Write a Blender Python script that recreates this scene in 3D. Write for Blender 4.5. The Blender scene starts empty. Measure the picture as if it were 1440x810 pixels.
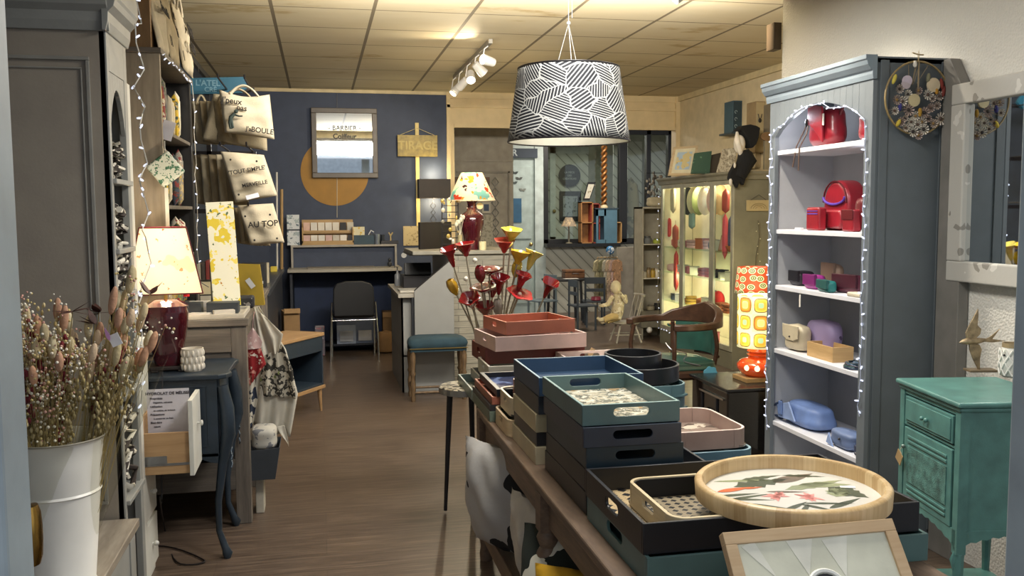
import bpy, bmesh, math, random
from mathutils import Vector, Matrix
random.seed(7)
S = bpy.context.scene
C = S.collection
pi = math.pi
sin, cos = math.sin, math.cos
rad = math.radians
R = random.uniform

# ------------------------------------------------------------------ camera
F = 1280.0; EYE = 1.5
PIT = math.atan(107.5/F); YAW = math.atan(271/math.hypot(F, 107.5)); ROLL = math.atan(0.006)
def ray(px, py):
    a = (px-720)/F; b = -(py-405)/F
    a, b = a*cos(ROLL)+b*sin(ROLL), -a*sin(ROLL)+b*cos(ROLL)
    y = cos(PIT)+b*sin(PIT); z = -sin(PIT)+b*cos(PIT)
    return Vector((a*cos(YAW)+y*sin(YAW), -a*sin(YAW)+y*cos(YAW), z))
def P(px, py, z=None, Y=None, X=None):
    """world point seen at a photo pixel, on a known height / depth / side plane"""
    r = ray(px, py)
    if z is not None: t = (z-EYE)/r.z
    elif Y is not None: t = Y/r.y
    else: t = X/r.x
    return Vector((r.x*t, r.y*t, EYE+r.z*t))
cam = bpy.data.cameras.new('camera'); co = bpy.data.objects.new('camera', cam); C.objects.link(co)
f_ = ray(720, 405).normalized(); r_ = (ray(1720, 405)-ray(720, 405)).normalized(); u_ = r_.cross(f_)
m_ = Matrix((r_, u_, -f_)).transposed().to_4x4(); m_.translation = Vector((0, 0, EYE))
co.matrix_world = m_
cam.sensor_width = 36; cam.lens = F/1440*36; cam.clip_start = .05; cam.clip_end = 200
S.camera = co

# ------------------------------------------------------------------ exposure, world, lights
S.view_settings.view_transform = 'Standard'
S.view_settings.look = 'None'
S.view_settings.exposure = 0.0
S.view_settings.gamma = 1.0
S.view_settings.use_curve_mapping = False
w = bpy.data.worlds.new('sky'); S.world = w; w.use_nodes = True
bg = w.node_tree.nodes['Background']; bg.inputs[0].default_value = (.91, .95, 1, 1); bg.inputs[1].default_value = 1.1

def lamp(kind, name, loc, energy, col, size=.1, to=None, sx=None, sy=None, angle=60, blend=.5):
    l = bpy.data.lights.new(name, kind); l.energy = energy; l.color = col
    o = bpy.data.objects.new(name, l); C.objects.link(o); o.location = loc
    if kind == 'AREA':
        l.shape = 'RECTANGLE'; l.size = sx; l.size_y = sy
    else: l.shadow_soft_size = size
    if kind == 'SPOT': l.spot_size = rad(angle); l.spot_blend = blend
    if to is not None:
        o.rotation_euler = (Vector(to)-Vector(loc)).to_track_quat('-Z', 'Y').to_euler()
    return o
WARM = (1, .83, .60); NEUT = (1, .97, .91)
lamp('AREA', 'added_ceiling_fill', (.9, 2.6, 2.6), 48, NEUT, sx=.6, sy=.6, to=(.9, 2.6, 0))  # fill lamp added above the view to brighten the front, no real panel
lamp('AREA', 'added_ceiling_fill', (1.3, 4.5, 2.6), 42, NEUT, sx=.6, sy=.6, to=(1.3, 4.5, 0))  # second added overhead fill, also out of view
lamp('AREA', 'added_beam_fill', (1.2, 5.02, 2.55), 115, (1, .94, .85), sx=2.6, sy=.2, to=(1.4, 10.2, 2.6))  # added fill hidden behind the beam, lifts ceiling and back wall
lamp('AREA', 'added_ceiling_fill', (3.6, 11.9, 2.8), 55, (1, .90, .78), sx=1.0, sy=.6, to=(3.6, 12.0, 0))  # added fill for the rear room, hidden above the lintel
lamp('AREA', 'added_ceiling_fill', (3.9, 15.4, 2.8), 60, (1, .93, .85), sx=1.2, sy=.6, to=(3.9, 15, 0))  # added fill to brighten the space behind the glass, fitting unseen

# ------------------------------------------------------------------ materials
def lin(h):
    h = h.lstrip('#')
    v = [int(h[i:i+2], 16)/255 for i in (0, 2, 4)]
    return tuple((c/12.92 if c <= .04045 else ((c+.055)/1.055)**2.4) for c in v)+(1,)
def base(name):
    m = bpy.data.materials.new(name); m.use_nodes = True
    nt = m.node_tree; b = nt.nodes['Principled BSDF']
    return m, nt, b
def N(nt, t, **k):
    n = nt.nodes.new(t)
    for a, v in k.items():
        if a.startswith('i_'): n.inputs[a[2:].replace('_', ' ')].default_value = v
        else: setattr(n, a, v)
    return n
def coords(nt, scale=(1, 1, 1), rot=(0, 0, 0), kind='Object'):
    tc = N(nt, 'ShaderNodeTexCoord'); mp = N(nt, 'ShaderNodeMapping')
    mp.inputs['Scale'].default_value = scale; mp.inputs['Rotation'].default_value = rot
    nt.links.new(tc.outputs[kind], mp.inputs['Vector']); return mp.outputs[0]
def mixc(nt, fac, a, b):
    n = nt.nodes.new('ShaderNodeMix'); n.data_type = 'RGBA'
    for i, v in ((0, fac), (6, a), (7, b)):
        if isinstance(v, bpy.types.NodeSocket): nt.links.new(v, n.inputs[i])
        else: n.inputs[i].default_value = v
    return n.outputs[2]
def ramp(nt, src, stops, interp='LINEAR'):
    n = nt.nodes.new('ShaderNodeValToRGB'); cr = n.color_ramp; cr.interpolation = interp
    while len(cr.elements) < len(stops): cr.elements.new(.5)
    for e, (p, c) in zip(cr.elements, stops):
        e.position = p; e.color = lin(c) if isinstance(c, str) else (c, c, c, 1)
    nt.links.new(src, n.inputs[0]); return n.outputs[0]
def bumpn(nt, b, src, st, dist=.01):
    n = nt.nodes.new('ShaderNodeBump'); n.inputs['Strength'].default_value = st; n.inputs['Distance'].default_value = dist
    nt.links.new(src, n.inputs['Height']); nt.links.new(n.outputs[0], b.inputs['Normal'])
def noise(nt, vec, sc, det=3, rough=.5):
    n = nt.nodes.new('ShaderNodeTexNoise'); n.inputs['Scale'].default_value = sc
    n.inputs['Detail'].default_value = det; n.inputs['Roughness'].default_value = rough
    nt.links.new(vec, n.inputs['Vector']); return n.outputs['Fac']
def shift(h, k):
    h = h.lstrip('#'); v = [min(255, max(0, int(int(h[i:i+2], 16)*k))) for i in (0, 2, 4)]
    return '%02x%02x%02x' % tuple(v)
def mat(name, h, rough=.5, metal=0, var=.07, bump=.08, sc=9, coat=0, em=None):
    m, nt, b = base(name)
    v = coords(nt); nz = noise(nt, v, sc, 4)
    c = ramp(nt, nz, [(.3, shift(h, 1-var)), (.7, shift(h, 1+var))])
    nt.links.new(c, b.inputs['Base Color'])
    b.inputs['Roughness'].default_value = rough; b.inputs['Metallic'].default_value = metal
    b.inputs['Coat Weight'].default_value = coat
    if bump: bumpn(nt, b, noise(nt, v, sc*12, 2), bump, .004)
    if em: b.inputs['Emission Color'].default_value = lin(em[0]); b.inputs['Emission Strength'].default_value = em[1]
    return m
def wood(name, a, b_, sc=(1, 14, 14), rough=.5, bump=.15, k=3.0):
    m, nt, b = base(name)
    v = coords(nt, sc); nz = noise(nt, v, k, 6, .6)
    v2 = coords(nt, (sc[0]*3, sc[1]*5, sc[2]*5)); n2 = noise(nt, v2, k, 3)
    c = mixc(nt, .3, ramp(nt, nz, [(.3, a), (.7, b_)]), ramp(nt, n2, [(.35, a), (.65, b_)]))
    nt.links.new(c, b.inputs['Base Color']); b.inputs['Roughness'].default_value = rough
    bumpn(nt, b, nz, bump, .004)
    return m
def prt(name, h, spots, rough=.7, voro=False, em=0, kind='Object', bump=0, thru=0):
    """printed cloth / paper: flat blotches of colour over a ground; spots = (hex, scale, threshold)"""
    m, nt, b = base(name)
    cur = lin(h); v0 = coords(nt, kind=kind)
    for i, (hx, sc, th) in enumerate(spots):
        mp = N(nt, 'ShaderNodeMapping'); mp.inputs['Location'].default_value = (i*3.1, i*1.7, i*2.3)
        nt.links.new(v0, mp.inputs['Vector'])
        if voro:
            n = N(nt, 'ShaderNodeTexVoronoi'); n.inputs['Scale'].default_value = sc; nt.links.new(mp.outputs[0], n.inputs['Vector'])
            f = ramp(nt, n.outputs['Distance'], [(0, 1.0), (th, 0.0)], 'CONSTANT')
        else:
            f = ramp(nt, noise(nt, mp.outputs[0], sc, 2.5, .6), [(0, 0.0), (th, 1.0)], 'CONSTANT')
        cur = mixc(nt, f, cur, lin(hx))
    if isinstance(cur, tuple): cur = mixc(nt, 0.0, cur, cur)
    nt.links.new(cur, b.inputs['Base Color']); b.inputs['Roughness'].default_value = rough
    if em: nt.links.new(cur, b.inputs['Emission Color']); b.inputs['Emission Strength'].default_value = em
    if bump: bumpn(nt, b, noise(nt, v0, 60, 2), bump, .004)
    if thru:
        tr = N(nt, 'ShaderNodeBsdfTranslucent'); nt.links.new(cur, tr.inputs[0]); mx = N(nt, 'ShaderNodeMixShader'); mx.inputs[0].default_value = thru
        nt.links.new(b.outputs[0], mx.inputs[1]); nt.links.new(tr.outputs[0], mx.inputs[2]); nt.links.new(mx.outputs[0], nt.nodes['Material Output'].inputs[0])
    return m
def emis(name, h, s):
    m, nt, b = base(name); b.inputs['Base Color'].default_value = lin(h)
    b.inputs['Emission Color'].default_value = lin(h); b.inputs['Emission Strength'].default_value = s
    return m
def clear(name, tint='ffffff', refl=.12, rough=.03):
    m, nt, b = base(name); nt.nodes.remove(b)
    t = N(nt, 'ShaderNodeBsdfTransparent'); t.inputs[0].default_value = lin(tint)
    g = N(nt, 'ShaderNodeBsdfGlossy'); g.inputs['Roughness'].default_value = rough
    fr = N(nt, 'ShaderNodeLayerWeight'); fr.inputs[0].default_value = .5
    pw = N(nt, 'ShaderNodeMath', operation='POWER'); pw.inputs[1].default_value = 6; nt.links.new(fr.outputs['Facing'], pw.inputs[0])
    ad = N(nt, 'ShaderNodeMath', operation='MULTIPLY_ADD'); ad.inputs[1].default_value = .25; ad.inputs[2].default_value = refl*.5
    nt.links.new(pw.outputs[0], ad.inputs[0])
    mx = N(nt, 'ShaderNodeMixShader'); nt.links.new(ad.outputs[0], mx.inputs[0])
    nt.links.new(t.outputs[0], mx.inputs[1]); nt.links.new(g.outputs[0], mx.inputs[2])
    nt.links.new(mx.outputs[0], nt.nodes['Material Output'].inputs[0]); return m
def silver(name, tint='e8ecee', rough=.02):
    m, nt, b = base(name); b.inputs['Base Color'].default_value = lin(tint)
    b.inputs['Metallic'].default_value = 1; b.inputs['Roughness'].default_value = rough; return m

MC = {}
def col(h, rough=.5, metal=0, var=.06, bump=.06, coat=0):
    k = (h, rough, metal, coat)
    if k not in MC: MC[k] = mat('paint_'+h, h, rough, metal, var, bump, coat=coat)
    return MC[k]

# ------------------------------------------------------------------ mesh builder
def archhead(m, ya, yb, zt, zb, rise, x0, x1, n=16, half=False):
    """header board over an arched opening, built strip by strip"""
    f = lambda t: zb+rise*max(0, sin(pi*t*(.5 if half else 1)))**.8
    for k in range(n):
        t0, t1 = k/n, (k+1)/n
        m.prism([(ya+(yb-ya)*t0, f(t0)), (ya+(yb-ya)*t1, f(t1)), (ya+(yb-ya)*t1, zt), (ya+(yb-ya)*t0, zt)], 'x', x0, x1)
class M:
    def __init__(s): s.v = []; s.f = []; s.mi = []; s.uv = {}
    def add(s, vs, fs, mi=0):
        o = len(s.v); s.v += [Vector(q) for q in vs]
        s.f += [tuple(i+o for i in f) for f in fs]; s.mi += [mi]*len(fs); return s
    def box(s, x0, x1, y0, y1, z0, z1, mi=0):
        if x0 > x1: x0, x1 = x1, x0
        if y0 > y1: y0, y1 = y1, y0
        if z0 > z1: z0, z1 = z1, z0
        return s.add([(x, y, z) for z in (z0, z1) for y in (y0, y1) for x in (x0, x1)],
              [(0, 2, 3, 1), (4, 5, 7, 6), (0, 1, 5, 4), (2, 6, 7, 3), (0, 4, 6, 2), (1, 3, 7, 5)], mi)
    def tube(s, pts, r, n=8, mi=0, cap=True):
        pts = [Vector(p) for p in pts]; L = len(pts)
        rs = r if isinstance(r, (list, tuple)) else [r]*L
        t = (pts[1]-pts[0]).normalized()
        a = t.orthogonal().normalized(); vs = []
        for i, p in enumerate(pts):
            t = (pts[min(i+1, L-1)]-pts[max(i-1, 0)]).normalized()
            a = (a-t*a.dot(t)).normalized(); b = t.cross(a)
            for k in range(n):
                q = 2*pi*k/n; vs.append(p+a*(cos(q)*rs[i])+b*(sin(q)*rs[i]))
        fs = [(i*n+k, i*n+(k+1) % n, (i+1)*n+(k+1) % n, (i+1)*n+k) for i in range(L-1) for k in range(n)]
        if cap: fs += [tuple(range(n-1, -1, -1)), tuple((L-1)*n+k for k in range(n))]
        return s.add(vs, fs, mi)
    def lathe(s, prof, c=(0, 0, 0), n=28, mi=0, sx=1, sy=1, rib=0, ribn=0, sq=0, cap=True):
        o = len(s.v); vs = []; L = len(prof)
        for (r, z) in prof:
            for k in range(n):
                q = 2*pi*k/n; rr = r*(1+rib*cos(ribn*q))
                if sq:
                    cc = max(abs(cos(q)), abs(sin(q))); rr *= (1-sq)+sq/cc*0.86
                vs.append((c[0]+rr*cos(q)*sx, c[1]+rr*sin(q)*sy, c[2]+z))
        fs = [(i*n+k, i*n+(k+1) % n, (i+1)*n+(k+1) % n, (i+1)*n+k) for i in range(L-1) for k in range(n)]
        if cap and prof[0][0] > 1e-4: fs.append(tuple(range(n-1, -1, -1)))
        if cap and prof[-1][0] > 1e-4: fs.append(tuple((L-1)*n+k for k in range(n)))
        return s.add(vs, fs, mi)
    def prism(s, poly, axis, a, b, mi=0):
        n = len(poly)
        def mk(u, v, w): return {'x': (w, u, v), 'y': (u, w, v), 'z': (u, v, w)}[axis]
        return s.add([mk(u, v, a) for u, v in poly]+[mk(u, v, b) for u, v in poly],
              [tuple(range(n-1, -1, -1)), tuple(range(n, 2*n))]+[(i, (i+1) % n, n+(i+1) % n, n+i) for i in range(n)], mi)
    def ball(s, c, r, n=10, m=7, mi=0):
        if not isinstance(r, (list, tuple)): r = (r, r, r)
        vs = [(c[0], c[1], c[2]-r[2])]
        for i in range(1, m):
            q = pi*i/m
            for k in range(n):
                p = 2*pi*k/n; vs.append((c[0]+r[0]*sin(q)*cos(p), c[1]+r[1]*sin(q)*sin(p), c[2]-r[2]*cos(q)))
        vs.append((c[0], c[1], c[2]+r[2])); e = len(vs)-1
        fs = [(0, 1+(k+1) % n, 1+k) for k in range(n)]
        for i in range(m-2):
            for k in range(n):
                a = 1+i*n; fs.append((a+k, a+(k+1) % n, a+n+(k+1) % n, a+n+k))
        a = 1+(m-2)*n; fs += [(a+k, a+(k+1) % n, e) for k in range(n)]
        return s.add(vs, fs, mi)
    def grid(s, fn, nu, nv, mi=0):
        return s.add([fn(i/nu, j/nv) for j in range(nv+1) for i in range(nu+1)],
              [(j*(nu+1)+i, j*(nu+1)+i+1, (j+1)*(nu+1)+i+1, (j+1)*(nu+1)+i) for j in range(nv) for i in range(nu)], mi)
    def xf(s, mtx, start=0):
        for i in range(start, len(s.v)): s.v[i] = mtx @ s.v[i]
        return s
    def build(s, name, mats, par=None, world=True, smooth=None, bevel=0, solid=0, sub=0, seg=2):
        """link the collected geometry as ONE object; world=True: coordinates are world ones"""
        me = bpy.data.meshes.new(name)
        vs = s.v
        if par is not None and world:
            inv = wm(par).inverted(); vs = [inv @ q for q in vs]
        me.from_pydata([tuple(q) for q in vs], [], s.f)
        for m in (mats if isinstance(mats, (list, tuple)) else [mats]): me.materials.append(m)
        me.polygons.foreach_set('material_index', s.mi)
        bm = bmesh.new(); bm.from_mesh(me); bmesh.ops.recalc_face_normals(bm, faces=bm.faces); bm.to_mesh(me); bm.free()
        if smooth is not None:
            me.polygons.foreach_set('use_smooth', [True]*len(me.polygons))
            if smooth < 179: me.set_sharp_from_angle(angle=rad(smooth))
        o = bpy.data.objects.new(name, me); C.objects.link(o)
        if par is not None: o.parent = par
        if solid:
            d = o.modifiers.new('solid', 'SOLIDIFY'); d.thickness = solid; d.offset = 0
        if bevel:
            d = o.modifiers.new('bevel', 'BEVEL'); d.width = bevel; d.segments = seg; d.limit_method = 'ANGLE'; d.angle_limit = rad(40)
        if sub:
            d = o.modifiers.new('sub', 'SUBSURF'); d.levels = sub; d.render_levels = sub
        return o
def wm(o):
    m = o.matrix_basis.copy()
    while o.parent: o = o.parent; m = o.matrix_basis @ m
    return m
def thing(name, label, cat, loc=(0, 0, 0), rz=0, group=None, rx=0, ry=0):
    o = bpy.data.objects.new(name, None); C.objects.link(o); o.empty_display_size = .05
    o.matrix_basis = Matrix.Translation(Vector(loc)) @ Matrix.Rotation(rz, 4, 'Z') @ Matrix.Rotation(ry, 4, 'Y') @ Matrix.Rotation(rx, 4, 'X')
    return tag(o, label, cat, group)
def tag(o, label, cat, group=None):
    o['label'] = label; o['category'] = cat
    if group: o['group'] = group
    return o
def struct(o): o['kind'] = 'structure'; return o
def B(*a): return M().box(*a)
def txt(s, size, m, par, mtx, ext=.0012, name='lettering', align='CENTER'):
    """real raised letters; mtx places the local text plane (x right, y up) in world"""
    c = bpy.data.curves.new(name, 'FONT'); c.body = s; c.size = size; c.extrude = ext; c.offset = size*.022; c.align_x = align; c.align_y = 'CENTER'
    t = bpy.data.objects.new('tmp', c); C.objects.link(t)
    me = bpy.data.meshes.new_from_object(t.evaluated_get(bpy.context.evaluated_depsgraph_get()))
    C.objects.unlink(t); bpy.data.objects.remove(t)
    me.materials.clear(); me.materials.append(m); me.name = name
    mm = wm(par).inverted() @ mtx if par is not None else mtx
    me.transform(mm)
    o = bpy.data.objects.new(name, me); C.objects.link(o); o.parent = par
    return o
def frame3(o, xa, ya):
    """matrix from an origin and the directions of its local x and y axes"""
    x = Vector(xa).normalized(); y = Vector(ya); z = x.cross(y).normalized(); y = z.cross(x)
    m = Matrix((x, y, z)).transposed().to_4x4(); m.translation = Vector(o); return m
def clone(o, par=None):
    c = o.copy(); C.objects.link(c)
    if par is not None: c.parent = par
    for ch in list(o.children): clone(ch, c)
    return c
# ================================================================== THE ROOM
XL = -1.04; XR = 2.66; XR2 = 4.17; YB = 10.2; ZC = 2.83; YN = 4.95; YE = 13.0
white = mat('off_white_paint', 'd9cfb8', .75, bump=.1)
cream = mat('cream_paint', 'd8c294', .6, var=.03)
navyw = mat('slate_blue_wall_paint', '3c4558', .7, var=.05)

# floor: long brown boards running across
m, nt, b = base('brown_plank_floor')
v = coords(nt, (1, 1, 1))
br = N(nt, 'ShaderNodeTexBrick'); nt.links.new(v, br.inputs['Vector'])
br.inputs['Scale'].default_value = 1; br.inputs['Brick Width'].default_value = 1.25; br.inputs['Row Height'].default_value = .19
br.inputs['Mortar Size'].default_value = .0016; br.offset = .37
br.inputs['Color1'].default_value = lin('54473c'); br.inputs['Color2'].default_value = lin('675847'); br.inputs['Mortar'].default_value = lin('2e2621')
g = noise(nt, coords(nt, (1.6, 26, 1)), 2.2, 6, .65)
c = mixc(nt, .65, br.outputs[0], ramp(nt, g, [(.32, '362c26'), (.5, '57493f'), (.68, '7d6c5d')]))
nt.links.new(c, b.inputs['Base Color']); b.inputs['Roughness'].default_value = .33; bumpn(nt, b, g, .08, .003)
struct(B(-3, 7.5, -1.2, 17, -.12, 0).build('floor', m))

# ceiling: mineral tiles in a thin grid
m, nt, b = base('ceiling_tiles')
mp = coords(nt); sep = N(nt, 'ShaderNodeSeparateXYZ'); nt.links.new(mp, sep.inputs[0])
def gridline(out, off, step, wdt):
    a = N(nt, 'ShaderNodeMath', operation='ADD'); a.inputs[1].default_value = off; nt.links.new(out, a.inputs[0])
    q = N(nt, 'ShaderNodeMath', operation='PINGPONG'); q.inputs[1].default_value = step/2; nt.links.new(a.outputs[0], q.inputs[0])
    l = N(nt, 'ShaderNodeMath', operation='LESS_THAN'); l.inputs[1].default_value = wdt; nt.links.new(q.outputs[0], l.inputs[0]); return l.outputs[0]
gx = gridline(sep.outputs[0], 20*.655+.27, .655, .012); gy = gridline(sep.outputs[1], 20*.64-6.19, .64, .008)
mx = N(nt, 'ShaderNodeMath', operation='MAXIMUM'); nt.links.new(gx, mx.inputs[0]); nt.links.new(gy, mx.inputs[1])
st = noise(nt, coords(nt, (.9, 2.2, 1)), 1.3, 5, .6)
tile = ramp(nt, st, [(.3, 'cfc3a4'), (.62, 'c9bb98'), (.69, 'b09b6f'), (.73, 'c9bb9a')])
c = mixc(nt, mx.outputs[0], tile, lin('776b54'))
nt.links.new(c, b.inputs['Base Color']); b.inputs['Roughness'].default_value = .7
bumpn(nt, b, noise(nt, mp, 180, 2), .1, .003)
ceil_m = m
struct(B(-3, 7.5, YN, 17, ZC, ZC+.1).build('ceiling', ceil_m))
struct(B(-3, 6.5, .8, YN, 2.72, ZC+.1).build('trim_beam', col('cdbf9f', .7)))

# woodchip wall paper
m, nt, b = base('woodchip_wallpaper'); b.inputs['Base Color'].default_value = lin('d6d3ca'); b.inputs['Roughness'].default_value = .8
n = N(nt, 'ShaderNodeTexVoronoi'); n.inputs['Scale'].default_value = 95; nt.links.new(coords(nt), n.inputs['Vector'])
bumpn(nt, b, n.outputs['Distance'], .5, .006); chip = m
struct(B(XR, XR+.12, .9, YN, 0, 2.72).build('wall_right', chip))
struct(B(XR+.12, XR2, YN-.1, YN, 0, 2.72).build('wall_right_return', cream))
warmwall = mat('warm_beige_wall', 'cdbc96', .75, var=.04, bump=.15)
struct(B(XR2, XR2+.12, YN, YB+.14, 0, ZC).build('wall_far_right', warmwall))
struct(B(XL-.12, XL, .8, YB+.1, 0, ZC).build('wall_left', mat('dark_blue_grey_wall', '343c4a', .75)))
struct(M().box(XL, 1.42, YB, YB+.14, 0, ZC).build('wall_back', navyw))
cv = col('c9b88e', .5)
struct(B(XL, XL+.03, YN, YB, ZC-.05, ZC).build('trim_left_ceiling', col('5b5a55', .6)))
struct(B(XL, 1.42, YB-.02, YB, ZC-.035, ZC).build('trim_back_ceiling', cv))
struct(B(XR2-.03, XR2, YN, YB, ZC-.06, ZC).build('trim_right_ceiling', cv))
# lintel over the passage into the rear room
lm = M().box(1.42, XR2, YB, YB+.14, 2.45, ZC).box(1.42, XR2, YB-.02, YB, 2.76, ZC).box(1.42, XR2, YB-.03, YB+.02, 2.66, 2.69).box(1.5, XR2, YB-.025, YB, 2.44, 2.475)
struct(lm.build('trim_lintel', cream))
struct(M().box(1.415, 1.455, YB-.03, YB+.14, 0, ZC).box(1.455, 1.50, YB-.01, YB+.14, 0, 2.46).build('trim_passage_post', cream))
struct(B(XR2-.05, XR2, YB-.04, YB+.1, 0, ZC).build('trim_corner_post', cream))

# rear room: panelled wall, blue door, black framed interior windows
greyp = mat('greige_panel', '9c9484', .65)
p0 = P(640, 300, Y=11.2).x; p1 = P(722, 300, Y=11.2).x
o = M().box(p0-.6, p1, 11.2, 11.3, 0, ZC)
for z0, z1 in ((2.12, 2.14),): o.box(p0, p1, 11.18, 11.2, z0, z1)
struct(o.build('wall_panelled', greyp))
struct(M().box(p1-.07, p1-.05, 11.17, 11.2, .1, 2.0).box(p0+.02, p1-.05, 11.17, 11.2, 1.98, 2.0).build('trim_panel_moulding', col('857d6e')))
struct(B(p1, XR2, YE+2.9, YE+3.0, 0, ZC).build('wall_rear', col('b9b3a2', .8)))
palew = mat('pale_blue_grey_boards', 'b4c0bc', .6)
d0 = P(718, 300, Y=YE).x; d1 = P(752, 300, Y=YE).x; d2 = P(765, 300, Y=YE).x
struct(M().box(d0-.9, d1+.05, YE, YE+.1, 2.35, ZC).box(d1, d2+.02, YE-.02, YE+.1, 0, ZC).box(d0-.9, d0-.3, YE, YE+.1, 0, ZC).build('wall_door_surround', palew))
dr = struct(M().box(d0-.3, d1, YE+.02, YE+.07, 0, 2.3).box(d0-.1, d1-.05, YE, YE+.02, 1.1, 2.15).box(d0-.1, d1-.05, YE, YE+.02, .15, .95).build('door_1', mat('pale_blue_door', 'a6b5b1', .5), bevel=.006))
M().lathe([(0, 0), (.02, .005), (.028, .03), (0, .05)], n=12).xf(frame3((d1-.06, YE+.02, 1.02), (1, 0, 0), (0, 0, 1))).build('door_knob', col('b9a064', .3, .8), dr, smooth=60)
o = B(P(722, 370, Y=YE-.02).x, P(734, 370, Y=YE-.02).x, YE-.012, YE-.001, P(722, 313, Y=YE).z, P(722, 279, Y=YE).z).build('poster', col('2f5a78', .6)); tag(o, 'small plain blue poster fixed on the pale blue rear door', 'poster')
z0, z1 = P(740, 222, Y=YE).z, P(740, 209, Y=YE).z
t = thing('wall_sign', 'dark navy wooden sign with grey capital letters over the rear door', 'sign', (P(735, 215, Y=YE).x, YE-.03, z0))
B(d0-.22, P(755, 215, Y=YE).x, YE-.04, YE-.003, z0, z1).build('board', col('26323f', .6), t)
txt('ATELIER', .13, col('a9b3b4'), t, frame3((P(727, 215, Y=YE).x-.24, YE-.041, (z0+z1)/2), (1, 0, 0), (0, 0, 1)), .002)

blk = col('15171a', .45)
zb, zt = 1.03, 2.72
w0 = P(764, 300, Y=YE).x; w1 = P(870, 300, Y=YE).x; w1b = P(881, 300, Y=YE).x; w2 = P(908, 300, Y=YE).x; w2b = P(914, 300, Y=YE).x; w3 = P(938, 300, Y=YE).x; w4 = P(946, 300, Y=YE).x
o = M().box(w0, w0+.07, YE-.03, YE+.07, zb, zt).box(w1, w1b, YE-.03, YE+.07, zb, zt).box(w0, w4+.3, YE-.03, YE+.07, zb-.02, zb+.06).box(w0, w4+.3, YE-.03, YE+.07, zt-.09, zt+.01)
o.box(w2, w2b, YE-.03, YE+.07, zb, zt).box(w3, w4, YE-.03, YE+.07, zb, zt)
wn = struct(o.build('window_1', blk, bevel=.004))
gl = clear('window_glass', 'f4faf8', .07)
M().box(w0+.05, w1+.02, YE+.02, YE+.026, zb, zt).box(w1b-.02, w3+.02, YE+.02, YE+.026, zb, zt).build('pane', gl, wn)
# diagonal boarding below and behind
m, nt, b = base('diagonal_boards')
mp = coords(nt, rot=(0, rad(45), 0)); wv = N(nt, 'ShaderNodeTexWave'); wv.inputs['Scale'].default_value = 2.6; nt.links.new(mp, wv.inputs['Vector'])
nt.links.new(ramp(nt, wv.outputs['Fac'], [(0, '77756a'), (.06, 'b3b3a6'), (1, 'bcbbae')]), b.inputs['Base Color']); b.inputs['Roughness'].default_value = .6
bumpn(nt, b, wv.outputs['Fac'], .3, .01); diag = m
struct(B(d2, w4+.6, YE, YE+.08, 0, zb).build('wall_below_window', diag))
struct(B(w0-.0, P(866, 345, Y=YE).x, YE-.22, YE, zb-.05, zb).build('trim_window_ledge', blk))
x0 = P(870, 400, Y=12.1).x; x1 = P(903, 400, Y=12.1).x
struct(B(x0, XR2+1.5, 12.1, 12.2, 0, P(880, 348, Y=12.1).z).build('wall_grey_partition', col('9a9282', .7)))
# space behind the glass
YF = YE+1.3
struct(B(w0-1.5, P(822, 300, Y=YF).x, YF, YF+.08, 0, ZC).build('wall_behind_glass', diag))
struct(B(P(822, 300, Y=YF).x, 7.4, YE+2.2, YE+2.3, 0, ZC).build('wall_office', col('8d9184', .7)))
dd = struct(M().box(P(772, 300, Y=YF).x, P(826, 300, Y=YF).x, YF-.06, YF-.005, .9, P(780, 207, Y=YF).z).build('door_2', diag, bevel=.004))
dx0, dx1 = P(772, 300, Y=YF).x, P(826, 300, Y=YF).x
M().box(dx0, dx0+.09, YF-.085, YF-.06, .9, P(780, 207, Y=YF).z).box(dx0, dx1, YF-.085, YF-.06, 1.0, 1.09).box(dx0, dx1, YF-.085, YF-.06, P(780, 216, Y=YF).z, P(780, 207, Y=YF).z).build('door_frame', col('bfc2b8'), dd)
M().ball((dx0+.06, YF-.11, P(776, 297, Y=YF).z), .03).build('door_knob', col('a08c5a', .3, .7), dd, smooth=60)
for i, (px, pw) in enumerate(((893, 20), (925, 24), (868, 10))):
    a, c = P(px-pw/2, 200, Y=YE+.9).x, P(px+pw/2, 200, Y=YE+.9).x
    o = struct(M().box(a, c, YE+.9, YE+.94, .6, 2.6).build('door_%d' % (i+3), diag, bevel=.003))

# shop front: jambs of the open door the picture is taken through, street outside
jm = mat('grey_blue_door_paint', '8b969c', .45, bump=.03)
o = struct(M().box(-.47, -.3055, .95, 1.03, 0, 2.6).box(-.56, -.47, .97, 1.01, 0, 2.6).build('trim_door_jamb_left', jm, bevel=.004))
o2 = struct(M().box(.893, 1.05, .95, 1.03, 0, 2.6).build('trim_door_jamb_right', jm, bevel=.004))
brass = col('8c6f38', .25, 1)
kc = P(45, 752, Y=1.06)
M().lathe([(0, -.034), (.010, -.033), (.014, -.024), (.0155, -.008), (.0155, .008), (.014, .024), (.010, .033), (0, .034)], n=24, sx=.6).xf(Matrix.Translation((kc.x+.001, kc.y, kc.z))).build('door_handle', brass, o, smooth=60)
struct(B(-3, 6, -14, -1.2, -.2, -.1).build('ground', col('8b8d8f', .8)))
fx = M().box(-6, 9, -9.3, -9, -.2, 3.2)
st = struct(fx.build('wall_across_street', col('aeb6bd', .8)))
for k in range(5): B(-5+k*2.6, -3.4+k*2.6, -9, -8.95, .5, 2.4).build('shop_window', silver('dark_shop_glass', '52616e', .1), st)
struct(B(7.4, 7.5, YB, 16, 0, ZC).build('wall_rear_right', cream))
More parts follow.
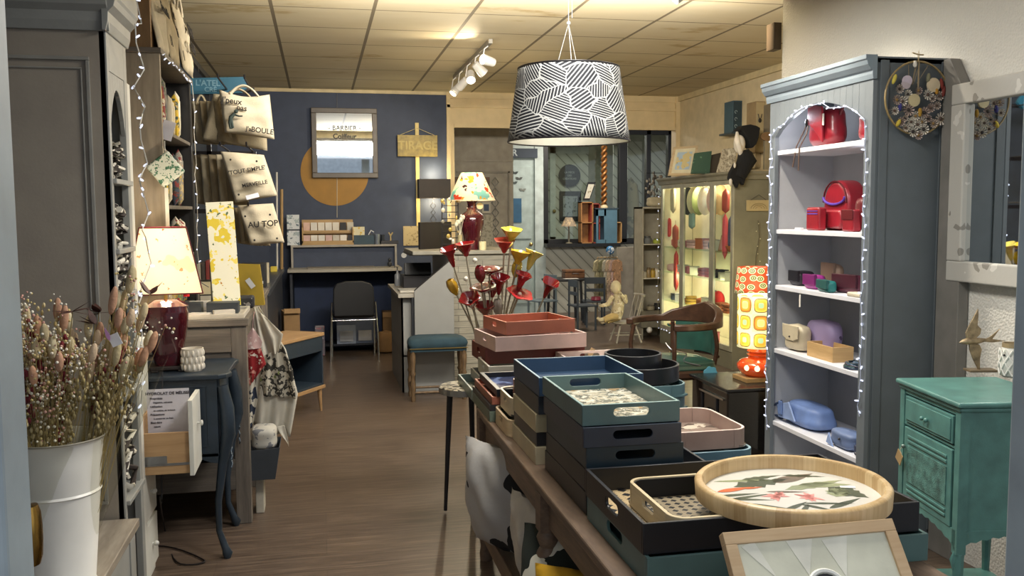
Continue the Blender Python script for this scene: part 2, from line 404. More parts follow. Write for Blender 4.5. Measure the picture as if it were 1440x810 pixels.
# ================================================================== TRAYS ON THE LONG TABLE
def stadium(cx, cz, w, h, n=7):
    r = h/2; q = []
    for k in range(n+1): a = -pi/2+pi*k/n; q.append((cx+w/2-r+r*cos(a), cz+r*sin(a)))
    for k in range(n+1): a = pi/2+pi*k/n; q.append((cx-w/2+r+r*cos(a), cz+r*sin(a)))
    return q
def slotwall(m, L, h, t, slot=None, mi=0, mtx=None, rim=1):
    """wall panel x 0..L, y 0..t, z 0..h with a real stadium hole; slot=(width, height, z)"""
    st = len(m.v)
    if not slot:
        m.box(0, L, 0, t, 0, h, mi)
        m.mi[-5] = rim
    else:
        sw, sh, sz = slot; q = stadium(L/2, sz, sw, sh); n = len(q)
        out = []
        for (x, z) in q:
            dx, dz = x-L/2, z-sz; c = []
            if abs(dx) > 1e-9: c.append(((L if dx > 0 else 0)-L/2)/dx)
            if abs(dz) > 1e-9: c.append(((h if dz > 0 else 0)-sz)/dz)
            k = min(c); out.append([L/2+dx*k, sz+dz*k])
        for cx_, cz_ in ((0, 0), (L, 0), (L, h), (0, h)):
            i = min(range(n), key=lambda i: (out[i][0]-cx_)**2+(out[i][1]-cz_)**2); out[i] = [cx_, cz_]
        vs = []
        for y in (0, t): vs += [(x, y, z) for x, z in q]+[(x, y, z) for x, z in out]
        fs = []; mis = []
        for i in range(n):
            j = (i+1) % n
            fs += [(i, j, n+j, n+i), (2*n+i, 3*n+i, 3*n+j, 2*n+j), (i, 2*n+i, 2*n+j, j), (n+i, n+j, 3*n+j, 3*n+i)]
            top = out[i][1] > h-1e-6 and out[j][1] > h-1e-6
            mis += [mi, mi, mi, rim if top else mi]
        m.add(vs, fs, mi); m.mi[-len(fs):] = mis
    if mtx is not None: m.xf(mtx, st)
def tray(label, x, y, z, w, d, h, c, rim=None, base=None, r=0, slot=None, rz=0, name='serving_tray', group=None, sides='xy', t=.009, base_label=None, rough=.35, liner=None):
    """x,y = centre; w along x, d along y"""
    th = thing(name, label, 'tray', (x, y, z), rz, group)
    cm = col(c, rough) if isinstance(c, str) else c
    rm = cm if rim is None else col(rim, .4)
    def walls(w, d, h, t, r_, slot):
        m = M(); Rz = lambda a: Matrix.Rotation(a, 4, 'Z')
        sx = slot if (slot and 'x' in sides) else None; sy = slot if (slot and 'y' in sides) else None
        T = Matrix.Translation; Rz = lambda a: Matrix.Rotation(a, 4, 'Z')
        L = w-2*r_
        slotwall(m, L, h, t, sy, 0, T((-L/2, -d/2, 0)))
        slotwall(m, L, h, t, sy, 0, T((-L/2, d/2-t, 0)))
        L = d-2*r_ if r_ else d-2*t
        slotwall(m, L, h, t, sx, 0, T((-w/2, L/2, 0)) @ Rz(-pi/2))
        slotwall(m, L, h, t, sx, 0, T((w/2-t, L/2, 0)) @ Rz(-pi/2))
        if r_:
            for cx, cy, a0 in ((w/2-r_, d/2-r_, 0), (-w/2+r_, d/2-r_, pi/2), (-w/2+r_, -d/2+r_, pi), (w/2-r_, -d/2+r_, 3*pi/2)):
                n = 6; vs = []
                for rr in (r_, r_-t):
                    for zz in (0, h): vs += [(cx+rr*cos(a0+pi/2*k/n), cy+rr*sin(a0+pi/2*k/n), zz) for k in range(n+1)]
                e = n+1; fs = []; q = []
                for k in range(n):
                    fs += [(k, k+1, e+k+1, e+k), (2*e+k, 3*e+k, 3*e+k+1, 2*e+k+1), (e+k, e+k+1, 3*e+k+1, 3*e+k), (k, 2*e+k, 2*e+k+1, k+1)]; q += [0, 0, 1, 0]
                m.add(vs, fs); m.mi[-len(fs):] = q
        return m
    m = walls(w, d, h, t, max(r, 0), slot)
    if liner: walls(w-2*t-.001, d-2*t-.001, h-.004, .003, max(r-t, 0), slot).build('inner_lining', [col(liner, .5)]*2, th, False, smooth=40)
    m.build('tray_wall', [cm, rm], th, False, smooth=40, bevel=.0012, seg=1)
    pw, pd = w/2-.003, d/2-.003; k = max(r*.35, 0)
    poly = [(-pw+k, -pd), (pw-k, -pd), (pw, -pd+k), (pw, pd-k), (pw-k, pd), (-pw+k, pd), (-pw, pd-k), (-pw, -pd+k)] if k else [(-pw, -pd), (pw, -pd), (pw, pd), (-pw, pd)]
    o = M().prism(poly, 'z', .002, .009).build('tray_base', cm if base is None else base, th, False)
    if base_label: o['label'] = base_label
    return th
def cane(name, dark='17181b', light='b9a27a', sc=1.0):
    m, nt, b = base(name)
    tc = coords(nt, (26*sc, 26*sc, 1)); sp = N(nt, 'ShaderNodeSeparateXYZ'); nt.links.new(tc, sp.inputs[0])
    def mth(op, a, b_=None, c_=None):
        n = N(nt, 'ShaderNodeMath', operation=op)
        for i, q in enumerate((a, b_, c_)):
            if q is None: continue
            if isinstance(q, (int, float)): n.inputs[i].default_value = q
            else: nt.links.new(q, n.inputs[i])
        return n.outputs[0]
    x, y = sp.outputs[0], sp.outputs[1]
    fx_ = mth('PINGPONG', x, .5); fy_ = mth('PINGPONG', y, .5)
    a = mth('LESS_THAN', fx_, .14); c = mth('LESS_THAN', fy_, .14)
    d1 = mth('LESS_THAN', mth('PINGPONG', mth('ADD', mth('ADD', x, y), .5), .5), .12); d2 = mth('LESS_THAN', mth('PINGPONG', mth('ADD', mth('SUBTRACT', x, y), .5), .5), .12)
    s_ = mth('MAXIMUM', mth('MAXIMUM', a, c), mth('MAXIMUM', d1, d2))
    nt.links.new(mixc(nt, s_, lin(dark), lin(light)), b.inputs['Base Color']); b.inputs['Roughness'].default_value = .5
    return m
oak = wood('pale_oak', 'b39b76', 'd0b992', (1, 1, 14))
oak_in = wood('natural_wood', 'c0ad88', 'd8c7a4', (1, 1, 10))
walnut = wood('aged_table_wood', '57463a', '7d6753', (9, 1, 9), .55)
TT = .66
tb = thing('display_table', 'long aged brown wooden table with turned legs and a lower shelf, under the stacked trays', 'table', (1.02, 2.6, 0))
m = M().box(.645, 1.40, 1.52, 3.82, TT-.03, TT); m.build('tabletop', walnut, tb, bevel=.006)
m = M().box(.67, .69, 1.58, 3.76, TT-.13, TT-.03).box(1.35, 1.37, 1.58, 3.76, TT-.13, TT-.03).box(.7, 1.34, 3.75, 3.77, TT-.13, TT-.03).box(.7, 1.34, 1.57, 1.59, TT-.13, TT-.03)
m.build('apron', walnut, tb)
legp = [(.026, 0), (.030, .03), (.024, .06), (.03, .1), (.034, .14), (.036, .17), (.028, .2), (.026, .3), (.034, .36), (.036, .38), (.025, .40), (.037, .425), (.037, .44), (.025, .46), (.036, .49), (.026, .515)]
for lx in (.675, 1.365):
    for ly in (3.77, 2.68, 1.60):
        M().lathe(legp, (lx, ly, 0), 20).box(lx-.032, lx+.032, ly-.032, ly+.032, .513, TT-.03).build('leg', walnut, tb, smooth=50)
M().box(.66, 1.38, 1.6, 3.76, .13, .155).build('lower_shelf', wood('shelf_wood', '6a5a4a', '8b7965', (9, 1, 9)), tb, bevel=.003)

G = 'stacked wooden trays'
# near pile: two big trays, cane bottomed
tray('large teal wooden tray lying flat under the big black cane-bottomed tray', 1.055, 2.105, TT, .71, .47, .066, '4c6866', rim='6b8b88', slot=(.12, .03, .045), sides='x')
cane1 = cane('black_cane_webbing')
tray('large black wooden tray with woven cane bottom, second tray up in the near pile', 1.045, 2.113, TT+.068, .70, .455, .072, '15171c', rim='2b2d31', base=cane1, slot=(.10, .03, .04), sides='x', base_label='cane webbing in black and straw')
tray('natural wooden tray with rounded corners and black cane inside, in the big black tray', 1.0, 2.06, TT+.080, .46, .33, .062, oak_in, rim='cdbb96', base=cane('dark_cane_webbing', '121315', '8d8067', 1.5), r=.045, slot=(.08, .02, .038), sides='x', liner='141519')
# black liner of that tray
# round bamboo tray
m, nt, b = base('bamboo_strips')
v = coords(nt); gt = N(nt, 'ShaderNodeTexGradient', gradient_type='RADIAL'); nt.links.new(v, gt.inputs[0])
mm = N(nt, 'ShaderNodeMath', operation='MULTIPLY'); mm.inputs[1].default_value = 44; nt.links.new(gt.outputs['Fac'], mm.inputs[0])
fl = N(nt, 'ShaderNodeMath', operation='FLOOR'); nt.links.new(mm.outputs[0], fl.inputs[0])
wn_ = N(nt, 'ShaderNodeTexWhiteNoise', noise_dimensions='1D'); nt.links.new(fl.outputs[0], wn_.inputs['W'])
nt.links.new(mixc(nt, .25, ramp(nt, wn_.outputs['Value'], [(0, 'b08f5f'), (.5, 'c5a676'), (1, 'd3b98c')]), ramp(nt, noise(nt, coords(nt, (60, 60, 2)), 3), [(.3, 'a58454'), (.7, 'dcc59c')])), b.inputs['Base Color'])
b.inputs['Roughness'].default_value = .4; bamboo = m
leafprint = prt('tropical_leaf_print', 'cfccc2', [], .25, bump=0)
rt = thing('round_tray', 'round bamboo tray printed with tropical leaves, on top of the near pile', 'tray', (1.105, 1.972, TT+.142), rad(20))
rt.matrix_basis = rt.matrix_basis @ Matrix.Rotation(rad(-1.2), 4, 'Y')
RR = .228
M().lathe([(RR-.012, 0), (RR, .003), (RR+.002, .040), (RR-.004, .046), (RR-.016, .046), (RR-.02, .04), (RR-.02, .012), (RR-.03, .0)], (0, 0, 0), 72).build('tray_wall', bamboo, rt, False, smooth=50)
M().lathe([(0, 0.006), (RR-.018, .006), (RR-.018, .012), (0, .012)], (0, 0, 0), 64).build('tray_base', leafprint, rt, False, smooth=30)
def leaf(m, x, y, a, L, W, z=.0128, mi=0, serr=0, n=10):
    top = []; bot = []
    for i in range(n+1):
        t = i/n; ww = W*sin(pi*t**.8)*(1-.35*t)
        if serr and i % 2: ww *= 1-serr
        u = L*t; top.append((u, ww)); bot.append((u, -ww))
    po = top+bot[::-1][1:-1]
    po = [(x+u*cos(a)-v*sin(a), y+u*sin(a)+v*cos(a)) for u, v in po]
    k = len(po); cx = x+L*.45*cos(a); cy = y+L*.45*sin(a)
    m.add([(cx, cy, z)]+[(p[0], p[1], z) for p in po], [(0, 1+i, 1+(i+1) % k) for i in range(k)], mi)
# print on the tray (flat inlay), in world directions then turned
m = M()
A = rad(-20)
def lf(x, y, a, L, W, mi, serr=0, z=.0124): leaf(m, x, y, a+A, L, W, z, mi, serr)
def rp(x, y): return x*cos(A)-y*sin(A), x*sin(A)+y*cos(A)
for (x, y, a, L, W, mi, se) in ((-.11, .085, .15, .17, .042, 0, .5), (.0, .09, .3, .14, .026, 4, 0), (.0, .03, .18, .18, .026, 1, .3), (.05, .055, -.25, .13, .024, 1, 0), (-.07, .13, .1, .12, .016, 0, .3), (.03, -.12, .4, .12, .012, 0, 0), (-.08, -.11, .5, .10, .010, 0, 0), (-.05, .03, -.3, .10, .008, 4, 0),
        (.11, .02, -1.1, .11, .045, 0, .3), (.09, -.05, .9, .09, .036, 1, .3), (-.19, .03, -.05, .12, .010, 0, 0), (-.19, .015, -.35, .14, .009, 0, 0), (-.17, .0, .1, .13, .008, 0, 0), (-.15, -.03, -.6, .11, .010, 0, 0),
        (-.02, -.07, -.9, .09, .009, 0, 0), (-.01, -.07, -.3, .12, .008, 0, 0), (.0, -.08, -2.3, .10, .008, 0, 0), (-.14, .14, -.2, .18, .010, 1, 0), (.05, .14, -.4, .11, .014, 0, .4)):
    q = rp(x, y); lf(q[0], q[1], a, L, W, mi, se)
for i in range(22):
    a = R(0, 6.28); cx, cy = ((-.04, -.005) if i < 12 else (.03, -.035)); q = rp(cx, cy); leaf(m, q[0], q[1], a, R(.025, .045), .007, .0128, 3)
q = rp(-.165, .06); leaf(m, q[0], q[1], .12+A, .10, .014, .0129, 2); q = rp(-.09, .063); leaf(m, q[0], q[1], .05+A, .05, .006, .013, 2)
m.build('printed_leaves', [col('46503f', .3), col('8b9270', .3), col('c8633a', .3), col('dd8f86', .3), col('6b5f52', .3)], rt, False)
q = rp(.155, .005); M().box(-.018, .018, -.007, .007, 0, .001).xf(Matrix.Translation((q[0], q[1], .013)) @ Matrix.Rotation(A-.4, 4, 'Z')).build('price_label', col('e8e6e0', .4), rt, False)

# middle pile
marble = prt('marbled_bird_print', 'b9b29c', [('7d7c70', 26, .52), ('d6d0bf', 38, .56), ('a98f6c', 12, .64), ('4c5450', 48, .62)], .2)
dk = '23262b'
yb = 2.60
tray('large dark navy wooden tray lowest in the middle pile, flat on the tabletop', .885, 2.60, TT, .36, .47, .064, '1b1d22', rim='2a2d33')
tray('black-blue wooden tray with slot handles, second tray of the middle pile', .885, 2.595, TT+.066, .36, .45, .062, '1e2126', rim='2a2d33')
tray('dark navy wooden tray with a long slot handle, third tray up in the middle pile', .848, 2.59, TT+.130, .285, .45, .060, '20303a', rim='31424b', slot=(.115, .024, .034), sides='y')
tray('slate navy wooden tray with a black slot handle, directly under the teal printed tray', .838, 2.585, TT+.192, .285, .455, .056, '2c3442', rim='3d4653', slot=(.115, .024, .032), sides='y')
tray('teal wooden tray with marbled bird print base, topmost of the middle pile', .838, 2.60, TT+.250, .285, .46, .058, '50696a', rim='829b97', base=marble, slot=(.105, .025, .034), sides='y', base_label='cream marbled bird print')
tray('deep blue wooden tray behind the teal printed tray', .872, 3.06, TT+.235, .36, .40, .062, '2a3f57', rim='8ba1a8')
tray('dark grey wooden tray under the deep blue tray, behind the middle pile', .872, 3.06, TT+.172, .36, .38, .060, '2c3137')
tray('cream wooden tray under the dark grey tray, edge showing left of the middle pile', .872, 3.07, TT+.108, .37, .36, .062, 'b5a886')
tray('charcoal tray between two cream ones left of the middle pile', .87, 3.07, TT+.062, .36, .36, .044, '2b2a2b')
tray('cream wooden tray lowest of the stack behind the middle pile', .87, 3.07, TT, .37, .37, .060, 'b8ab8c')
# small rounded trays
tray('small natural oval-cornered tray lowest beside the table edge, under the cream one', .80, 3.40, TT, .26, .30, .065, oak, rim='d5bfa0', r=.05, slot=(.06, .02, .042), sides='x')
tray('cream rounded tray with dark inside, between the natural and the terracotta one', .82, 3.42, TT+.067, .26, .27, .072, 'c2b497', rim='e0d6bf', base=col('2a2723'), liner='2a2723', r=.05, slot=(.05, .018, .05), sides='x')
swirl = prt('white_squiggle_print', 'a85f49', [('e8dfd2', 16, .6)], .4)
tray('small terracotta rounded tray with white squiggle print, left of the deep blue tray', .832, 3.40, TT+.118, .19, .25, .062, '93543f', rim='ded0bd', base=swirl, r=.045, slot=(.04, .018, .042), sides='x')
# dark framed navy tray with a blue print, on terracotta and sage ones
tray('sage green flat tray lowest in the tilting side stack above the first leg', .83, 3.74, TT+.0, .36, .42, .042, '5f6a5c')
tray('dark flat tray second from the bottom of the side stack above the first leg', .832, 3.745, TT+.043, .36, .42, .024, '2c2b2d')
tray('terracotta flat tray under the navy printed one, side stack above the first leg', .836, 3.745, TT+.068, .35, .42, .032, '8a5241')
bluep = prt('navy_blossom_print', '2a3350', [('5f6f96', 7, .55), ('e8e6e4', 6, .66)], .3)
tray('navy tray with blue blossom print and pale rim, in front of the long off-white tray', .845, 3.73, TT+.101, .33, .40, .030, '14161d', rim='9c9a92', base=bluep, t=.018)
# far pile beyond the end of the table, on a low bench
bn = thing('display_bench', 'dark wooden bench end carrying the far pile of pink and coral trays', 'bench', (1.0, 4.25, 0))
M().box(.86, 1.5, 3.9, 4.62, .60, .63).build('bench_top', walnut, bn, bevel=.004)
for lx in (.92, 1.45):
    for ly in (3.97, 4.55): M().lathe([(.022, 0), (.028, .1), (.022, .3), (.03, .5), (.03, .6)], (lx, ly, 0), 14).build('leg', walnut, bn, smooth=40)
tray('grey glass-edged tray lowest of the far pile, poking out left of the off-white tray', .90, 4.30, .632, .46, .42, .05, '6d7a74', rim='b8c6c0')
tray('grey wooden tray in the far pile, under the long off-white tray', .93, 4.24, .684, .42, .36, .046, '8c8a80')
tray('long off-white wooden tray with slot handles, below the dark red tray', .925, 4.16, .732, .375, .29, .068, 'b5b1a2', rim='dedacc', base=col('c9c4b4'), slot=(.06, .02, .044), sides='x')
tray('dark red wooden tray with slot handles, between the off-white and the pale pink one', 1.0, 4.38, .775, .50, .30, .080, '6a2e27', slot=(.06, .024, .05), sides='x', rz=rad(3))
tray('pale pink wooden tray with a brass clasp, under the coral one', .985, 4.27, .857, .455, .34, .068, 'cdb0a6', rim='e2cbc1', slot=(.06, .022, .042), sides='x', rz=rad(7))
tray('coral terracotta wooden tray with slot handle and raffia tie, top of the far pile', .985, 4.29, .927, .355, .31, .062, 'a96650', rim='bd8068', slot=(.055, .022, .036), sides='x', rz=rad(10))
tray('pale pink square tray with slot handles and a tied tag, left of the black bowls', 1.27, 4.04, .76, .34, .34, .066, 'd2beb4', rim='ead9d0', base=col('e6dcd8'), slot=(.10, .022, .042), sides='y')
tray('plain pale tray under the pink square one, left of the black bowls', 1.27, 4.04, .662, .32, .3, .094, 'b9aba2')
tagm = col('b79b70', .6)
o = M().box(-.012, .012, -.001, .001, -.02, .02).xf(Matrix.Translation((1.28, 4.205, .818)) @ Matrix.Rotation(.5, 4, 'Y')).build('paper_tag', tagm); tag(o, 'tiny kraft tag on the far handle of the pink square tray', 'tag')

# black round bowls in a stack with rounded trays
def bowl(label, x, y, z, r, h, c='14161b', rim='3c4046'):
    t = thing('round_tray', label, 'tray', (x, y, z))
    M().lathe([(r-.006, 0), (r, .004), (r, h-.002), (r-.002, h)], (0, 0, 0), 56, cap=False).build('outer_wall', col(c, .35), t, False, smooth=40)
    M().lathe([(r-.002, h), (r-.010, h)], (0, 0, 0), 56, cap=False).build('rim', col(rim, .4), t, False)
    M().lathe([(r-.010, h), (r-.010, .01), (0, .01)], (0, 0, 0), 56, cap=False).build('inner_wall', col(shift(c, .8), .5), t, False, smooth=40)
bc = P(890, 495, z=.885)
tray('slate teal rounded tray lowest under the black round trays', bc.x+.02, bc.y-.02, TT, .35, .34, .052, '4a5f63', rim='6d8285', r=.09)
tray('slate teal rounded tray second under the black round trays', bc.x+.02, bc.y-.02, TT+.054, .35, .34, .052, '4e6a70', rim='77909', r=.09) if False else tray('slate teal rounded tray second under the black round trays', bc.x+.02, bc.y-.02, TT+.054, .35, .34, .052, '4e6a70', rim='779094', r=.09)
bowl('larger black round tray with high rim, holding the smaller one', bc.x+.022, bc.y-.01, TT+.108, .176, .07)
bowl('smaller black round tray standing inside the larger one', bc.x, bc.y, TT+.155, .125, .068)
# pink rounded tray on blue one, right of the middle pile
pc = P(985, 590, z=.80)
sh = M().box(1.02, 1.40, 2.36, 2.76, TT, TT+.004)
tray('thin grey tray with white rim lowest right of the middle pile', 1.215, 2.74, TT, .27, .34, .028, '3a3c40', rim='dcdcd8', r=.02)
tray('blue grey rounded tray between the thin white-rimmed one and the dusty pink one', 1.21, 2.76, TT+.030, .26, .30, .055, '587684', rim='86a2ab', r=.05)
tray('dusty pink rounded tray right of the teal printed tray', 1.19, 2.80, TT+.087, .275, .34, .060, 'a58a7e', rim='d8c7bb', r=.055, base=prt('pink_marbled_print', '8a7a6e', [('5a5048', 9, .55), ('c9bdaa', 12, .6)], .2))
tray('black glossy rounded tray lying behind the round bamboo tray', 1.245, 2.475, TT, .33, .16, .050, '0f1013', rim='26282c', r=.07, rough=.2)
# second cabinet-side pale tray far right behind bowls
# framed picture in the foreground
fp = thing('picture_frame', 'pale oak picture frame with a cream print, leaning on the near tray pile', 'picture frame')
fp.matrix_basis = Matrix.Translation((.988, 1.545, TT)) @ Matrix.Rotation(rad(-38), 4, 'X')
fw, fh = .195, .232
fm = M()
for a_ in ((-fw, fw, 0, .022, 0, .026), (-fw, fw, 0, .022, fh-.026, fh), (-fw, -fw+.026, 0, .022, .026, fh-.026), (fw-.026, fw, 0, .022, .026, fh-.026)): fm.box(*a_)
fm.build('frame', wood('light_oak_frame', 'b3946e', 'c9ae8a', (1, 8, 8)), fp, False, bevel=.0015)
B(-fw+.02, fw-.02, .006, .02, .02, fh-.02).build('print', col('d2d1bd', .5), fp, False)
tm = M()
for q in (((-.16, .20), (-.10, .13), (-.13, .21)), ((-.06, .205), (-.03, .13), (.0, .205)), ((.02, .2), (.05, .12), (.08, .205)), ((-.1, .1), (-.05, .05), (-.02, .1))):
    tm.prism(q, 'y', .0050, .0058)
tm.build('pale_triangles', col('dfddce', .5), fp, False)
tm = M(); tm.lathe([(0, 0), (.034, 0), (.034, .001), (0, .001)], n=24).xf(Matrix.Translation((.0, .0045, .098)) @ Matrix.Rotation(pi/2, 4, 'X'))
tm.build('black_motif', col('17171a', .5), fp, False)
tm = M().tube([(.040*cos(pi*k/16), .004, .098+.040*sin(pi*k/16)) for k in range(33)], .005, 6)
tm.build('white_ring', col('efeee6', .5), fp, False)
# ================================================================== RIGHT SIDE: BOOKCASE, NIGHTSTAND, MIRROR
CX = 2.30; CY0, CY1 = 3.48, 4.37; CZ = 2.135
grey = mat('mid_grey_furniture_paint', '6c7378', .45, var=.03)
dgrey = mat('anthracite_side_paint', '5c6367', .5, var=.03)
inner = mat('light_grey_interior', 'a9abaf', .55, var=.02)
bk = thing('bookcase', 'tall grey bookcase with white shelves holding bags, against the right wall', 'bookcase', (CX+.18, (CY0+CY1)/2, 0))
# side panels stand clear of the wall a little
m = M().box(CX, 2.655, CY0, CY0+.022, 0, CZ).box(CX+.02, CX+.06, CY0-.006, CY0, .08, CZ-.01).box(2.61, 2.655, CY0-.006, CY0, .08, CZ-.01)
m.build('side_panel', dgrey, bk, bevel=.002)
M().box(CX, 2.655, CY1-.022, CY1, 0, CZ-.02).build('side_panel', grey, bk, bevel=.002)
B(2.635, 2.652, CY0+.022, CY1-.022, .05, CZ-.05).build('back_panel', inner, bk)
B(CX+.02, 2.64, CY0+.022, CY0+.028, .05, CZ-.1).build('inner_lining', inner, bk)
B(CX+.02, 2.64, CY1-.028, CY1-.022, .05, CZ-.1).build('inner_lining', inner, bk)
m = M().box(CX-.012, CX+.01, CY0-.002, CY0+.055, .0, CZ-.09).box(CX-.012, CX+.01, CY1-.055, CY1+.002, 0, CZ-.09)
# arched header
archhead(m, CY0+.05, CY1-.05, CZ-.06, CZ-.27, .13, CX-.012, CX+.01)
m.build('face_frame', grey, bk, bevel=.002)
prof = [(.0, -.09), (-.018, -.09), (-.022, -.07), (-.022, -.055), (-.03, -.05), (-.045, -.03), (-.05, -.012), (-.055, -.008), (-.055, .01), (0.0, .01)]
m = M().prism([(CX+a, CZ+b_) for a, b_ in prof], 'y', CY0-.012, CY1+.03)
m.build('cornice', mat('blue_grey_cornice', '7f8b94', .4, var=.03), bk, bevel=.002)
B(CX, 2.655, CY0, CY1, CZ-.02, CZ+.005).build('top_panel', grey, bk)
shelfz = [1.80, 1.40, 1.113, .782, .40, .10]
lt = mat('white_shelf_paint', 'dadade', .45, var=.02)
for z in shelfz: B(CX+.004, 2.635, CY0+.028, CY1-.028, z-.022, z).build('shelf', lt, bk, bevel=.002)
def SP(px, X=CX+.12): return P(px, 400, X=X).y

# bags. helper: soft bag body
def soft(m, c, sx, sy, sz, sq=2.6, lean=0, n=14, top=1.0, mi=0, seed=0):
    rr = random.Random(seed); ph = [rr.uniform(0, 6) for _ in range(4)]
    def fn(u, v_):
        a = u*2*pi; z = -1+2*v_
        rad_ = max(0, 1-abs(z)**4.5)**(1/3.2)
        ca, sa = cos(a), sin(a)
        e = 2/sq; x = (abs(ca)**e)*(1 if ca > 0 else -1); y = (abs(sa)**e)*(1 if sa > 0 else -1)
        k = rad_*(1+(top-1)*(z+1)/2)*(1+.03*sin(3*a+ph[0])+.02*sin(5*z+ph[1]))
        return (c[0]+x*sx*k+lean*z*sz*.3, c[1]+y*sy*k, c[2]+z*sz+.02*sz*sin(2*a+ph[2]))
    return m.grid(fn, n*2, n, mi)
red = mat('red_leather', '8e1c28', .35, var=.1, coat=.2); dred = mat('dark_red_leather', '5c121b', .4)
blkl = col('1d1a1c', .4)
zs = 1.80
b1 = P(1165, 175, X=CX+.13); 
t = thing('drawstring_bag', 'red leather drawstring bag with brown cords on the top shelf', 'bag', (b1.x, b1.y, zs))
soft(M(), (0, 0, .098), .07, .115, .098, 2.4, top=.88, seed=3).build('body', red, t, False, smooth=60)
M().prism([(-.11, .02), (-.10, .19), (.02, .215), (.03, .12), (-.03, .09)], 'x', -.082, -.070).xf(Matrix.Translation((0, .03, 0))).build('flap', red, t, False, bevel=.003)
M().tube([(-.07, .06, .15), (-.085, .075, .09), (-.12, .085, .01), (-.135, .09, -.09)], .0035, 6).tube([(-.07, .05, .15), (-.09, .045, .07), (-.13, .04, .0), (-.138, .03, -.11)], .0035, 6).build('cord', col('4a3428'), t, False, smooth=60)
M().ball((-.078, .06, .125), (.012, .012, .022)).build('cord_lock', blkl, t, False, smooth=60)
M().tube([(0, -.10, .15), (0, -.135, .2), (0, -.13, .245), (0, -.09, .25), (0, -.05, .21)], .007, 8).build('shoulder_strap', dred, t, False, smooth=60)
M().box(-.078, -.074, -.085, -.045, .10, .155).build('price_label', col('dcd8cc'), t, False)
b1 = P(1222, 175, X=CX+.12)
t = thing('handbag', 'red handbag at the near end of the top shelf, half hidden by the bookcase front', 'bag', (b1.x, b1.y-.04, zs))
soft(M(), (0, 0, .075), .06, .06, .075, 3, seed=5).build('body', red, t, False, smooth=60)
M().tube([(0, -.04, .13), (0, -.03, .17), (0, .03, .17), (0, .04, .13)], .006, 8).build('handle', dred, t, False, smooth=60)
zs = 1.40
b1 = P(1190, 280, X=CX+.17)
t = thing('backpack', 'round-topped red leather backpack with purple zip on the second shelf', 'backpack', (b1.x, b1.y, zs))
m = M(); prof2 = [(-.10, 0), (.10, 0), (.108, .10)]+[(.104*cos(pi*k/12), .135+.105*sin(pi*k/12)) for k in range(0, 13)]+[(-.108, .10)]
m.prism(prof2, 'x', -.06, .05).build('body', red, t, False, bevel=.02, smooth=60, seg=3)
m = M(); m.prism([(-.085, .01), (.085, .01), (.09, .07), (.08, .10), (-.08, .10), (-.09, .07)], 'x', -.085, -.055).build('front_pocket', red, t, False, bevel=.012, smooth=60, seg=3)
zp = [(-.066, .105*cos(pi+pi*k/12)*.88, .16+.035*sin(pi+pi*k/12)) for k in range(13)]
M().tube(zp, .006, 6).build('purple_zip', col('5a3fa6', .5), t, False, smooth=60)
M().tube([(-.062, .098*cos(pi*k/12), .135+.1*sin(pi*k/12)) for k in range(13)], .004, 6).build('seam', dred, t, False, smooth=60)
b1 = P(1148, 298, X=CX+.05)
t = thing('pouch', 'small red leather pouch with purple stitching, left front of the second shelf', 'pouch', (b1.x, b1.y, zs))
B(-.022, .022, -.058, .058, 0, .112).build('body', red, t, False, bevel=.01, seg=3, smooth=60)
M().box(-.024, -.021, -.048, .046, .078, .083).box(-.024, -.021, -.048, .046, .092, .096).build('purple_stitching', col('5a3fa6'), t, False)
b1 = P(1198, 300, X=CX+.05)
t = thing('pouch', 'small plain red leather pouch right front of the second shelf', 'pouch', (b1.x, b1.y, zs))
B(-.022, .022, -.045, .045, 0, .10).build('body', red, t, False, bevel=.009, seg=3, smooth=60)
B(-.026, -.021, -.045, .045, .055, .10).build('flap', dred, t, False, bevel=.002)
b1 = P(1219, 285, X=CX+.12)
t = thing('shoulder_bag', 'dark red bag standing at the near end of the second shelf', 'bag', (b1.x, b1.y-.02, zs))
soft(M(), (0, 0, .08), .06, .05, .08, 3, seed=9).build('body', dred, t, False, smooth=60)
for i, (px, X_) in enumerate(((1124, .03), (1219, .03))):
    q = P(px, 312, X=CX+X_); o = B(q.x-.01, q.x+.01, q.y-.025, q.y+.025, zs, zs+.012).build('price_card', col('e6e6ea'), bevel=.001)
    tag(o, 'white price card at the %s of the second bookcase shelf' % ('far front corner' if i == 0 else 'near front corner'), 'price card')
zs = 1.113
def wallet(label, px, X_, w, d, h, c, z=zs, rz=0, ry=0, flap=True):
    q = P(px, 395, X=CX+X_); t = thing('wallet', label, 'wallet', (q.x, q.y, z), rz, 'leather wallets on the third shelf', ry=ry)
    cm = mat('leather_'+c, c, .42, var=.1)
    B(-w/2, w/2, -d/2, d/2, 0, h).build('body', cm, t, False, bevel=h*.3, seg=3, smooth=60)
    if flap: B(-w/2-.004, -w/2+.012, -d/2+.003, d/2-.003, h*.3, h*1.04).build('flap', mat('leather_d'+c, shift(c, .75), .42), t, False, bevel=.002)
    return t
wallet('black wallet at the far end of the third shelf', 1128, .12, .10, .10, .075, '232027')
wallet('magenta pink leather purse on the third shelf', 1146, .07, .07, .10, .07, '9c3587', rz=.1)
wallet('teal leather purse in front of the magenta one on the third shelf', 1163, .035, .05, .13, .056, '1f6b68', rz=-.15)
wallet('beige purse standing behind the others on the third shelf', 1172, .20, .07, .12, .12, 'a88a74')
wallet('burgundy roll-shaped purse on the third shelf', 1196, .11, .08, .16, .085, '552030', rz=.2)
wallet('dark brown purse at the near end of the third shelf', 1212, .16, .07, .07, .075, '35201f')
wallet('cream folded leather piece at the near front of the third shelf', 1207, .03, .05, .10, .02, 'cfc4ae', flap=False)
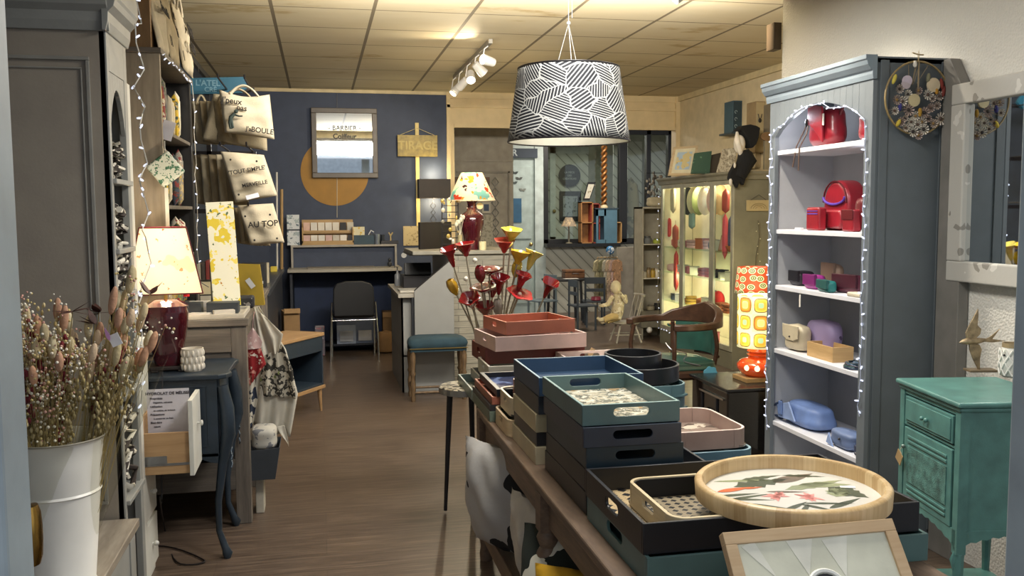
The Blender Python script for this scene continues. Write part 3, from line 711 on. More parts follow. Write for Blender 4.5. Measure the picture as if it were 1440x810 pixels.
o = M().box(-.001, .001, -.006, .006, -.06, 0).tube([(0, 0, 0), (0, 0, .02)], .001, 5).build('hanging_tag', col('dedad0')); q = P(1126, 404, X=CX); o.location = (q.x-.003, q.y, 1.085)
tag(o, 'white paper strip tag hanging off the edge of the third shelf', 'tag')
zs = .782
q = P(1122, 475, X=CX+.08)
t = thing('handbag', 'cream leather handbag with flap and button on the fourth shelf', 'bag', (q.x, q.y, zs))
soft(M(), (0, 0, .07), .04, .085, .07, 3.6, seed=2).build('body', col('c2b599', .5), t, False, smooth=60)
M().prism([(-.08, .135), (.08, .135), (.075, .07), (.03, .055), (-.03, .055), (-.075, .07)], 'x', -.046, -.040).build('flap', col('cabd9f', .5), t, False, bevel=.003)
M().ball((-.048, 0, .075), .005).build('button', blkl, t, False)
q = P(1160, 470, X=CX+.17)
t = thing('handbag', 'lilac patterned bag behind the wooden box on the fourth shelf', 'bag', (q.x, q.y, zs))
soft(M(), (0, 0, .085), .05, .12, .085, 3.2, seed=4).build('body', prt('lilac_print', '9b8bb0', [('54425f', 9, .6)], .5), t, False, smooth=60)
q = P(1167, 490, X=CX+.10)
t = thing('wooden_box', 'natural wooden box with a slot handle on the fourth shelf', 'box', (q.x, q.y, zs))
lw = wood('light_pine', 'b08d5c', 'caa774', (1, 1, 12))
m = M(); slotwall(m, .11, .072, .008, (.04, .014, .045), 0, Matrix.Translation((-.055, -.008+.115, 0)))
m.box(-.055, .055, -.115, -.107, 0, .072).box(-.055, -.047, -.107, .107, 0, .072).box(.047, .055, -.107, .107, 0, .072).box(-.05, .05, -.11, .11, .001, .008)
m.build('box_body', lw, t, False, bevel=.0012)
q = P(1200, 512, X=CX+.05); o = thing('trinket_pile', 'heap of dark blue green beaded bracelets on the fourth shelf', 'jewellery', (q.x, q.y, zs))
for k in range(5): M().tube([(.035*cos(a*.5)+k*.004, .05*sin(a*.5)+R(-.01, .01), .006+k*.005) for a in range(13)], .005, 6).build('bracelet', col(['24354a', '1f4a4a', '2b2b3c', '31506a', '1d2f3a'][k], .3), o, False, smooth=60)
q = P(1217, 505, X=CX+.05); t = thing('wrapped_bottle', 'small pale jar with cord at the near end of the fourth shelf', 'jar', (q.x, q.y-.02, zs))
M().lathe([(.02, 0), (.028, .02), (.028, .06), (.02, .075), (.02, .08)], n=16).build('jar_body', col('cbc4b0'), t, False, smooth=50)
M().tube([(.029*cos(a*.5), .029*sin(a*.5), .03+a*.002) for a in range(14)], .002, 5).build('cord', col('8a7a58'), t, False)
zs = .40
q = P(1142, 598, X=CX+.13); bl = mat('periwinkle_leather', '6b83b5', .5, var=.12)
t = thing('folded_bag', 'periwinkle blue leather bag lying folded on the fifth shelf', 'bag', (q.x, q.y+.02, zs))
soft(M(), (0, .0, .06), .09, .19, .06, 2.6, top=.8, seed=11).build('body', bl, t, False, smooth=60)
M().prism([(-.02, .03), (.15, .02), (.17, .08), (.05, .118)], 'x', -.098, -.088).build('flap', mat('pale_periwinkle', '8ea4cf', .5), t, False, bevel=.003)
M().box(-.106, -.1, .10, .135, .04, .11).build('strap_loop', bl, t, False, bevel=.002)
M().tube([(-.07, .16, .1), (-.11, .19, .07), (-.11, .19, .03), (-.06, .17, .0)], .008, 6).build('handle', col('33405c'), t, False, smooth=60)
q = P(1192, 612, X=CX+.07)
t = thing('folded_bag', 'slate blue clutch with dark stud in front of the periwinkle bag', 'bag', (q.x, q.y, zs), ry=.0)
soft(M(), (0, 0, .042), .05, .095, .042, 3, seed=12).build('body', col('66779a', .5), t, False, smooth=60)
M().prism([(.03, .0), (.09, .01), (.07, .06)], 'x', -.057, -.050).build('corner_patch', mat('pale_periwinkle2', '90a6d2', .5), t, False, bevel=.002)
M().ball((-.056, -.02, .05), .006).build('stud', blkl, t, False)
q = P(1214, 620, X=CX+.05); t = thing('pouch', 'dark navy pouch at the near end of the fifth shelf', 'pouch', (q.x, q.y-.02, zs)); soft(M(), (0, 0, .03), .04, .05, .03, 3, seed=13).build('body', col('26314f', .45), t, False, smooth=60); B(-.042, -.038, -.02, .02, .02, .024).build('zip', col('c8c8cc', .3, .6), t, False)

# fairy lights
def fairy(label, path, nb, loc, r=.0022, drop=.02, bulbc=None, wirec='c9ccd4', seed=1, name='string_lights', size=1.0):
    t = thing(name, label, 'string lights', loc); rr = random.Random(seed)
    pts = [Vector(p) for p in path]; M().tube(pts, r, 5).build('wire', col(wirec, .4), t)
    seg = [(pts[i+1]-pts[i]).length for i in range(len(pts)-1)]; tot = sum(seg); proto = None
    for k in range(nb):
        d = tot*(k+.5)/nb
        for i, s_ in enumerate(seg):
            if d <= s_: break
            d -= s_
        p = pts[i].lerp(pts[i+1], d/max(s_, 1e-6))
        if proto is None:
            proto = M().lathe([(.0028, 0), (.0036, .008), (.0028, .014), (0, .016)], n=7).build('bulb', bulbm, t, False, smooth=60); o = proto
        else: o = proto.copy(); C.objects.link(o); o.parent = t
        o.matrix_basis = Matrix.Translation(wm(t).inverted() @ p) @ Matrix.Rotation(rr.uniform(0, 6.28), 4, 'Z') @ Matrix.Rotation(rr.uniform(.5, 2.4), 4, 'X') @ Matrix.Scale(size, 4)
    return t
bulbm = emis('cool_led_bulb', 'dfe7ff', 1.1)
rr = random.Random(4)
pth = []
for k in range(36): z = .35+k*.044; pth.append((CX-.02+rr.uniform(-.008, .002), CY1-.03+rr.uniform(-.02, .02), z))
for k in range(13):
    t_ = k/12; pth.append((CX-.022, CY1-.03-(CY1-CY0-.07)*t_, CZ-.25+.10*sin(pi*t_)**.8+rr.uniform(-.015, .01)))
for k in range(30): pth.append((CX-.02, CY0+.03+rr.uniform(-.01, .01), 1.85-k*.043))
fairy('cool white fairy lights hung round the grey bookcase front', pth, 80, (CX-.02, CY1, .35), wirec='aab2c8', size=1.1)

for z_, e_ in ((1.93, 1.3), (1.70, .5), (1.35, .4), (1.05, .4), (.72, .4), (.33, .5)): lamp('POINT', 'fairy_glow', (CX+.04, CY0+.10, z_), e_, (.86, .91, 1), .03)
lamp('POINT', 'fairy_glow', (CX+.04, CY1-.2, 1.95), 1.0, (.86, .91, 1), .03)
# dried flower hoop on the bookcase side
q = P(1290, 138, Y=CY0-.03); hr = .152
t = thing('flower_hoop', 'round wire hoop of dried daisies hanging on the side of the grey bookcase', 'wreath', (q.x, CY0-.03, q.z), rad(0))
H_ = lambda a, r: (r*cos(a), 0, r*sin(a))
M().tube([H_(2*pi*k/40, hr) for k in range(41)], .0045, 6).build('hoop', wood('straw_wrap', 'a08a5c', '7d6a48', (30, 30, 30)), t, False, smooth=60)
M().tube([(0, 0, hr), (.003, .0, hr+.03), (0, .0, hr+.045), (-.004, 0, hr+.03), (0, 0, hr)], .0015, 5).tube([(-.03, .0, hr+.035), (0, 0, hr+.028), (.03, .01, hr+.03)], .003, 5).build('hanging_cord', col('bda981'), t, False)
m = M()
for k in range(13):
    a = R(.15, 2.9)*-1 if k % 3 else R(1.2, 2); m.tube([H_(a, hr*.95), H_(a+.4, hr*.4)], .0012, 4)
m.tube([(0, -.003, hr), (.0, -.004, .0)], .0035, 5).build('dry_stems', col('8f7e62'), t, False)
def daisy(c, r, pc, cc):
    m = M(); n = 11
    for k in range(n):
        a = 2*pi*k/n
        m.add([(c[0]+.2*r*cos(a-.25), c[1]-.004, c[2]+.2*r*sin(a-.25)), (c[0]+r*cos(a-.16), c[1]-.010, c[2]+r*sin(a-.16)), (c[0]+r*cos(a+.16), c[1]-.010, c[2]+r*sin(a+.16)), (c[0]+.2*r*cos(a+.25), c[1]-.004, c[2]+.2*r*sin(a+.25)),
               (c[0]+.6*r*cos(a), c[1]-.001, c[2]+.6*r*sin(a))], [(0, 1, 4), (1, 2, 4), (2, 3, 4), (3, 0, 4)], 0)
    m.ball((c[0], c[1]-.006, c[2]), (r*.32, .006, r*.32), 8, 5, 1)
    return m.build('dried_daisy', [col(pc, .6), col(cc, .6)], t, False)
rr = random.Random(12)
for (x, z, r) in ((-.10, -.01, .022), (-.05, .015, .019), (-.045, -.05, .026), (-.01, -.075, .02), (.045, .015, .024), (.06, -.04, .02), (.09, -.03, .018), (.11, -.085, .028), (.075, -.105, .02), (.03, -.13, .024), (-.02, -.14, .024), (-.055, -.125, .017), (-.06, -.085, .014), (.0, -.11, .018), (.05, -.085, .016), (.14, -.08, .017), (-.09, .035, .02), (.005, -.155, .02), (-.075, -.015, .022), (.03, -.06, .024), (-.03, -.1, .02), (.065, .0, .018), (-.11, -.055, .018), (.10, .01, .02), (.02, -.10, .022), (-.08, -.10, .02), (.0, .03, .017)):
    daisy((x, 0, z), r, rr.choice(['c9bfb2', 'b8a99c', 'd3ccbf', 'a8958a']), rr.choice(['2b221f', '7e6338', '4b3a30']))
for (x, z, r, c_) in ((.07, .055, .03, 'c9b89a'), (-.02, -.01, .027, 'bcae88'), (-.055, .07, .022, 'c3b6c2'), (-.06, .055, .02, 'b7a9ae')):
    M().lathe([(0, -.006), (r*.5, -.012), (r, -.004), (r, .004), (0, .006)], n=14).xf(Matrix.Translation((x, -.006, z)) @ Matrix.Rotation(pi/2, 4, 'X')).build('dried_bloom', col(c_, .7), t, False, smooth=40)
for (x, z, a, L, c_) in ((-.115, .075, .35, .045, 'c8b94f'), (.145, -.04, -.75, .05, 'cfc46a'), (.045, .085, .1, .04, '77755c'), (-.085, -.04, .1, .035, '2e2d6e'), (-.09, -.105, .5, .035, 'bda63d'), (.01, -.06, 0, .04, 'a57f2c'), (.085, .03, -.3, .03, 'b07f2c'), (.11, .06, -.2, .05, '7a2c22'), (.12, .03, .1, .05, '6d2a22'), (-.02, .14, .0, .03, 'ded8cc')):
    M().ball((0, 0, 0), (.009, .008, L*.5), 8, 6).xf(Matrix.Translation((x, -.006, z)) @ Matrix.Rotation(a, 4, 'Y')).build('dried_spike', col(c_, .8), t, False, smooth=60)

# wall mirror
m1 = P(1350, 120, X=2.64); m2 = P(1350, 395, X=2.64)
t = thing('wall_mirror', 'large wall mirror in a distressed whitewashed wooden frame on the right wall', 'mirror', (2.655, 3.0, m2.z))
y1 = m1.y; y0 = y1-.62; z0, z1 = m2.z, m1.z; fwd = .085
fr = prt('whitewashed_wood', 'b7b4ac', [('8b877f', 6, .62), ('cfccc4', 10, .62)], .6, bump=.2)
m = M().box(2.60, 2.655, y0, y1, z1-fwd, z1).box(2.60, 2.655, y0, y1, z0, z0+fwd).box(2.60, 2.655, y1-fwd, y1, z0+fwd, z1-fwd).box(2.60, 2.655, y0, y0+fwd, z0+fwd, z1-fwd)
m.build('frame', fr, t, bevel=.006)
B(2.625, 2.632, y0+fwd-.005, y1-fwd+.005, z0+fwd-.005, z1-fwd+.005).build('mirror_glass', silver('mirror_silver'), t)
# sloping boxed pipe behind it
o = M().prism([(CY0-.16, 0), (CY0-.02, 0), (CY0-.02, 2.13), (CY0-.06, 2.13), (CY0-.16, 1.97)], 'x', 2.605, 2.655).build('trim_boxing', col('77746e', .6), bevel=.003); struct(o)

# green nightstand
TQ = mat('sea_green_furniture_paint', '54807a', .35, var=.08, sc=14)
NX0, NX1, NY0, NY1, NZ = 2.03, 2.42, 2.56, 3.02, .872
a = P(1262, 530, z=NZ); b_ = P(1352, 566, z=NZ); c_ = P(1440, 560, z=NZ)
ns = thing('nightstand', 'sea green painted nightstand with drawer, carved door and open lower shelf', 'nightstand', (b_.x, b_.y, 0), math.atan2(a.y-b_.y, a.x-b_.x)-pi/2)
Wd = (a-b_).length-.03; Dp = .36        # local: y along the front face from near corner, x into depth
m = M().box(-.015, Dp+.01, -.015, Wd+.015, NZ-.018, NZ).box(-.006, Dp, -.006, Wd+.006, NZ-.034, NZ-.018); m.build('top', TQ, ns, False, bevel=.007, seg=3)
ZB = .42
m = M().box(.004, Dp-.01, .004, .02, ZB, NZ-.034).box(.004, Dp-.01, Wd-.02, Wd-.004, ZB, NZ-.034).box(Dp-.02, Dp-.01, .02, Wd-.02, ZB, NZ-.034).box(.004, Dp-.01, .01, Wd-.01, ZB, ZB+.015)
m.box(.004, .012, .02, Wd-.02, NZ-.05, NZ-.034).box(.004, .012, .02, Wd-.02, NZ-.165, NZ-.155); m.build('body', TQ, ns, False, bevel=.002)
d_ = M().box(-.002, .012, .045, Wd-.045, NZ-.15, NZ-.055).box(-.006, -.002, .055, Wd-.055, NZ-.14, NZ-.065).build('drawer', TQ, ns, False, bevel=.002)
M().ball((-.016, Wd/2-.015, NZ-.105), .008).ball((-.016, Wd/2+.015, NZ-.105), .008).build('knob', TQ, d_, False, smooth=60)
rel = mat('carved_green_relief', '4d766f', .5, var=.25, bump=.9, sc=30)
dz0, dz1 = ZB+.02, NZ-.17
dr_ = M().box(-.002, .012, .045, Wd-.045, dz0, dz1).build('door', TQ, ns, False, bevel=.002)
for z in (dz1-.03, dz1-.048, dz0+.03, dz0+.048): B(-.006, -.002, .075, Wd-.075, z-.005, z+.005).build('moulding', TQ, dr_, False, bevel=.002)
B(-.005, -.002, .075, Wd-.075, dz0+.065, dz1-.065).build('carved_panel', rel, dr_, False)
M().ball((-.012, Wd-.06, .63), .008).build('key_knob', col('6f7f78', .3, .6), dr_, False)
m = M()
poly = [(.01, ZB+.02), (Wd-.01, ZB+.02), (Wd-.01, ZB-.05)]+[(Wd-.03-(Wd-.06)*k/16, ZB-.035+.03*sin(pi*k/16)+.006*(k % 2)) for k in range(17)]+[(.01, ZB-.05)]
m.prism(poly, 'x', .0, .012)
poly = [(.01, ZB+.02), (Dp-.01, ZB+.02), (Dp-.01, ZB-.05)]+[(Dp-.03-(Dp-.06)*k/16, ZB-.03+.025*sin(pi*k/16)+.006*(k % 2)) for k in range(17)]+[(.01, ZB-.05)]
m.prism([(u, v_) for u, v_ in poly], 'y', .002, .014); m.build('apron', TQ, ns, False)
for lx, ly in ((.016, .016), (.016, Wd-.016), (Dp-.022, .016), (Dp-.022, Wd-.016)):
    m = M().box(lx-.016, lx+.016, ly-.016, ly+.016, ZB-.06, NZ-.034)
    m.tube([(lx, ly, ZB-.06), (lx, ly, ZB-.16), (lx, ly, .1), (lx-.004, ly, 0)], [.019, .017, .012, .013], 8)
    if lx < .1: m.tube([(lx-.012, ly, ZB-.05), (lx-.018, ly, ZB-.08), (lx-.012, ly, ZB-.13)], [.004, .010, .003], 6)
    m.build('leg', TQ, ns, False, smooth=40)
B(.0, Dp-.01, .0, Wd, .125, .14).build('lower_shelf', TQ, ns, False, bevel=.004)
kt = wm(ns) @ Vector((-.018, Wd-.06, .615)); t = thing('kraft_tag', 'kraft paper tag hanging from the nightstand door knob', 'tag', kt, rz=math.atan2(a.y-b_.y, a.x-b_.x)-pi/2)
B(-.002, .0, -.022, .022, -.055, -.012).xf(Matrix.Rotation(.5, 4, 'X')).build('card', col('a2865c', .7), t, False); M().tube([(0, 0, .012), (-.004, .004, 0), (0, 0, -.012)], .0012, 5).build('string', col('cfc2a0'), t, False)
# bronze swallow
q = P(1372, 522, z=NZ)
t = thing('bird_figurine', 'bronze swallow sculpture in flight on a flat base, on the green nightstand', 'figurine', (q.x, q.y, NZ), rad(-12))
bz = mat('aged_bronze', '8d7d63', .38, .55, var=.3, sc=30, bump=.3)
B(-.035, .075, -.03, .03, 0, .008).build('base', col('6b5d48', .5), t, False, bevel=.001)
m = M().tube([(-.068, 0, .112), (-.055, 0, .115), (-.035, 0, .118), (0, 0, .118), (.03, 0, .122), (.05, 0, .124)], [.001, .009, .014, .013, .007, .002], 10)
m.build('body', bz, t, False, smooth=60)
def blade(pts, th, nm):
    k = len(pts); M().prism([(x, z) for x, z in pts], 'y', -th, th).build(nm, bz, t, False, bevel=.002)
blade([(.03, .125), (.05, .135), (.088, .167), (.07, .14), (.06, .126), (.11, .118), (.06, .112), (.03, .115)], .003, 'forked_tail')
blade([(-.04, .125), (-.045, .15), (-.035, .175), (-.01, .225), (.0, .245), (.002, .22), (.0, .18), (.015, .165), (.012, .145), (-.005, .128)], .004, 'raised_wing')
blade([(-.03, .108), (-.028, .085), (-.012, .045), (.008, .006), (.016, .006), (.014, .05), (.02, .085), (.01, .105)], .004, 'lowered_wing')
q = P(1420, 530, z=NZ)
t = thing('lattice_jar', 'white woven lattice ceramic jar with tan rim, on the green nightstand', 'jar', (q.x+.01, q.y, NZ))
M().lathe([(.034, 0), (.042, .01), (.046, .05), (.042, .095), (.036, .112)], n=28).build('jar_body', col('d7d5cd', .5), t, False, smooth=60)
m = M()
for s_ in (-1, 1):
    for k in range(11):
        m.tube([((.0455+.002*sin(pi*j/8))*cos(2*pi*k/11+s_*j*.14), (.0455+.002*sin(pi*j/8))*sin(2*pi*k/11+s_*j*.14), .008+j*.0122) for j in range(9)], .0028, 5)
m.build('woven_strands', col('e4e2da', .5), t, False, smooth=60)
M().lathe([(.038, .112), (.038, .128), (.034, .128), (.033, .112)], n=24).build('rim_band', wood('tan_rim', '8c7a5e', 'a8946f'), t, False, smooth=40)
M().ball((-.046, -.01, .085), .004).build('bead', blkl, t, False)
# ================================================================== PENDANT LAMP AND TRACK LIGHTS
m, nt, b = base('hatched_black_white_shade')
tc = N(nt, 'ShaderNodeTexCoord'); uv = tc.outputs['UV']
mp = N(nt, 'ShaderNodeMapping'); mp.inputs['Scale'].default_value = (16, 4.2, 1); nt.links.new(uv, mp.inputs[0])
wp = N(nt, 'ShaderNodeTexNoise'); wp.inputs['Scale'].default_value = .9; nt.links.new(mp.outputs[0], wp.inputs['Vector'])
ad = N(nt, 'ShaderNodeVectorMath', operation='MULTIPLY_ADD'); nt.links.new(wp.outputs['Color'], ad.inputs[0]); ad.inputs[1].default_value = (.9, .9, 0); nt.links.new(mp.outputs[0], ad.inputs[2])
vo = N(nt, 'ShaderNodeTexVoronoi', voronoi_dimensions='2D'); vo.inputs['Scale'].default_value = .85; nt.links.new(ad.outputs[0], vo.inputs['Vector'])
ve = N(nt, 'ShaderNodeTexVoronoi', voronoi_dimensions='2D', feature='DISTANCE_TO_EDGE'); ve.inputs['Scale'].default_value = .85; nt.links.new(ad.outputs[0], ve.inputs['Vector'])
sp = N(nt, 'ShaderNodeSeparateColor'); nt.links.new(vo.outputs['Color'], sp.inputs[0])
an = N(nt, 'ShaderNodeMath', operation='MULTIPLY'); an.inputs[1].default_value = 6.28; nt.links.new(sp.outputs[0], an.inputs[0])
vr = N(nt, 'ShaderNodeVectorRotate', rotation_type='Z_AXIS'); nt.links.new(mp.outputs[0], vr.inputs['Vector']); nt.links.new(an.outputs[0], vr.inputs['Angle'])
sx = N(nt, 'ShaderNodeSeparateXYZ'); nt.links.new(vr.outputs[0], sx.inputs[0])
fq = N(nt, 'ShaderNodeMath', operation='MULTIPLY_ADD'); fq.inputs[1].default_value = 20; fq.inputs[2].default_value = 34; nt.links.new(sp.outputs[1], fq.inputs[0])
ml = N(nt, 'ShaderNodeMath', operation='MULTIPLY'); nt.links.new(sx.outputs[0], ml.inputs[0]); nt.links.new(fq.outputs[0], ml.inputs[1])
sn = N(nt, 'ShaderNodeMath', operation='SINE'); nt.links.new(ml.outputs[0], sn.inputs[0])
gt = N(nt, 'ShaderNodeMath', operation='GREATER_THAN'); gt.inputs[1].default_value = .48; nt.links.new(sn.outputs[0], gt.inputs[0])
le = N(nt, 'ShaderNodeMath', operation='LESS_THAN'); le.inputs[1].default_value = .028; nt.links.new(ve.outputs['Distance'], le.inputs[0])
mxx = N(nt, 'ShaderNodeMath', operation='MAXIMUM'); nt.links.new(gt.outputs[0], mxx.inputs[0]); nt.links.new(le.outputs[0], mxx.inputs[1])
nt.links.new(mixc(nt, mxx.outputs[0], lin('15171f'), lin('b4b4b0')), b.inputs['Base Color']); b.inputs['Roughness'].default_value = .7
hatch = m
def uvgrid(name, fn, nu, nv, mt, par, world=False, solid=0, smooth=180):
    """surface with a UV layout that follows its two parameters"""
    q = M().grid(fn, nu, nv); o = q.build(name, mt, par, world, smooth=smooth, solid=solid)
    me = o.data; l = me.uv_layers.new(name='uv')
    for p in me.polygons:
        us = [(vi % (nu+1))/nu for vi in p.vertices]
        for li in p.loop_indices:
            vi = me.loops[li].vertex_index; l.data[li].uv = ((vi % (nu+1))/nu, (vi//(nu+1))/nv)
    return o
Y0 = 3.4; a = P(716, 200, Y=Y0); b_ = P(881, 196, Y=Y0); c_ = P(730, 92, Y=Y0); d_ = P(867, 92, Y=Y0)
px_, zb_, zt_ = (a.x+b_.x)/2, a.z+.005, 2.04; rb, rt_ = (b_.x-a.x)/2, (d_.x-c_.x)/2
t = thing('pendant_lamp', 'large pendant lampshade with black and white hatched print hanging from the ceiling', 'lamp', (px_, Y0, zb_))
hh = zt_-zb_
uvgrid('lamp_shade', lambda u, v: ((rb+(rt_-rb)*v)*cos(2*pi*u), (rb+(rt_-rb)*v)*sin(2*pi*u), hh*v), 72, 8, hatch, t, solid=.002)
M().lathe([(rb-.004, .001), (rt_-.004, hh-.001)], n=64).build('shade_lining', col('e0dccb', .7), t, False, smooth=60)
ro = t.children[-1]; ro.data.materials[0] = col('e0dccb', .7)
bm_ = bmesh.new(); bm_.from_mesh(ro.data); bmesh.ops.delete(bm_, geom=[f for f in bm_.faces if len(f.verts) > 4], context='FACES'); bm_.to_mesh(ro.data); bm_.free()
M().tube([(rb*cos(2*pi*k/48), rb*sin(2*pi*k/48), .0) for k in range(49)], .004, 6).build('bottom_trim', blkl, t, False, smooth=60)
M().tube([(rt_*cos(2*pi*k/48), rt_*sin(2*pi*k/48), hh) for k in range(49)], .004, 6).build('top_trim', blkl, t, False, smooth=60)
wm1 = col('e6e6e2', .4)
apex = Vector((0, 0, hh+.17))
M().tube([(0, 0, apex.z), (0, 0, 2.72-zb_)], .0016, 6).tube([(.014, 0, apex.z+.02), (.014, 0, 2.72-zb_)], .0012, 5).build('hanging_wire', wm1, t, False)
for k in range(3):
    q = 2*pi*k/3+.5; M().tube([apex, (.05*cos(q), .05*sin(q), hh+.0)], .0012, 5).build('suspension_cord', wm1, t, False)
m = M().ball((0, 0, apex.z), .008)
for k in range(3): q = 2*pi*k/3+.5; m.tube([(0, 0, hh-.005), (rt_*cos(q), rt_*sin(q), hh-.005)], .002, 5)
m.tube([(.05*cos(2*pi*k/16), .05*sin(2*pi*k/16), hh) for k in range(17)], .002, 5)
m.build('spider_ring', wm1, t, False)

# ceiling track with five spots
ta, tb_ = P(690, 60, z=ZC-.03), P(636, 110, z=ZC-.03)
t = thing('track_light', 'white ceiling track with five small spotlights', 'ceiling light', (ta+tb_)/2)
M().box(ta.x-.016, ta.x+.016, ta.y, tb_.y, ZC-.035, ZC-.001).build('track', col('8a8578', .4), t, bevel=.002)
spotm = col('e4e2dc', .35); glow = emis('spot_glow', 'fff3dc', 14)
for k, (f, on, tg) in enumerate(((.06, 1, (.1, 6.3, 2.83)), (.27, 1, (3.0, 8.0, 1.2)), (.50, 1, (1.0, 5.4, .4)), (.73, 1, (.2, 10.2, 1.5)), (.95, 1, (-.3, 8.2, .8)))):
    y = ta.y+(tb_.y-ta.y)*f; c = Vector((ta.x, y, ZC-.15)); d = (Vector(tg)-c).normalized()
    body = M(); q = d.orthogonal().normalized()
    body.tube([c-d*.06, c-d*.055, c+d*.05, c+d*.058], [.024, .034, .042, .042], 18)
    o = body.build('spotlight', spotm, t, smooth=40)
    M().tube([(c.x, c.y, ZC-.035), (c.x-.03, c.y, ZC-.06), (c.x-.045, c.y, c.z), (c.x-.035, c.y, c.z)], .005, 6).build('bracket', spotm, o, smooth=60)
    M().tube([c+d*.056, c+d*.060], .034, 18).build('bulb_glass', glow if k in (0, 1, 2) else emis('spot_glow_dim', 'fff3dc', 3), o)
    lamp('SPOT', 'track_spot_lamp', c+d*.075, (34, 75, 60, 60, 50)[k], (1, .84, .60), .03, to=tg, angle=95, blend=.8)
# unseen second track out of frame, added to brighten the near room
t = thing('track_light', 'added unseen white ceiling track with three spotlights on the beam, nearest the shop front', 'ceiling light', (1.8, 4.2, 2.7))
M().box(1.8, 1.83, 3.2, 4.6, 2.685, 2.719).build('track', spotm, t)
for k, (y, tg) in enumerate(((3.3, (1.1, 2.4, .8)), (3.8, (2.5, 3.9, 1.2)), (4.4, (-.6, 4.6, 1.0)))):
    c = Vector((1.815, y, 2.6)); d = (Vector(tg)-c).normalized()
    o = M().tube([c-d*.06, c-d*.055, c+d*.05, c+d*.058], [.024, .034, .042, .042], 18).build('spotlight', spotm, t, smooth=40)
    M().tube([c+d*.056, c+d*.060], .034, 18).build('bulb_glass', glow, o)
    lamp('SPOT', 'track_spot_lamp', c+d*.075, (45, 60, 45)[k], (1, .9, .74), .03, to=tg, angle=100, blend=.8)
# ================================================================== LEFT: HUTCH, BUCKET OF DRIED FLOWERS
HX = -.686; HY0, HY1 = 3.30, 3.62
hg = mat('warm_grey_hutch_paint', '968d80', .4, var=.03); hg2 = mat('cool_grey_hutch_frame', '8f908c', .42, var=.04)
ht = thing('hutch', 'tall grey painted hutch with moulded side panel, left beside the door', 'cabinet', (-.86, 3.5, 0))
m = M().box(-1.035, HX, HY0, HY0+.02, 0, 2.2)
m.build('side_panel', hg, ht)
m = M()
def rframe(m, x0, x1, z0, z1, y, wdt, dp):
    m.box(x0, x1, y-dp, y, z1-wdt, z1).box(x0, x1, y-dp, y, z0, z0+wdt).box(x0, x0+wdt, y-dp, y, z0+wdt, z1-wdt).box(x1-wdt, x1, y-dp, y, z0+wdt, z1-wdt)
rframe(m, -1.04, HX-.048, .5, 2.02, HY0, .012, .010); rframe(m, -1.04, HX-.072, .53, 1.985, HY0, .006, .006)
m.build('panel_moulding', mat('moulding_grey', '8c8a83', .35), ht, bevel=.002)
prof = [(0, -.13), (.012, -.13), (.02, -.10), (.022, -.07), (.04, -.05), (.045, -.03), (.05, -.02), (.05, .12), (0, .12)]
m = M().prism([(HX+a, 2.235+b_) for a, b_ in prof], 'y', HY0-.03, HY1+.02).prism([(HY0-a, 2.235+b_) for a, b_ in prof], 'x', -1.04, HX+.02)
m.build('cornice', hg2, ht, bevel=.002)
B(-1.03, -1.02, HY0, HY1, 0, 2.1).build('back_panel', col('4c545c', .6), ht)
B(-1.03, HX, HY1-.02, HY1, 0, 2.12).build('side_panel', hg2, ht)
m = M().box(HX-.018, HX+.006, HY0, HY0+.03, 0, 2.15).box(HX-.018, HX+.006, HY1-.05, HY1, 0, 2.15).box(HX-.018, HX+.006, HY0+.03, HY1-.05, 1.98, 2.15)
archhead(m, HY0+.03, HY1-.05, 1.98, 1.78, .15, HX-.012, HX+.004, 12)
m.build('face_frame', hg2, ht, bevel=.002)
for z in (.50, .87, 1.22, 1.38, 1.62): B(-1.02, HX+.018, HY0+.02, HY1-.02, z-.018, z).build('shelf', hg2, ht, bevel=.003)
lace = prt('lace_ribbon', 'd9d4c6', [('3a322e', 14, .52)], .8, bump=.3)
for i, (z, c_, hh_) in enumerate(((.52, 'brown and white lace roll low', .28), (.88, 'black and white lace roll', .16), (1.23, 'dark lace bundle with white', .13), (1.39, 'black lace bundle', .13), (1.63, 'small lace bundle', .12))):
    t = thing('lace_bundle', c_+' on hutch shelf, number from the bottom matching its height' if False else c_+' hanging in the hutch, '+('below the drawer height', 'behind the dried flowers', 'level with the lamp base', 'level with the lampshade', 'under the cornice')[i], 'lace', (HX-.04, HY0+.09, z), 0, 'lace in the hutch')
    m = M()
    for k in range(7): m.tube([(R(-.03, .045), R(-.05, .2), hh_*j/6+R(-.01, .01)+.002) for j in range(7)], R(.006, .012), 6)
    m.build('lace_strands', lace, t, False, smooth=60)
fairy('white fairy lights wound over the hutch cornice and front', [(HX+.07+R(-.01, .012), HY0+.1+.2*abs(sin(k*.9)), 2.3-k*.05+R(-.02, .02)) for k in range(22)]+[(HX+.02+R(0, .015), HY1-.06+R(-.05, .04), 1.2-k*.05) for k in range(10)], 34, (HX+.05, HY0+.2, 1.0), r=.0024, wirec='c6c6c0', seed=3, size=1.1)

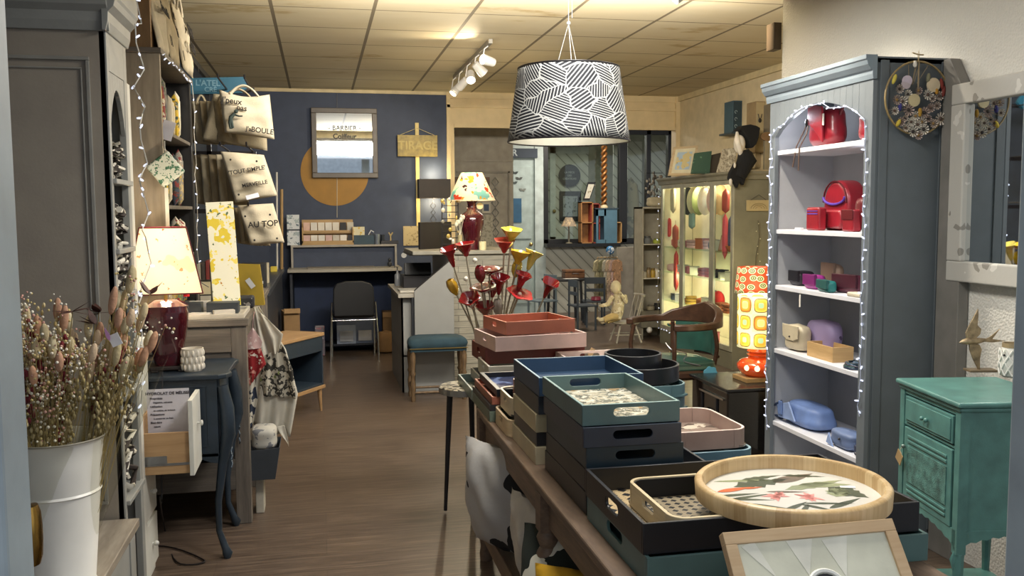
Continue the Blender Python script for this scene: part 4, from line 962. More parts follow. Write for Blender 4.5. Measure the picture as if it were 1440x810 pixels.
# ledge + bucket
lg = thing('display_ledge', 'low grey wooden ledge carrying the white flower bucket', 'ledge', (-.83, 2.85, 0))
gw = wood('grey_driftwood', '746a5e', '9c9384', (9, 1, 9), .6)
B(-1.035, -.633, 2.25, 3.28, .42, .45).build('ledge_top', gw, lg, bevel=.003); B(-1.03, -.65, 2.3, 3.27, 0, .42).build('ledge_body', hg2, lg)
B(-.69, -.645, 3.18, 3.26, .05, .40).build('corner_post', hg2, lg, bevel=.002)
bx_, by_ = -.735, 2.72
t = thing('flower_bucket', 'tall white enamel bucket filled with dried flowers, on the grey ledge', 'bucket', (bx_, by_, .45))
rT = .128; hb = .425
em_ = mat('white_enamel', 'e9e7e0', .3, var=.02, bump=0)
M().lathe([(0, .01), (.083, .006), (.086, 0), (.09, .004), (.086, .012), (.108, .27), (.112, .274), (.108, .28), (.119, hb-.05), (rT-.005, hb-.008), (rT, hb), (rT+.003, hb+.004), (rT, hb+.006), (rT-.006, hb), (.082, .02), (0, .02)], n=48).build('bucket_body', em_, t, False, smooth=40)
M().tube([((rT+.001)*cos(2*pi*k/40), (rT+.001)*sin(2*pi*k/40), hb+.004) for k in range(41)], .0028, 6).build('rolled_rim', col('a9a395', .4, .4), t, False, smooth=60)
rr = random.Random(21)
def bouquet(label, cx, cy, cz, spread, hgt, leanx, leany, tails, puffs, reds, leaves, gyp, wrapc, seed, r0=.04):
    rr = random.Random(seed); t = thing('dried_bouquet', label, 'bouquet', (cx, cy, cz))
    st = M(); cl = {}
    def tip(rmin=0, rmax=1, hk=1):
        a = rr.uniform(0, 2*pi); r = spread*math.sqrt(rr.uniform(rmin**2, rmax**2)); 
        r *= min(1, .15+.85*hk**2)
        return Vector((leanx*hk+r*cos(a), leany*hk+r*sin(a)*.8, hgt*hk*(1-.25*(r/spread)**2)*rr.uniform(.9, 1.03)))
    def stem(p, w_=.0012):
        b0 = Vector((rr.uniform(-r0, r0)*.6, rr.uniform(-r0, r0)*.6, 0)); mid = b0.lerp(p, .5)+Vector((0, 0, .03)); st.tube([b0, mid, p], w_, 4, cap=False); return (p-mid).normalized()
    tc_ = ['c79878', 'cbb294', 'b9aa84', 'cfc4a2', 'c6b48e', 'b98f74']
    for k in range(tails):
        p = tip(.2, 1, rr.uniform(.72, 1.04)); d = stem(p); L = rr.uniform(.026, .042)
        mt = M().ball((0, 0, 0), (.0115, .0115, L), 9, 8); mt.xf(Matrix.Translation(p) @ d.to_track_quat('Z', 'Y').to_matrix().to_4x4())
        mt.build('bunny_tail', mat('tail_'+tc_[k % 6], tc_[k % 6], .95, bump=.6) if ('t', k % 6) not in MC else MC[('t', k % 6)], t, False, smooth=60)
    pf = M()
    for k in range(gyp):
        p = tip(0, .95, rr.uniform(.52, 1.0)); stem(p, .0006)
        for j in range(9): q = p+Vector((rr.gauss(0, .014), rr.gauss(0, .014), rr.gauss(0, .018))); pf.ball(q, rr.uniform(.0018, .0048), 5, 4, rr.choice([0, 0, 1, 2]))
    if gyp:
        o = pf.build('small_blossoms', [col('e2dccb', .8), col('c9b67c', .8), col('c79a8c', .8)], t, False, smooth=60); o['kind'] = 'stuff'
    pm = M()
    for k in range(puffs):
        p = tip(0, 1, rr.uniform(.6, 1.0)); d = stem(p, .001)
        for j in range(16):
            q = p-d*(.010*j)+Vector((rr.gauss(0, .009), rr.gauss(0, .009), 0)); pm.ball(q, (.0045, .0045, .008), 5, 4, rr.choice([0, 0, 1]))
    if puffs: o = pm.build('oat_grass', [col('c9b88c', .9), col('ab9a68', .9)], t, False, smooth=60); o['kind'] = 'stuff'
    rm = M()
    for k in range(reds):
        p = tip(0, .7, rr.uniform(.6, .9)); d = stem(p, .001); 
        for j in range(12): q = p-d*(.012*j)+Vector((rr.gauss(0, .007), rr.gauss(0, .007), 0)); rm.ball(q, (.006, .006, .010), 5, 4)
    if reds: o = rm.build('red_grass', col('70222a', .9), t, False, smooth=60); o['kind'] = 'stuff'
    lm_ = col('4e2c24', .6) 
    for k in range(leaves):
        p = tip(.1, .9, rr.uniform(.9, 1.08)); d = stem(p, .0014)
        for j in range(5):
            mm_ = M(); leaf(mm_, 0, 0, 0, .05, .013, 0, 0); mm_.xf(Matrix.Translation(p) @ Matrix.Rotation(rr.uniform(0, 6.3), 4, 'Z') @ Matrix.Rotation(rr.uniform(-1.1, .3), 4, 'Y'))
            mm_.build('leaf', lm_, t, False, solid=.0006)
    st.build('stems', col('a08d5a', .8), t, False)
    if wrapc:
        M().grid(lambda u, v: (leanx*v*1.0+(r0+.01+(spread*.85-r0)*v)*cos(2*pi*u)*(1+.04*sin(14*pi*u)*v), leany*v+(r0+.01+(spread*.8-r0)*v)*sin(2*pi*u)*(1+.04*cos(10*pi*u)*v), hgt*(.05+.62*v)+.015*sin(8*pi*u)*v), 60, 8).build('clear_wrap', wrapc, t, False, smooth=60)
    return t
film = clear('cellophane', 'f4f4f0', .05, .1)
darkfilm = clear('smoky_cellophane', '8f8880', .06, .1)
bouquet('bushy bouquet of dried gypsophila, bunny tails and oat grass, left in the bucket', bx_-.03, by_-.02, .50, .175, .80, -.01, -.03, 24, 60, 24, 2, 240, film, 31)
bouquet('second bouquet of bunny tails and dark leaves in clear film, right in the bucket', bx_+.045, by_+.0, .52, .11, .84, .15, .02, 30, 16, 2, 3, 26, film, 32, .03)
t = thing('price_tag', 'small white and pink tag tucked into the flower wrap', 'tag', P(162, 478, Y=2.66)); B(-.014, .014, -.001, .001, -.017, .017).xf(Matrix.Rotation(-.4, 4, 'Y')).build('card', col('e5e2e4'), t, False); leaf(mm_ := M(), 0, 0, 0, .04, .006); mm_.xf(Matrix.Translation((-.01, -.004, .0)) @ Matrix.Rotation(-1.9, 4, 'Y') @ Matrix.Rotation(pi/2, 4, 'X')).build('pink_petal', col('c68fc0', .7), t, False, solid=.001)

# ================================================================== WHITE CABINET WITH OPEN DRAWER
wc = thing('drawer_cabinet', 'tall narrow white cabinet with one drawer pulled open, just beyond the hutch', 'cabinet', (-.86, 3.87, 0))
wcm = mat('white_cabinet_paint', 'd3d2c9', .4, var=.04)
WX = -.715
B(-1.03, WX, 3.75, 4.0, 0, .99).build('cabinet_body', wcm, wc, bevel=.002)
B(-1.03, -.694, 3.635, 3.745, 0, 1.99).build('tall_side_board', wcm, wc, bevel=.003)
for z0, z1 in ((.05, .25), (.27, .47)):
    o = B(WX, WX+.016, 3.76, 3.99, z0, z1).build('drawer_front', wcm, wc, bevel=.002); M().ball((WX+.03, 3.87, (z0+z1)/2), .011).tube([(WX+.016, 3.87, (z0+z1)/2), (WX+.03, 3.87, (z0+z1)/2)], .005, 8).build('knob', wcm, o, smooth=60)
a = P(190, 608, Y=3.77); b_ = P(268, 668, Y=3.77); dzt = P(268, 607, Y=3.77).z; dzb = P(268, 665, Y=3.77).z
dw = M().box(WX, b_.x, 3.77, 3.782, dzb, dzt).box(WX, b_.x, 3.965, 3.977, dzb, dzt).box(WX, b_.x, 3.782, 3.965, dzb+.01, dzb+.016).box(WX, WX+.01, 3.782, 3.965, dzb, dzt+.06)
dw = dw.build('open_drawer', wood('drawer_birch', 'a5825a', 'bd9a70', (1, 8, 12)), wc, bevel=.001)
fx0 = b_.x
o = B(fx0, fx0+.018, 3.755, 3.99, dzb-.008, P(268, 562, Y=3.77).z).build('drawer_front', wcm, dw, bevel=.002)
M().box(WX, WX+.10, 3.764, 3.770, dzb+.045, dzb+.075).box(WX, fx0, 3.768, 3.770, dzb+.035, dzb+.045).build('drawer_runner', col('9a9c9e', .3, .8), dw)
M().tube([(fx0+.018, 3.88, dzt+.01), (fx0+.035, 3.88, dzt+.01)], [.004, .005], 8).ball((fx0+.036, 3.88, dzt+.01), (.006, .012, .012)).build('knob', wcm, dw, smooth=60)
# info sheet standing in the drawer
a = P(206, 548, Y=3.87); b_ = P(268, 612, Y=3.87)
t = thing('info_sheet', 'printed white sheet about melissa hydrosol standing in the open drawer', 'paper', ((a.x+b_.x)/2, 3.87, b_.z))
B(a.x, b_.x, 3.868, 3.870, b_.z-.02, a.z).build('sheet', col('cfcbd2', .6), t)
ink = col('47434a', .7)
fm = lambda x, z: frame3((x, 3.8665, z), (1, 0, 0), (0, 0, 1))
cxs = (a.x+b_.x)/2
txt('HYDROLAT DE MÉLISSE', .0165, ink, t, fm(cxs, a.z-.018), .0003)
for i, s_ in enumerate(('Propriétés', 'Digestive, calmante', 'Utilisation', 'en cuisine, en boisson', 'Précautions', 'à conserver au frais', 'Bien-être', 'nature')):
    txt(s_, .0095 if i % 2 else .0115, ink, t, fm(a.x+.012 + (.012 if i % 2 else 0), a.z-.038-i*.0165), .0003, align='LEFT')
# ================================================================== BLUE CONSOLE WITH LAMP
DB = mat('petrol_blue_furniture_paint', '26313b', .42, var=.12, sc=12)
X1 = -.395; Ya, Yb = 4.03, 4.47; ZT = .815
cs = thing('console_table', 'dark petrol blue console cabinet with curved legs, left beside the grey chest', 'console', (-.62, 4.25, 0))
m = M().prism([(-.88, Ya-.02), (X1-.04, Ya-.02), (X1-.01, Ya), (X1+.01, Ya+.05), (X1-.005, Ya+.1), (X1, Yb-.1), (X1+.01, Yb-.04), (X1-.02, Yb+.01), (-.88, Yb+.01)], 'z', ZT-.022, ZT); m.build('top', DB, cs, bevel=.006, seg=3)
m = M().box(-.87, X1-.05, Ya, Ya+.018, .47, ZT-.022).box(-.87, X1-.05, Yb-.018, Yb, .47, ZT-.022).box(X1-.06, X1-.04, Ya+.018, Yb-.018, .47, ZT-.022).box(-.87, X1-.05, Ya, Yb, .455, .47)
m.prism([(-.82, .47), (-.82, .455)]+[(-.82+.37*k/12, .455-.03*cos(2*pi*k/12)+.0) for k in range(13)]+[(X1-.05, .47)], 'y', Ya, Ya+.014)
m.box(-.82, X1-.09, Ya-.003, Ya, .5, .505).box(-.82, X1-.09, Ya-.003, Ya, .76, .765).box(-.82, -.815, Ya-.003, Ya, .5, .765).box(X1-.095, X1-.09, Ya-.003, Ya, .5, .765).build('body', DB, cs, bevel=.002)
M().ball((X1-.02, Ya+.2, .64), .011).build('knob', blkl, cs, smooth=60)
for lx, ly, sy in ((X1-.05, Ya+.02, -1), (X1-.05, Yb-.02, 1), (-.84, Ya+.02, -1), (-.84, Yb-.02, 1)):
    k = 1 if lx > -.6 else -1
    q = Vector((lx, ly, 0))
    m = M().tube([q+Vector((k*.02, 0, .76)), q+Vector((k*.038, sy*.006, .66)), q+Vector((k*.04, sy*.01, .55)), q+Vector((k*.012, sy*.004, .42)), q+Vector((-k*.012, 0, .25)), q+Vector((-k*.012, 0, .12)), q+Vector((k*.012, sy*.006, .045)), q+Vector((k*.022, sy*.01, .02)), q+Vector((k*.02, sy*.01, 0))], [.024, .030, .030, .020, .015, .013, .016, .022, .014], 10)
    o = m.build('leg', DB, cs, smooth=60)
    if k > 0:
        cv_ = M()
        for j in range(9): z = .40+j*.035; cv_.tube([(q.x+k*.03+.018, q.y-.012*(1 if sy < 0 else -1), z), (q.x+k*.03+.022, q.y, z+.015), (q.x+k*.03+.016, q.y+.014, z+.03)], .0035, 5)
        cv_.build('leg_carving', mat('petrol_carving', '3b4a57', .4), o, smooth=60)
# burgundy lamp
q = P(236, 512, z=ZT); lx, ly = -.665, 4.20
BG = mat('burgundy_glaze', '45101a', .12, var=.15, bump=0, coat=.8)
t = thing('table_lamp', 'burgundy square ceramic lamp with lit painted parchment shade, on the blue console', 'lamp', (lx, ly, ZT), rad(8))
M().box(-.075, .075, -.075, .075, .008, .024).box(-.07, -.04, -.08, .08, 0, .009).box(.04, .07, -.08, .08, 0, .009).build('wooden_foot', col('2a211d', .5), t, False, bevel=.003)
m = M(); n = 32
prof = [(.056, .024), (.06, .04), (.086, .16), (.098, .25), (.094, .285), (.066, .300), (.05, .31)]
def sq_(r, q): c_ = max(abs(cos(q)), abs(sin(q))); return r*(.35+.65*.96/c_)*1.0
vs = [(sq_(r, 2*pi*(k+.5)/n)*cos(2*pi*(k+.5)/n), sq_(r, 2*pi*(k+.5)/n)*sin(2*pi*(k+.5)/n), z) for r, z in prof for k in range(n)]
fs = [(i*n+k, i*n+(k+1) % n, (i+1)*n+(k+1) % n, (i+1)*n+k) for i in range(len(prof)-1) for k in range(n)]+[tuple(range(n)), tuple((len(prof)-1)*n+k for k in range(n))]
m.add(vs, fs).build('lamp_base', BG, t, False, smooth=50)
M().tube([(0, 0, .30), (0, 0, .42)], .008, 8).build('neck', col('b09050', .3, .8), t, False)
sh0, sh1 = .345, .625
shm = prt('painted_parchment', 'f0e6d0', [('e8dabb', 7, .60), ('c39a78', 34, .67), ('9a6a52', 22, .73)], .8, em=.55, thru=.6)
def sqshade(z0, z1, h0, h1, d0=None, d1=None):
    d0 = d0 or h0; d1 = d1 or h1
    return [(-h0, -d0, z0), (h0, -d0, z0), (h0, d0, z0), (-h0, d0, z0), (-h1, -d1, z1), (h1, -d1, z1), (h1, d1, z1), (-h1, d1, z1)]
M().add(sqshade(sh0, sh1, .15, .092), [(0, 1, 5, 4), (1, 2, 6, 5), (2, 3, 7, 6), (3, 0, 4, 7)]).build('lamp_shade', shm, t, False, solid=.003)
e = sqshade(sh0, sh1, .152, .094); m = M()
for i, j in ((0, 1), (1, 2), (2, 3), (3, 0), (4, 5), (5, 6), (6, 7), (7, 4), (0, 4), (1, 5), (2, 6), (3, 7)): m.tube([e[i], e[j]], .0028, 6)
m.build('shade_piping', col('6d1f22', .6), t, False)
M().ball((0, 0, .46), (.03, .03, .04)).build('bulb', emis('warm_bulb', 'ffe2ae', 9), t, False, smooth=60)
lamp('POINT', 'console_lamp_light', (lx, ly, ZT+.40), 4.5, (1, .88, .70), .03); lamp('POINT', 'console_lamp_light', (lx, ly, ZT+.60), 3.5, (1, .86, .66), .03)
q = P(287, 502, z=ZT)
t = thing('candle_holder', 'white ceramic cup with leafy relief on the blue console', 'candle holder', (q.x, 4.14, ZT))
M().lathe([(.036, 0), (.043, .01), (.046, .10), (.042, .10), (.038, .02), (0, .018)], n=28).build('cup', col('d2cabb', .6), t, False, smooth=50)
m = M()
for k in range(14):
    for j in range(3): a = 2*pi*k/14+j*.2; m.ball((.045*cos(a), .045*sin(a), .02+j*.03), (.006, .006, .015), 6, 5)
m.build('leaf_relief', col('dcd4c6', .6), t, False, smooth=60)
# floor cable
o = thing('power_cable', 'thin black power cable looping from the lamp down to the floor', 'cable', (-.7, 4.0, 0))
pts = [(-.66, 4.02, ZT+.02), (-.665, 4.0, .7), (-.68, 4.0, .3), P(225, 700, Y=3.92), P(232, 745, z=.006), P(248, 790, z=.006), P(288, 790, z=.006), P(262, 776, z=.006), P(230, 768, z=.006), P(205, 770, z=.006)]
def smoothpath(pts, n=6):
    pts = [Vector(p) for p in pts]; out = []
    for i in range(len(pts)-1):
        p0, p1, p2, p3 = pts[max(i-1, 0)], pts[i], pts[i+1], pts[min(i+2, len(pts)-1)]
        for k in range(n):
            t_ = k/n; out.append(.5*((2*p1)+(-p0+p2)*t_+(2*p0-5*p1+4*p2-p3)*t_*t_+(-p0+3*p1-3*p2+p3)*t_**3))
    return out+[pts[-1]]
M().tube(smoothpath(pts), .0035, 6).build('cable', blkl, o, smooth=60)

# ================================================================== GREY CHEST AND WHAT STANDS ON IT
GC = wood('weathered_grey_chest', '4e4842', '786f64', (1, 8, 14), .6, k=2.2)
KX = -.352; KY0, KY1 = 4.48, 6.30; KZ = 1.0
ch = thing('chest', 'large weathered grey wooden chest of panelled boards, left wall', 'chest', (-.7, 5.4, 0))
B(-1.035, KX+.012, KY0-.015, KY1+.01, KZ-.035, KZ).build('chest_top', GC, ch, bevel=.004)
m = M().box(-1.03, KX-.02, KY0+.012, KY0+.024, .17, KZ-.03).box(-1.03, KX-.01, KY1-.02, KY1, .17, KZ-.03).box(KX-.035, KX-.02, KY0, KY1, .17, KZ-.03)
m.build('body_panel', GC, ch)
m = M().box(-1.03, KX, KY0, KY0+.02, .17, .32).box(-1.03, KX-.07, KY0, KY0+.02, .60, .64).box(-1.03, KX-.07, KY0, KY0+.016, .84, .965); m.build('rail', GC, ch, bevel=.003)
for y in (KY0-.002, KY0+.6, KY0+1.2, KY1-.07): B(KX-.07, KX, y, y+.07, 0, KZ-.035).build('corner_post', wood('weathered_post', '554e47', '7f766b', (14, 14, 1), .6, k=2.2), ch, bevel=.003)
B(-1.03, -.97, KY0, KY0+.06, 0, KZ-.035).build('corner_post', GC, ch, bevel=.003)
# wall shelf unit standing on the chest
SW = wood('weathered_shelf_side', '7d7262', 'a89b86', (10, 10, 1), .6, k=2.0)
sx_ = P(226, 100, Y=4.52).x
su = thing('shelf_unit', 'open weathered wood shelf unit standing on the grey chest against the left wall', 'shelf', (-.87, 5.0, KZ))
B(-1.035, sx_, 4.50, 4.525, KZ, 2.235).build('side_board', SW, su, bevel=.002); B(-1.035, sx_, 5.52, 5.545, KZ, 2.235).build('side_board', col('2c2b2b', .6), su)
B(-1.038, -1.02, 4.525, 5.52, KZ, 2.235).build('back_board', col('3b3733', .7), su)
B(-1.035, sx_+.01, 4.48, 5.56, 2.235, 2.258).build('top_board', GC, su, bevel=.002)
for z in (1.28, 1.54, 1.90): B(-1.03, sx_-.005, 4.525, 5.52, z-.018, z).build('shelf_board', GC, su, bevel=.002)
M().box(sx_-.012, sx_, 5.48, 5.495, KZ, 2.235).build('metal_upright', col('1d1d1f', .4), su)
rr = random.Random(8)
cl = ['c9bda0', '3c4a3c', 'e0d9c6', '8c3f3a', 'b7a37c', '4d5560', 'c7a62f', '6b7a52', 'd6cdb6', '8a8378']
for zi, (z, n_) in enumerate(((1.90, 11), (1.54, 10), (1.28, 9), (1.0, 8))):
    for k in range(n_):
        y = 4.57+k*(.9/n_); h_ = (.33, .34, .24, .26)[zi]*rr.uniform(.6, .95); w_ = rr.uniform(.05, .085)
        c_ = cl[rr.randrange(10)]
        t = thing('wrapped_pouch', '%s goods in the shelf unit, %s from the near side on the %s shelf' % ({'c9bda0': 'cream', '3c4a3c': 'dark green', 'e0d9c6': 'off-white', '8c3f3a': 'brick red', 'b7a37c': 'tan', '4d5560': 'slate', 'c7a62f': 'yellow', '6b7a52': 'olive', 'd6cdb6': 'ivory', '8a8378': 'grey'}[c_], ('first', 'second', 'third', 'fourth', 'fifth', 'sixth', 'seventh', 'eighth', 'ninth', 'tenth', 'eleventh')[k], ('top', 'second', 'third', 'lowest')[zi]), 'pouch', (sx_-.055+rr.uniform(-.02, .01), y, z), rr.uniform(-.4, .4), 'small goods in the shelf unit')
        o = soft(M(), (0, 0, h_/2), .022, w_/2, h_/2, 4, seed=k, n=8).build('pouch_body', prt('shelf_print_%d_%d' % (zi, k), c_, [(cl[rr.randrange(10)], rr.uniform(14, 40), .54), (cl[rr.randrange(10)], rr.uniform(20, 60), .6)], .8), t, False, smooth=60)
        if rr.random() < .5: B(.022, .024, -.012, .012, h_*.5, h_*.8).build('label_tag', col('e0dccf'), t, False)
# patterned diamond ornament hanging on the near side
q = P(233, 238, Y=4.46); dm = prt('green_fan_print', 'd8dccb', [('4c7a5c', 55, .55), ('24332b', 80, .64)], .7)
t = thing('diamond_pincushion', 'green and white patterned square cushion hanging point-up on a white ribbon', 'pincushion', q)
M().box(-.062, .062, -.012, .012, -.062, .062).xf(Matrix.Rotation(pi/4+.12, 4, 'Y')).build('cushion', dm, t, False, bevel=.011, seg=4, smooth=60)
M().tube([(0, 0, .08), (.0, .0, .13)], .002, 5).build('cord', col('dcd8c8'), t, False); B(-.008, .008, -.001, .001, -.30, -.085).build('ribbon', col('dcd8c8'), t, False)
q = P(236, 182, Y=4.55); t = thing('price_card', 'white price card tied to the goods on the upper shelf', 'price card', q); B(-.028, .028, -.001, .001, -.05, .04).xf(Matrix.Rotation(.3, 4, 'Y')).build('card', col('dedbe2', .6), t, False); M().tube([(.01, 0, .035), (.0, .02, .08)], .001, 4).build('string', col('d8d0c0'), t, False)
fairy('warm white fairy lights along the front of the weathered shelf unit', [(sx_+.012+R(-.004, .01), 4.5+k*.05, 2.235+R(-.01, .01)) for k in range(21)]+[(sx_+.01+R(0, .012), 5.5+R(-.02, .02), 2.2-k*.06) for k in range(18)], 26, (sx_, 5, 1.2), wirec='b8b4a8', seed=5, size=1.0)
# wooden crate and canvas totes on top
a = P(214, 60, Y=4.55)
t = thing('wooden_crate', 'plain brown wooden box on top of the weathered shelf unit', 'box', (-.88, 4.62, 2.258)); B(-.15, a.x+.88, -.1, .12, 0, .33).build('box_body', wood('brown_ply', '7a5f40', '957550', (8, 8, 1)), t, False, bevel=.002); B(-.155, a.x+.885, -.105, .125, .33, .345).build('box_lid', wood('brown_ply2', '7a5f40', '957550', (8, 8, 1)), t, False, bevel=.002)
CAN = mat('natural_canvas', 'a89c82', .9, var=.06, bump=.35, sc=14); CAN2 = mat('darker_canvas', '8c7d62', .9, var=.08, bump=.35)
CANL = mat('pale_canvas', 'bbb098', .9, var=.06, bump=.3, sc=14); inkb = col('221d1a', .8)
def tote(label, quad, dp, lines, mt=CAN, group=None, handles=True, seed=0, up=Vector((0, 0, 1)), tilt=0, gather=0):
    """quad = four world corners: bottom left, bottom right, top right, top left, as seen"""
    c0, c1, c2, c3 = [Vector(q) for q in quad]
    nrm = (c1-c0).cross(c3-c0).normalized()     # towards the viewer
    t = thing('tote_bag', label, 'tote bag', (c0+c1)/2, 0, group); rr = random.Random(seed); ph = [rr.uniform(0, 6) for _ in range(4)]
    def fn(sgn):
        def f(u, v):
            p = c0.lerp(c1, u).lerp(c3.lerp(c2, u), v)
            e = (max(0, sin(pi*u))**.5)*(max(0, sin(pi*min(v, .95)))**.4 if v < .95 else .45)
            w_ = .010*sin(9*u+ph[0]+3*v)*e+.006*sin(14*v+ph[1]+4*u)*e
            p = p+nrm*(sgn*(dp*.5*e)+w_)+Vector((0, 0, -gather*sin(pi*u)*v**3))
            return p
        return f
    m = M().grid(fn(1), 14, 14).grid(fn(-1), 14, 14)
    m.build('bag_body', mt, t, smooth=70, solid=.002)
    m = M(); ins = .22; hl = (c3-c0).length*.42
    if handles:
        for sg in (1, -1):
            A_ = c3.lerp(c2, ins)+nrm*sg*dp*.3-Vector((0, 0, .02)); B_ = c3.lerp(c2, 1-ins)+nrm*sg*dp*.3-Vector((0, 0, .02)); top = (A_+B_)/2+up*hl*.5
            pts = smoothpath([A_, A_.lerp(top, .6)+(A_-B_)*.12, top+(A_-B_)*.1, top-(A_-B_)*.1, B_.lerp(top, .6)-(A_-B_)*.12, B_], 5)
            M().tube(pts, .007, 6).build('handle', mt, t, smooth=60)
    for (s_, u, v, sz) in lines:
        p = c0.lerp(c1, u).lerp(c3.lerp(c2, u), v)+nrm*(dp*.5+.022)
        o = txt(s_, sz*1.0, inkb, t, frame3(p, c1-c0, c3-c0), .0012); o.data.name = 'lettering'
    return t, nrm
def quad(Y, *px): return [P(x, y, Y=Y) for x, y in px]
def quadx(X, *px): return [P(x, y, X=X) for x, y in px]
tx = sx_+.0
G1 = 'canvas totes on top of the shelf unit'
xq = sx_-.01
z0 = 2.262
tote('canvas tote lettered Best Ensemble, first on top of the shelf unit', [(xq, 4.55, z0), (xq, 4.86, z0), (xq-.07, 4.86, z0+.40), (xq-.07, 4.55, z0+.40)], .05, [('Best', .5, .74, .07), ('Ensemble', .5, .5, .06), ('/ /', .5, .14, .07)], CANL, G1, False, 1)
tote('canvas tote lettered La Li, between the other two on top of the shelf', [(xq+.01, 4.84, z0), (xq+.01, 5.14, z0), (xq-.06, 5.14, z0+.38), (xq-.06, 4.84, z0+.38)], .05, [('La', .4, .62, .07), ('Li', .4, .38, .07), ('/', .6, .1, .07)], CAN, G1, False, 2)
tote('canvas tote lettered MAMA SURF, farthest on top of the shelf unit', [(xq+.03, 5.12, z0), (xq+.03, 5.50, z0), (xq-.02, 5.50, z0+.34), (xq-.02, 5.12, z0+.34)], .05, [('MAMA', .62, .66, .075), ('- SURF', .5, .38, .085), ('/', .75, .1, .07)], CANL, G1, True, 3)
# ================================================================== TALL CARD PANEL, BAGS AND BOXES ON THE CHEST
KT = KZ
a = P(298, 284, Y=4.95); b_ = P(336, 402, Y=4.95)
t = thing('panel_lamp', 'tall narrow lit lamp shade printed with yellow flowers, standing on the grey chest', 'lamp', ((a.x+b_.x)/2, 4.95, KT), rad(6))
hw = .068; top = a.z-KT
yel = prt('yellow_flower_print', 'e9e2c4', [('d9bf3c', 13, .58), ('e6cf62', 22, .62), ('5d7350', 34, .66), ('b57a2d', 20, .69)], .7, em=.45)
B(-hw, hw, -hw*.6, hw*.6, .02, top).xf(Matrix.Rotation(rad(-2.5), 4, 'Y')).build('lamp_shade', yel, t, False, bevel=.002)
B(-hw*.9, hw*.9, -hw*.55, hw*.55, 0, .02).build('foot', blkl, t, False)
q = P(353, 402, Y=5.15)
t = thing('shopping_bag', 'mustard paper bag with a white tag, on the chest behind the yellow flower lamp', 'bag', (q.x, 5.15, KT))
hz = P(353, 372, Y=5.15).z-KT
M().add([(-.16, -.04, 0), (.07, -.04, 0), (.07, .04, 0), (-.16, .04, 0), (-.14, -.015, hz+.01), (.05, -.015, hz), (.05, .015, hz), (-.14, .015, hz+.01)], [(0, 1, 5, 4), (1, 2, 6, 5), (2, 3, 7, 6), (3, 0, 4, 7), (0, 3, 2, 1)]).build('bag_body', col('9d8422', .7), t, False, solid=.002)
B(-.014, .014, -.048, -.046, -.028, .028).xf(Matrix.Translation((.0, 0, hz*.55)) @ Matrix.Rotation(-.6, 4, 'Y')).build('white_tag', col('cdd0d8', .6), t, False)
t = thing('card_stand', 'small black stand with cream cards, left of the yellow flower lamp', 'card stand', P(289, 402, Y=4.9)); t.location.z = KT
B(-.03, .03, -.01, .01, 0, .16).build('stand', blkl, t, False); B(-.026, .026, -.014, -.01, .085, .15).build('card', col('d8cda8'), t, False); B(-.026, .026, -.014, -.01, .02, .078).build('card', col('c8c2b0'), t, False)
# tray of small boxes
q0 = P(262, 436, z=KT); q1 = P(347, 436, z=KT)
t = thing('display_tray', 'shallow pale tray of slate boxes and papers on the near edge of the grey chest', 'tray', (-.60, 4.68, KT))
m = M(); w_, d_ = .24, .19
m.box(-w_, w_, -d_, d_, 0, .006).box(-w_, w_, -d_, -d_+.012, .006, .022).box(-w_, w_, d_-.012, d_, .006, .022).box(-w_, -w_+.012, -d_+.012, d_-.012, .006, .022).box(w_-.012, w_, -d_+.012, d_-.012, .006, .022); m.build('tray_body', col('bdb7aa', .6), t, False, bevel=.002)
for i, (x, y, c_) in enumerate(((-.03, .02, '343a40'), (.125, .02, '363c42'))):
    o = B(x-.055 if i == 0 else x-.075, x+.055 if i == 0 else x+.075, y-.05, y+.05, 0, .055).build('slate_box', col(c_, .5), bevel=.002); o.location = (-.60, 4.68, KT+.007); tag(o, ('small slate grey box at the left in the pale chest tray', 'longer slate grey box at the right in the pale chest tray')[i], 'box')
o = B(-.11, .07, -.03, .03, 0, .05).build('pencil_case', prt('dark_print_case', '2a2a2e', [('8f8a88', 30, .62)], .6), bevel=.01, smooth=60, seg=3); o.location = (-.43, 5.0, KT); o.scale = (1.2, 1.2, 1.3); tag(o, 'dark patterned pencil case lying in front of the yellow flower lamp', 'pencil case')
for i, (x, y, c_) in enumerate(((.03, -.10, 'd4d0c8'), (.14, -.11, 'c3bdb2'), (-.14, .0, 'a59c8c'), (.0, .13, 'd9d5cc'))):
    o = B(-.05, .05, -.018, .018, 0, .016+.012*i).build('folded_ribbon', col(c_, .7), bevel=.003); o.location = (-.60+x, 4.68+y, KT+.007); o.rotation_euler.z = R(-.5, .5); tag(o, ('off-white folded ribbon nearest the slate boxes in the chest tray', 'beige folded ribbon at the right back of the chest tray', 'tan folded ribbon at the left of the chest tray', 'white folded ribbon at the middle back of the chest tray')[i], 'ribbon')
q = P(247, 447, Y=4.5); 
t = thing('glass_dropper', 'red slim bottle standing on the near edge of the grey chest', 'bottle', (P(252, 440, Y=4.55).x, 4.55, KT)); M().lathe([(.013, 0), (.014, .005), (.013, .06), (.005, .075), (.004, .10)], n=14).build('bottle_body', col('b01722', .2, coat=.6), t, False, smooth=50)
t = thing('tassel', 'bright red tassel hanging from a wire over the chest tray', 'tassel', P(262, 408, Y=4.55)); M().tube([(0, 0, .03), (0, 0, .02), (0, 0, -.03)], [.004, .014, .014], 10).build('tassel_head', col('d3131c', .6), t, False, smooth=50); M().tube([(0, 0, .03), (.03, .0, .06), (.10, .02, .01)], .002, 5).build('wire', blkl, t, False)
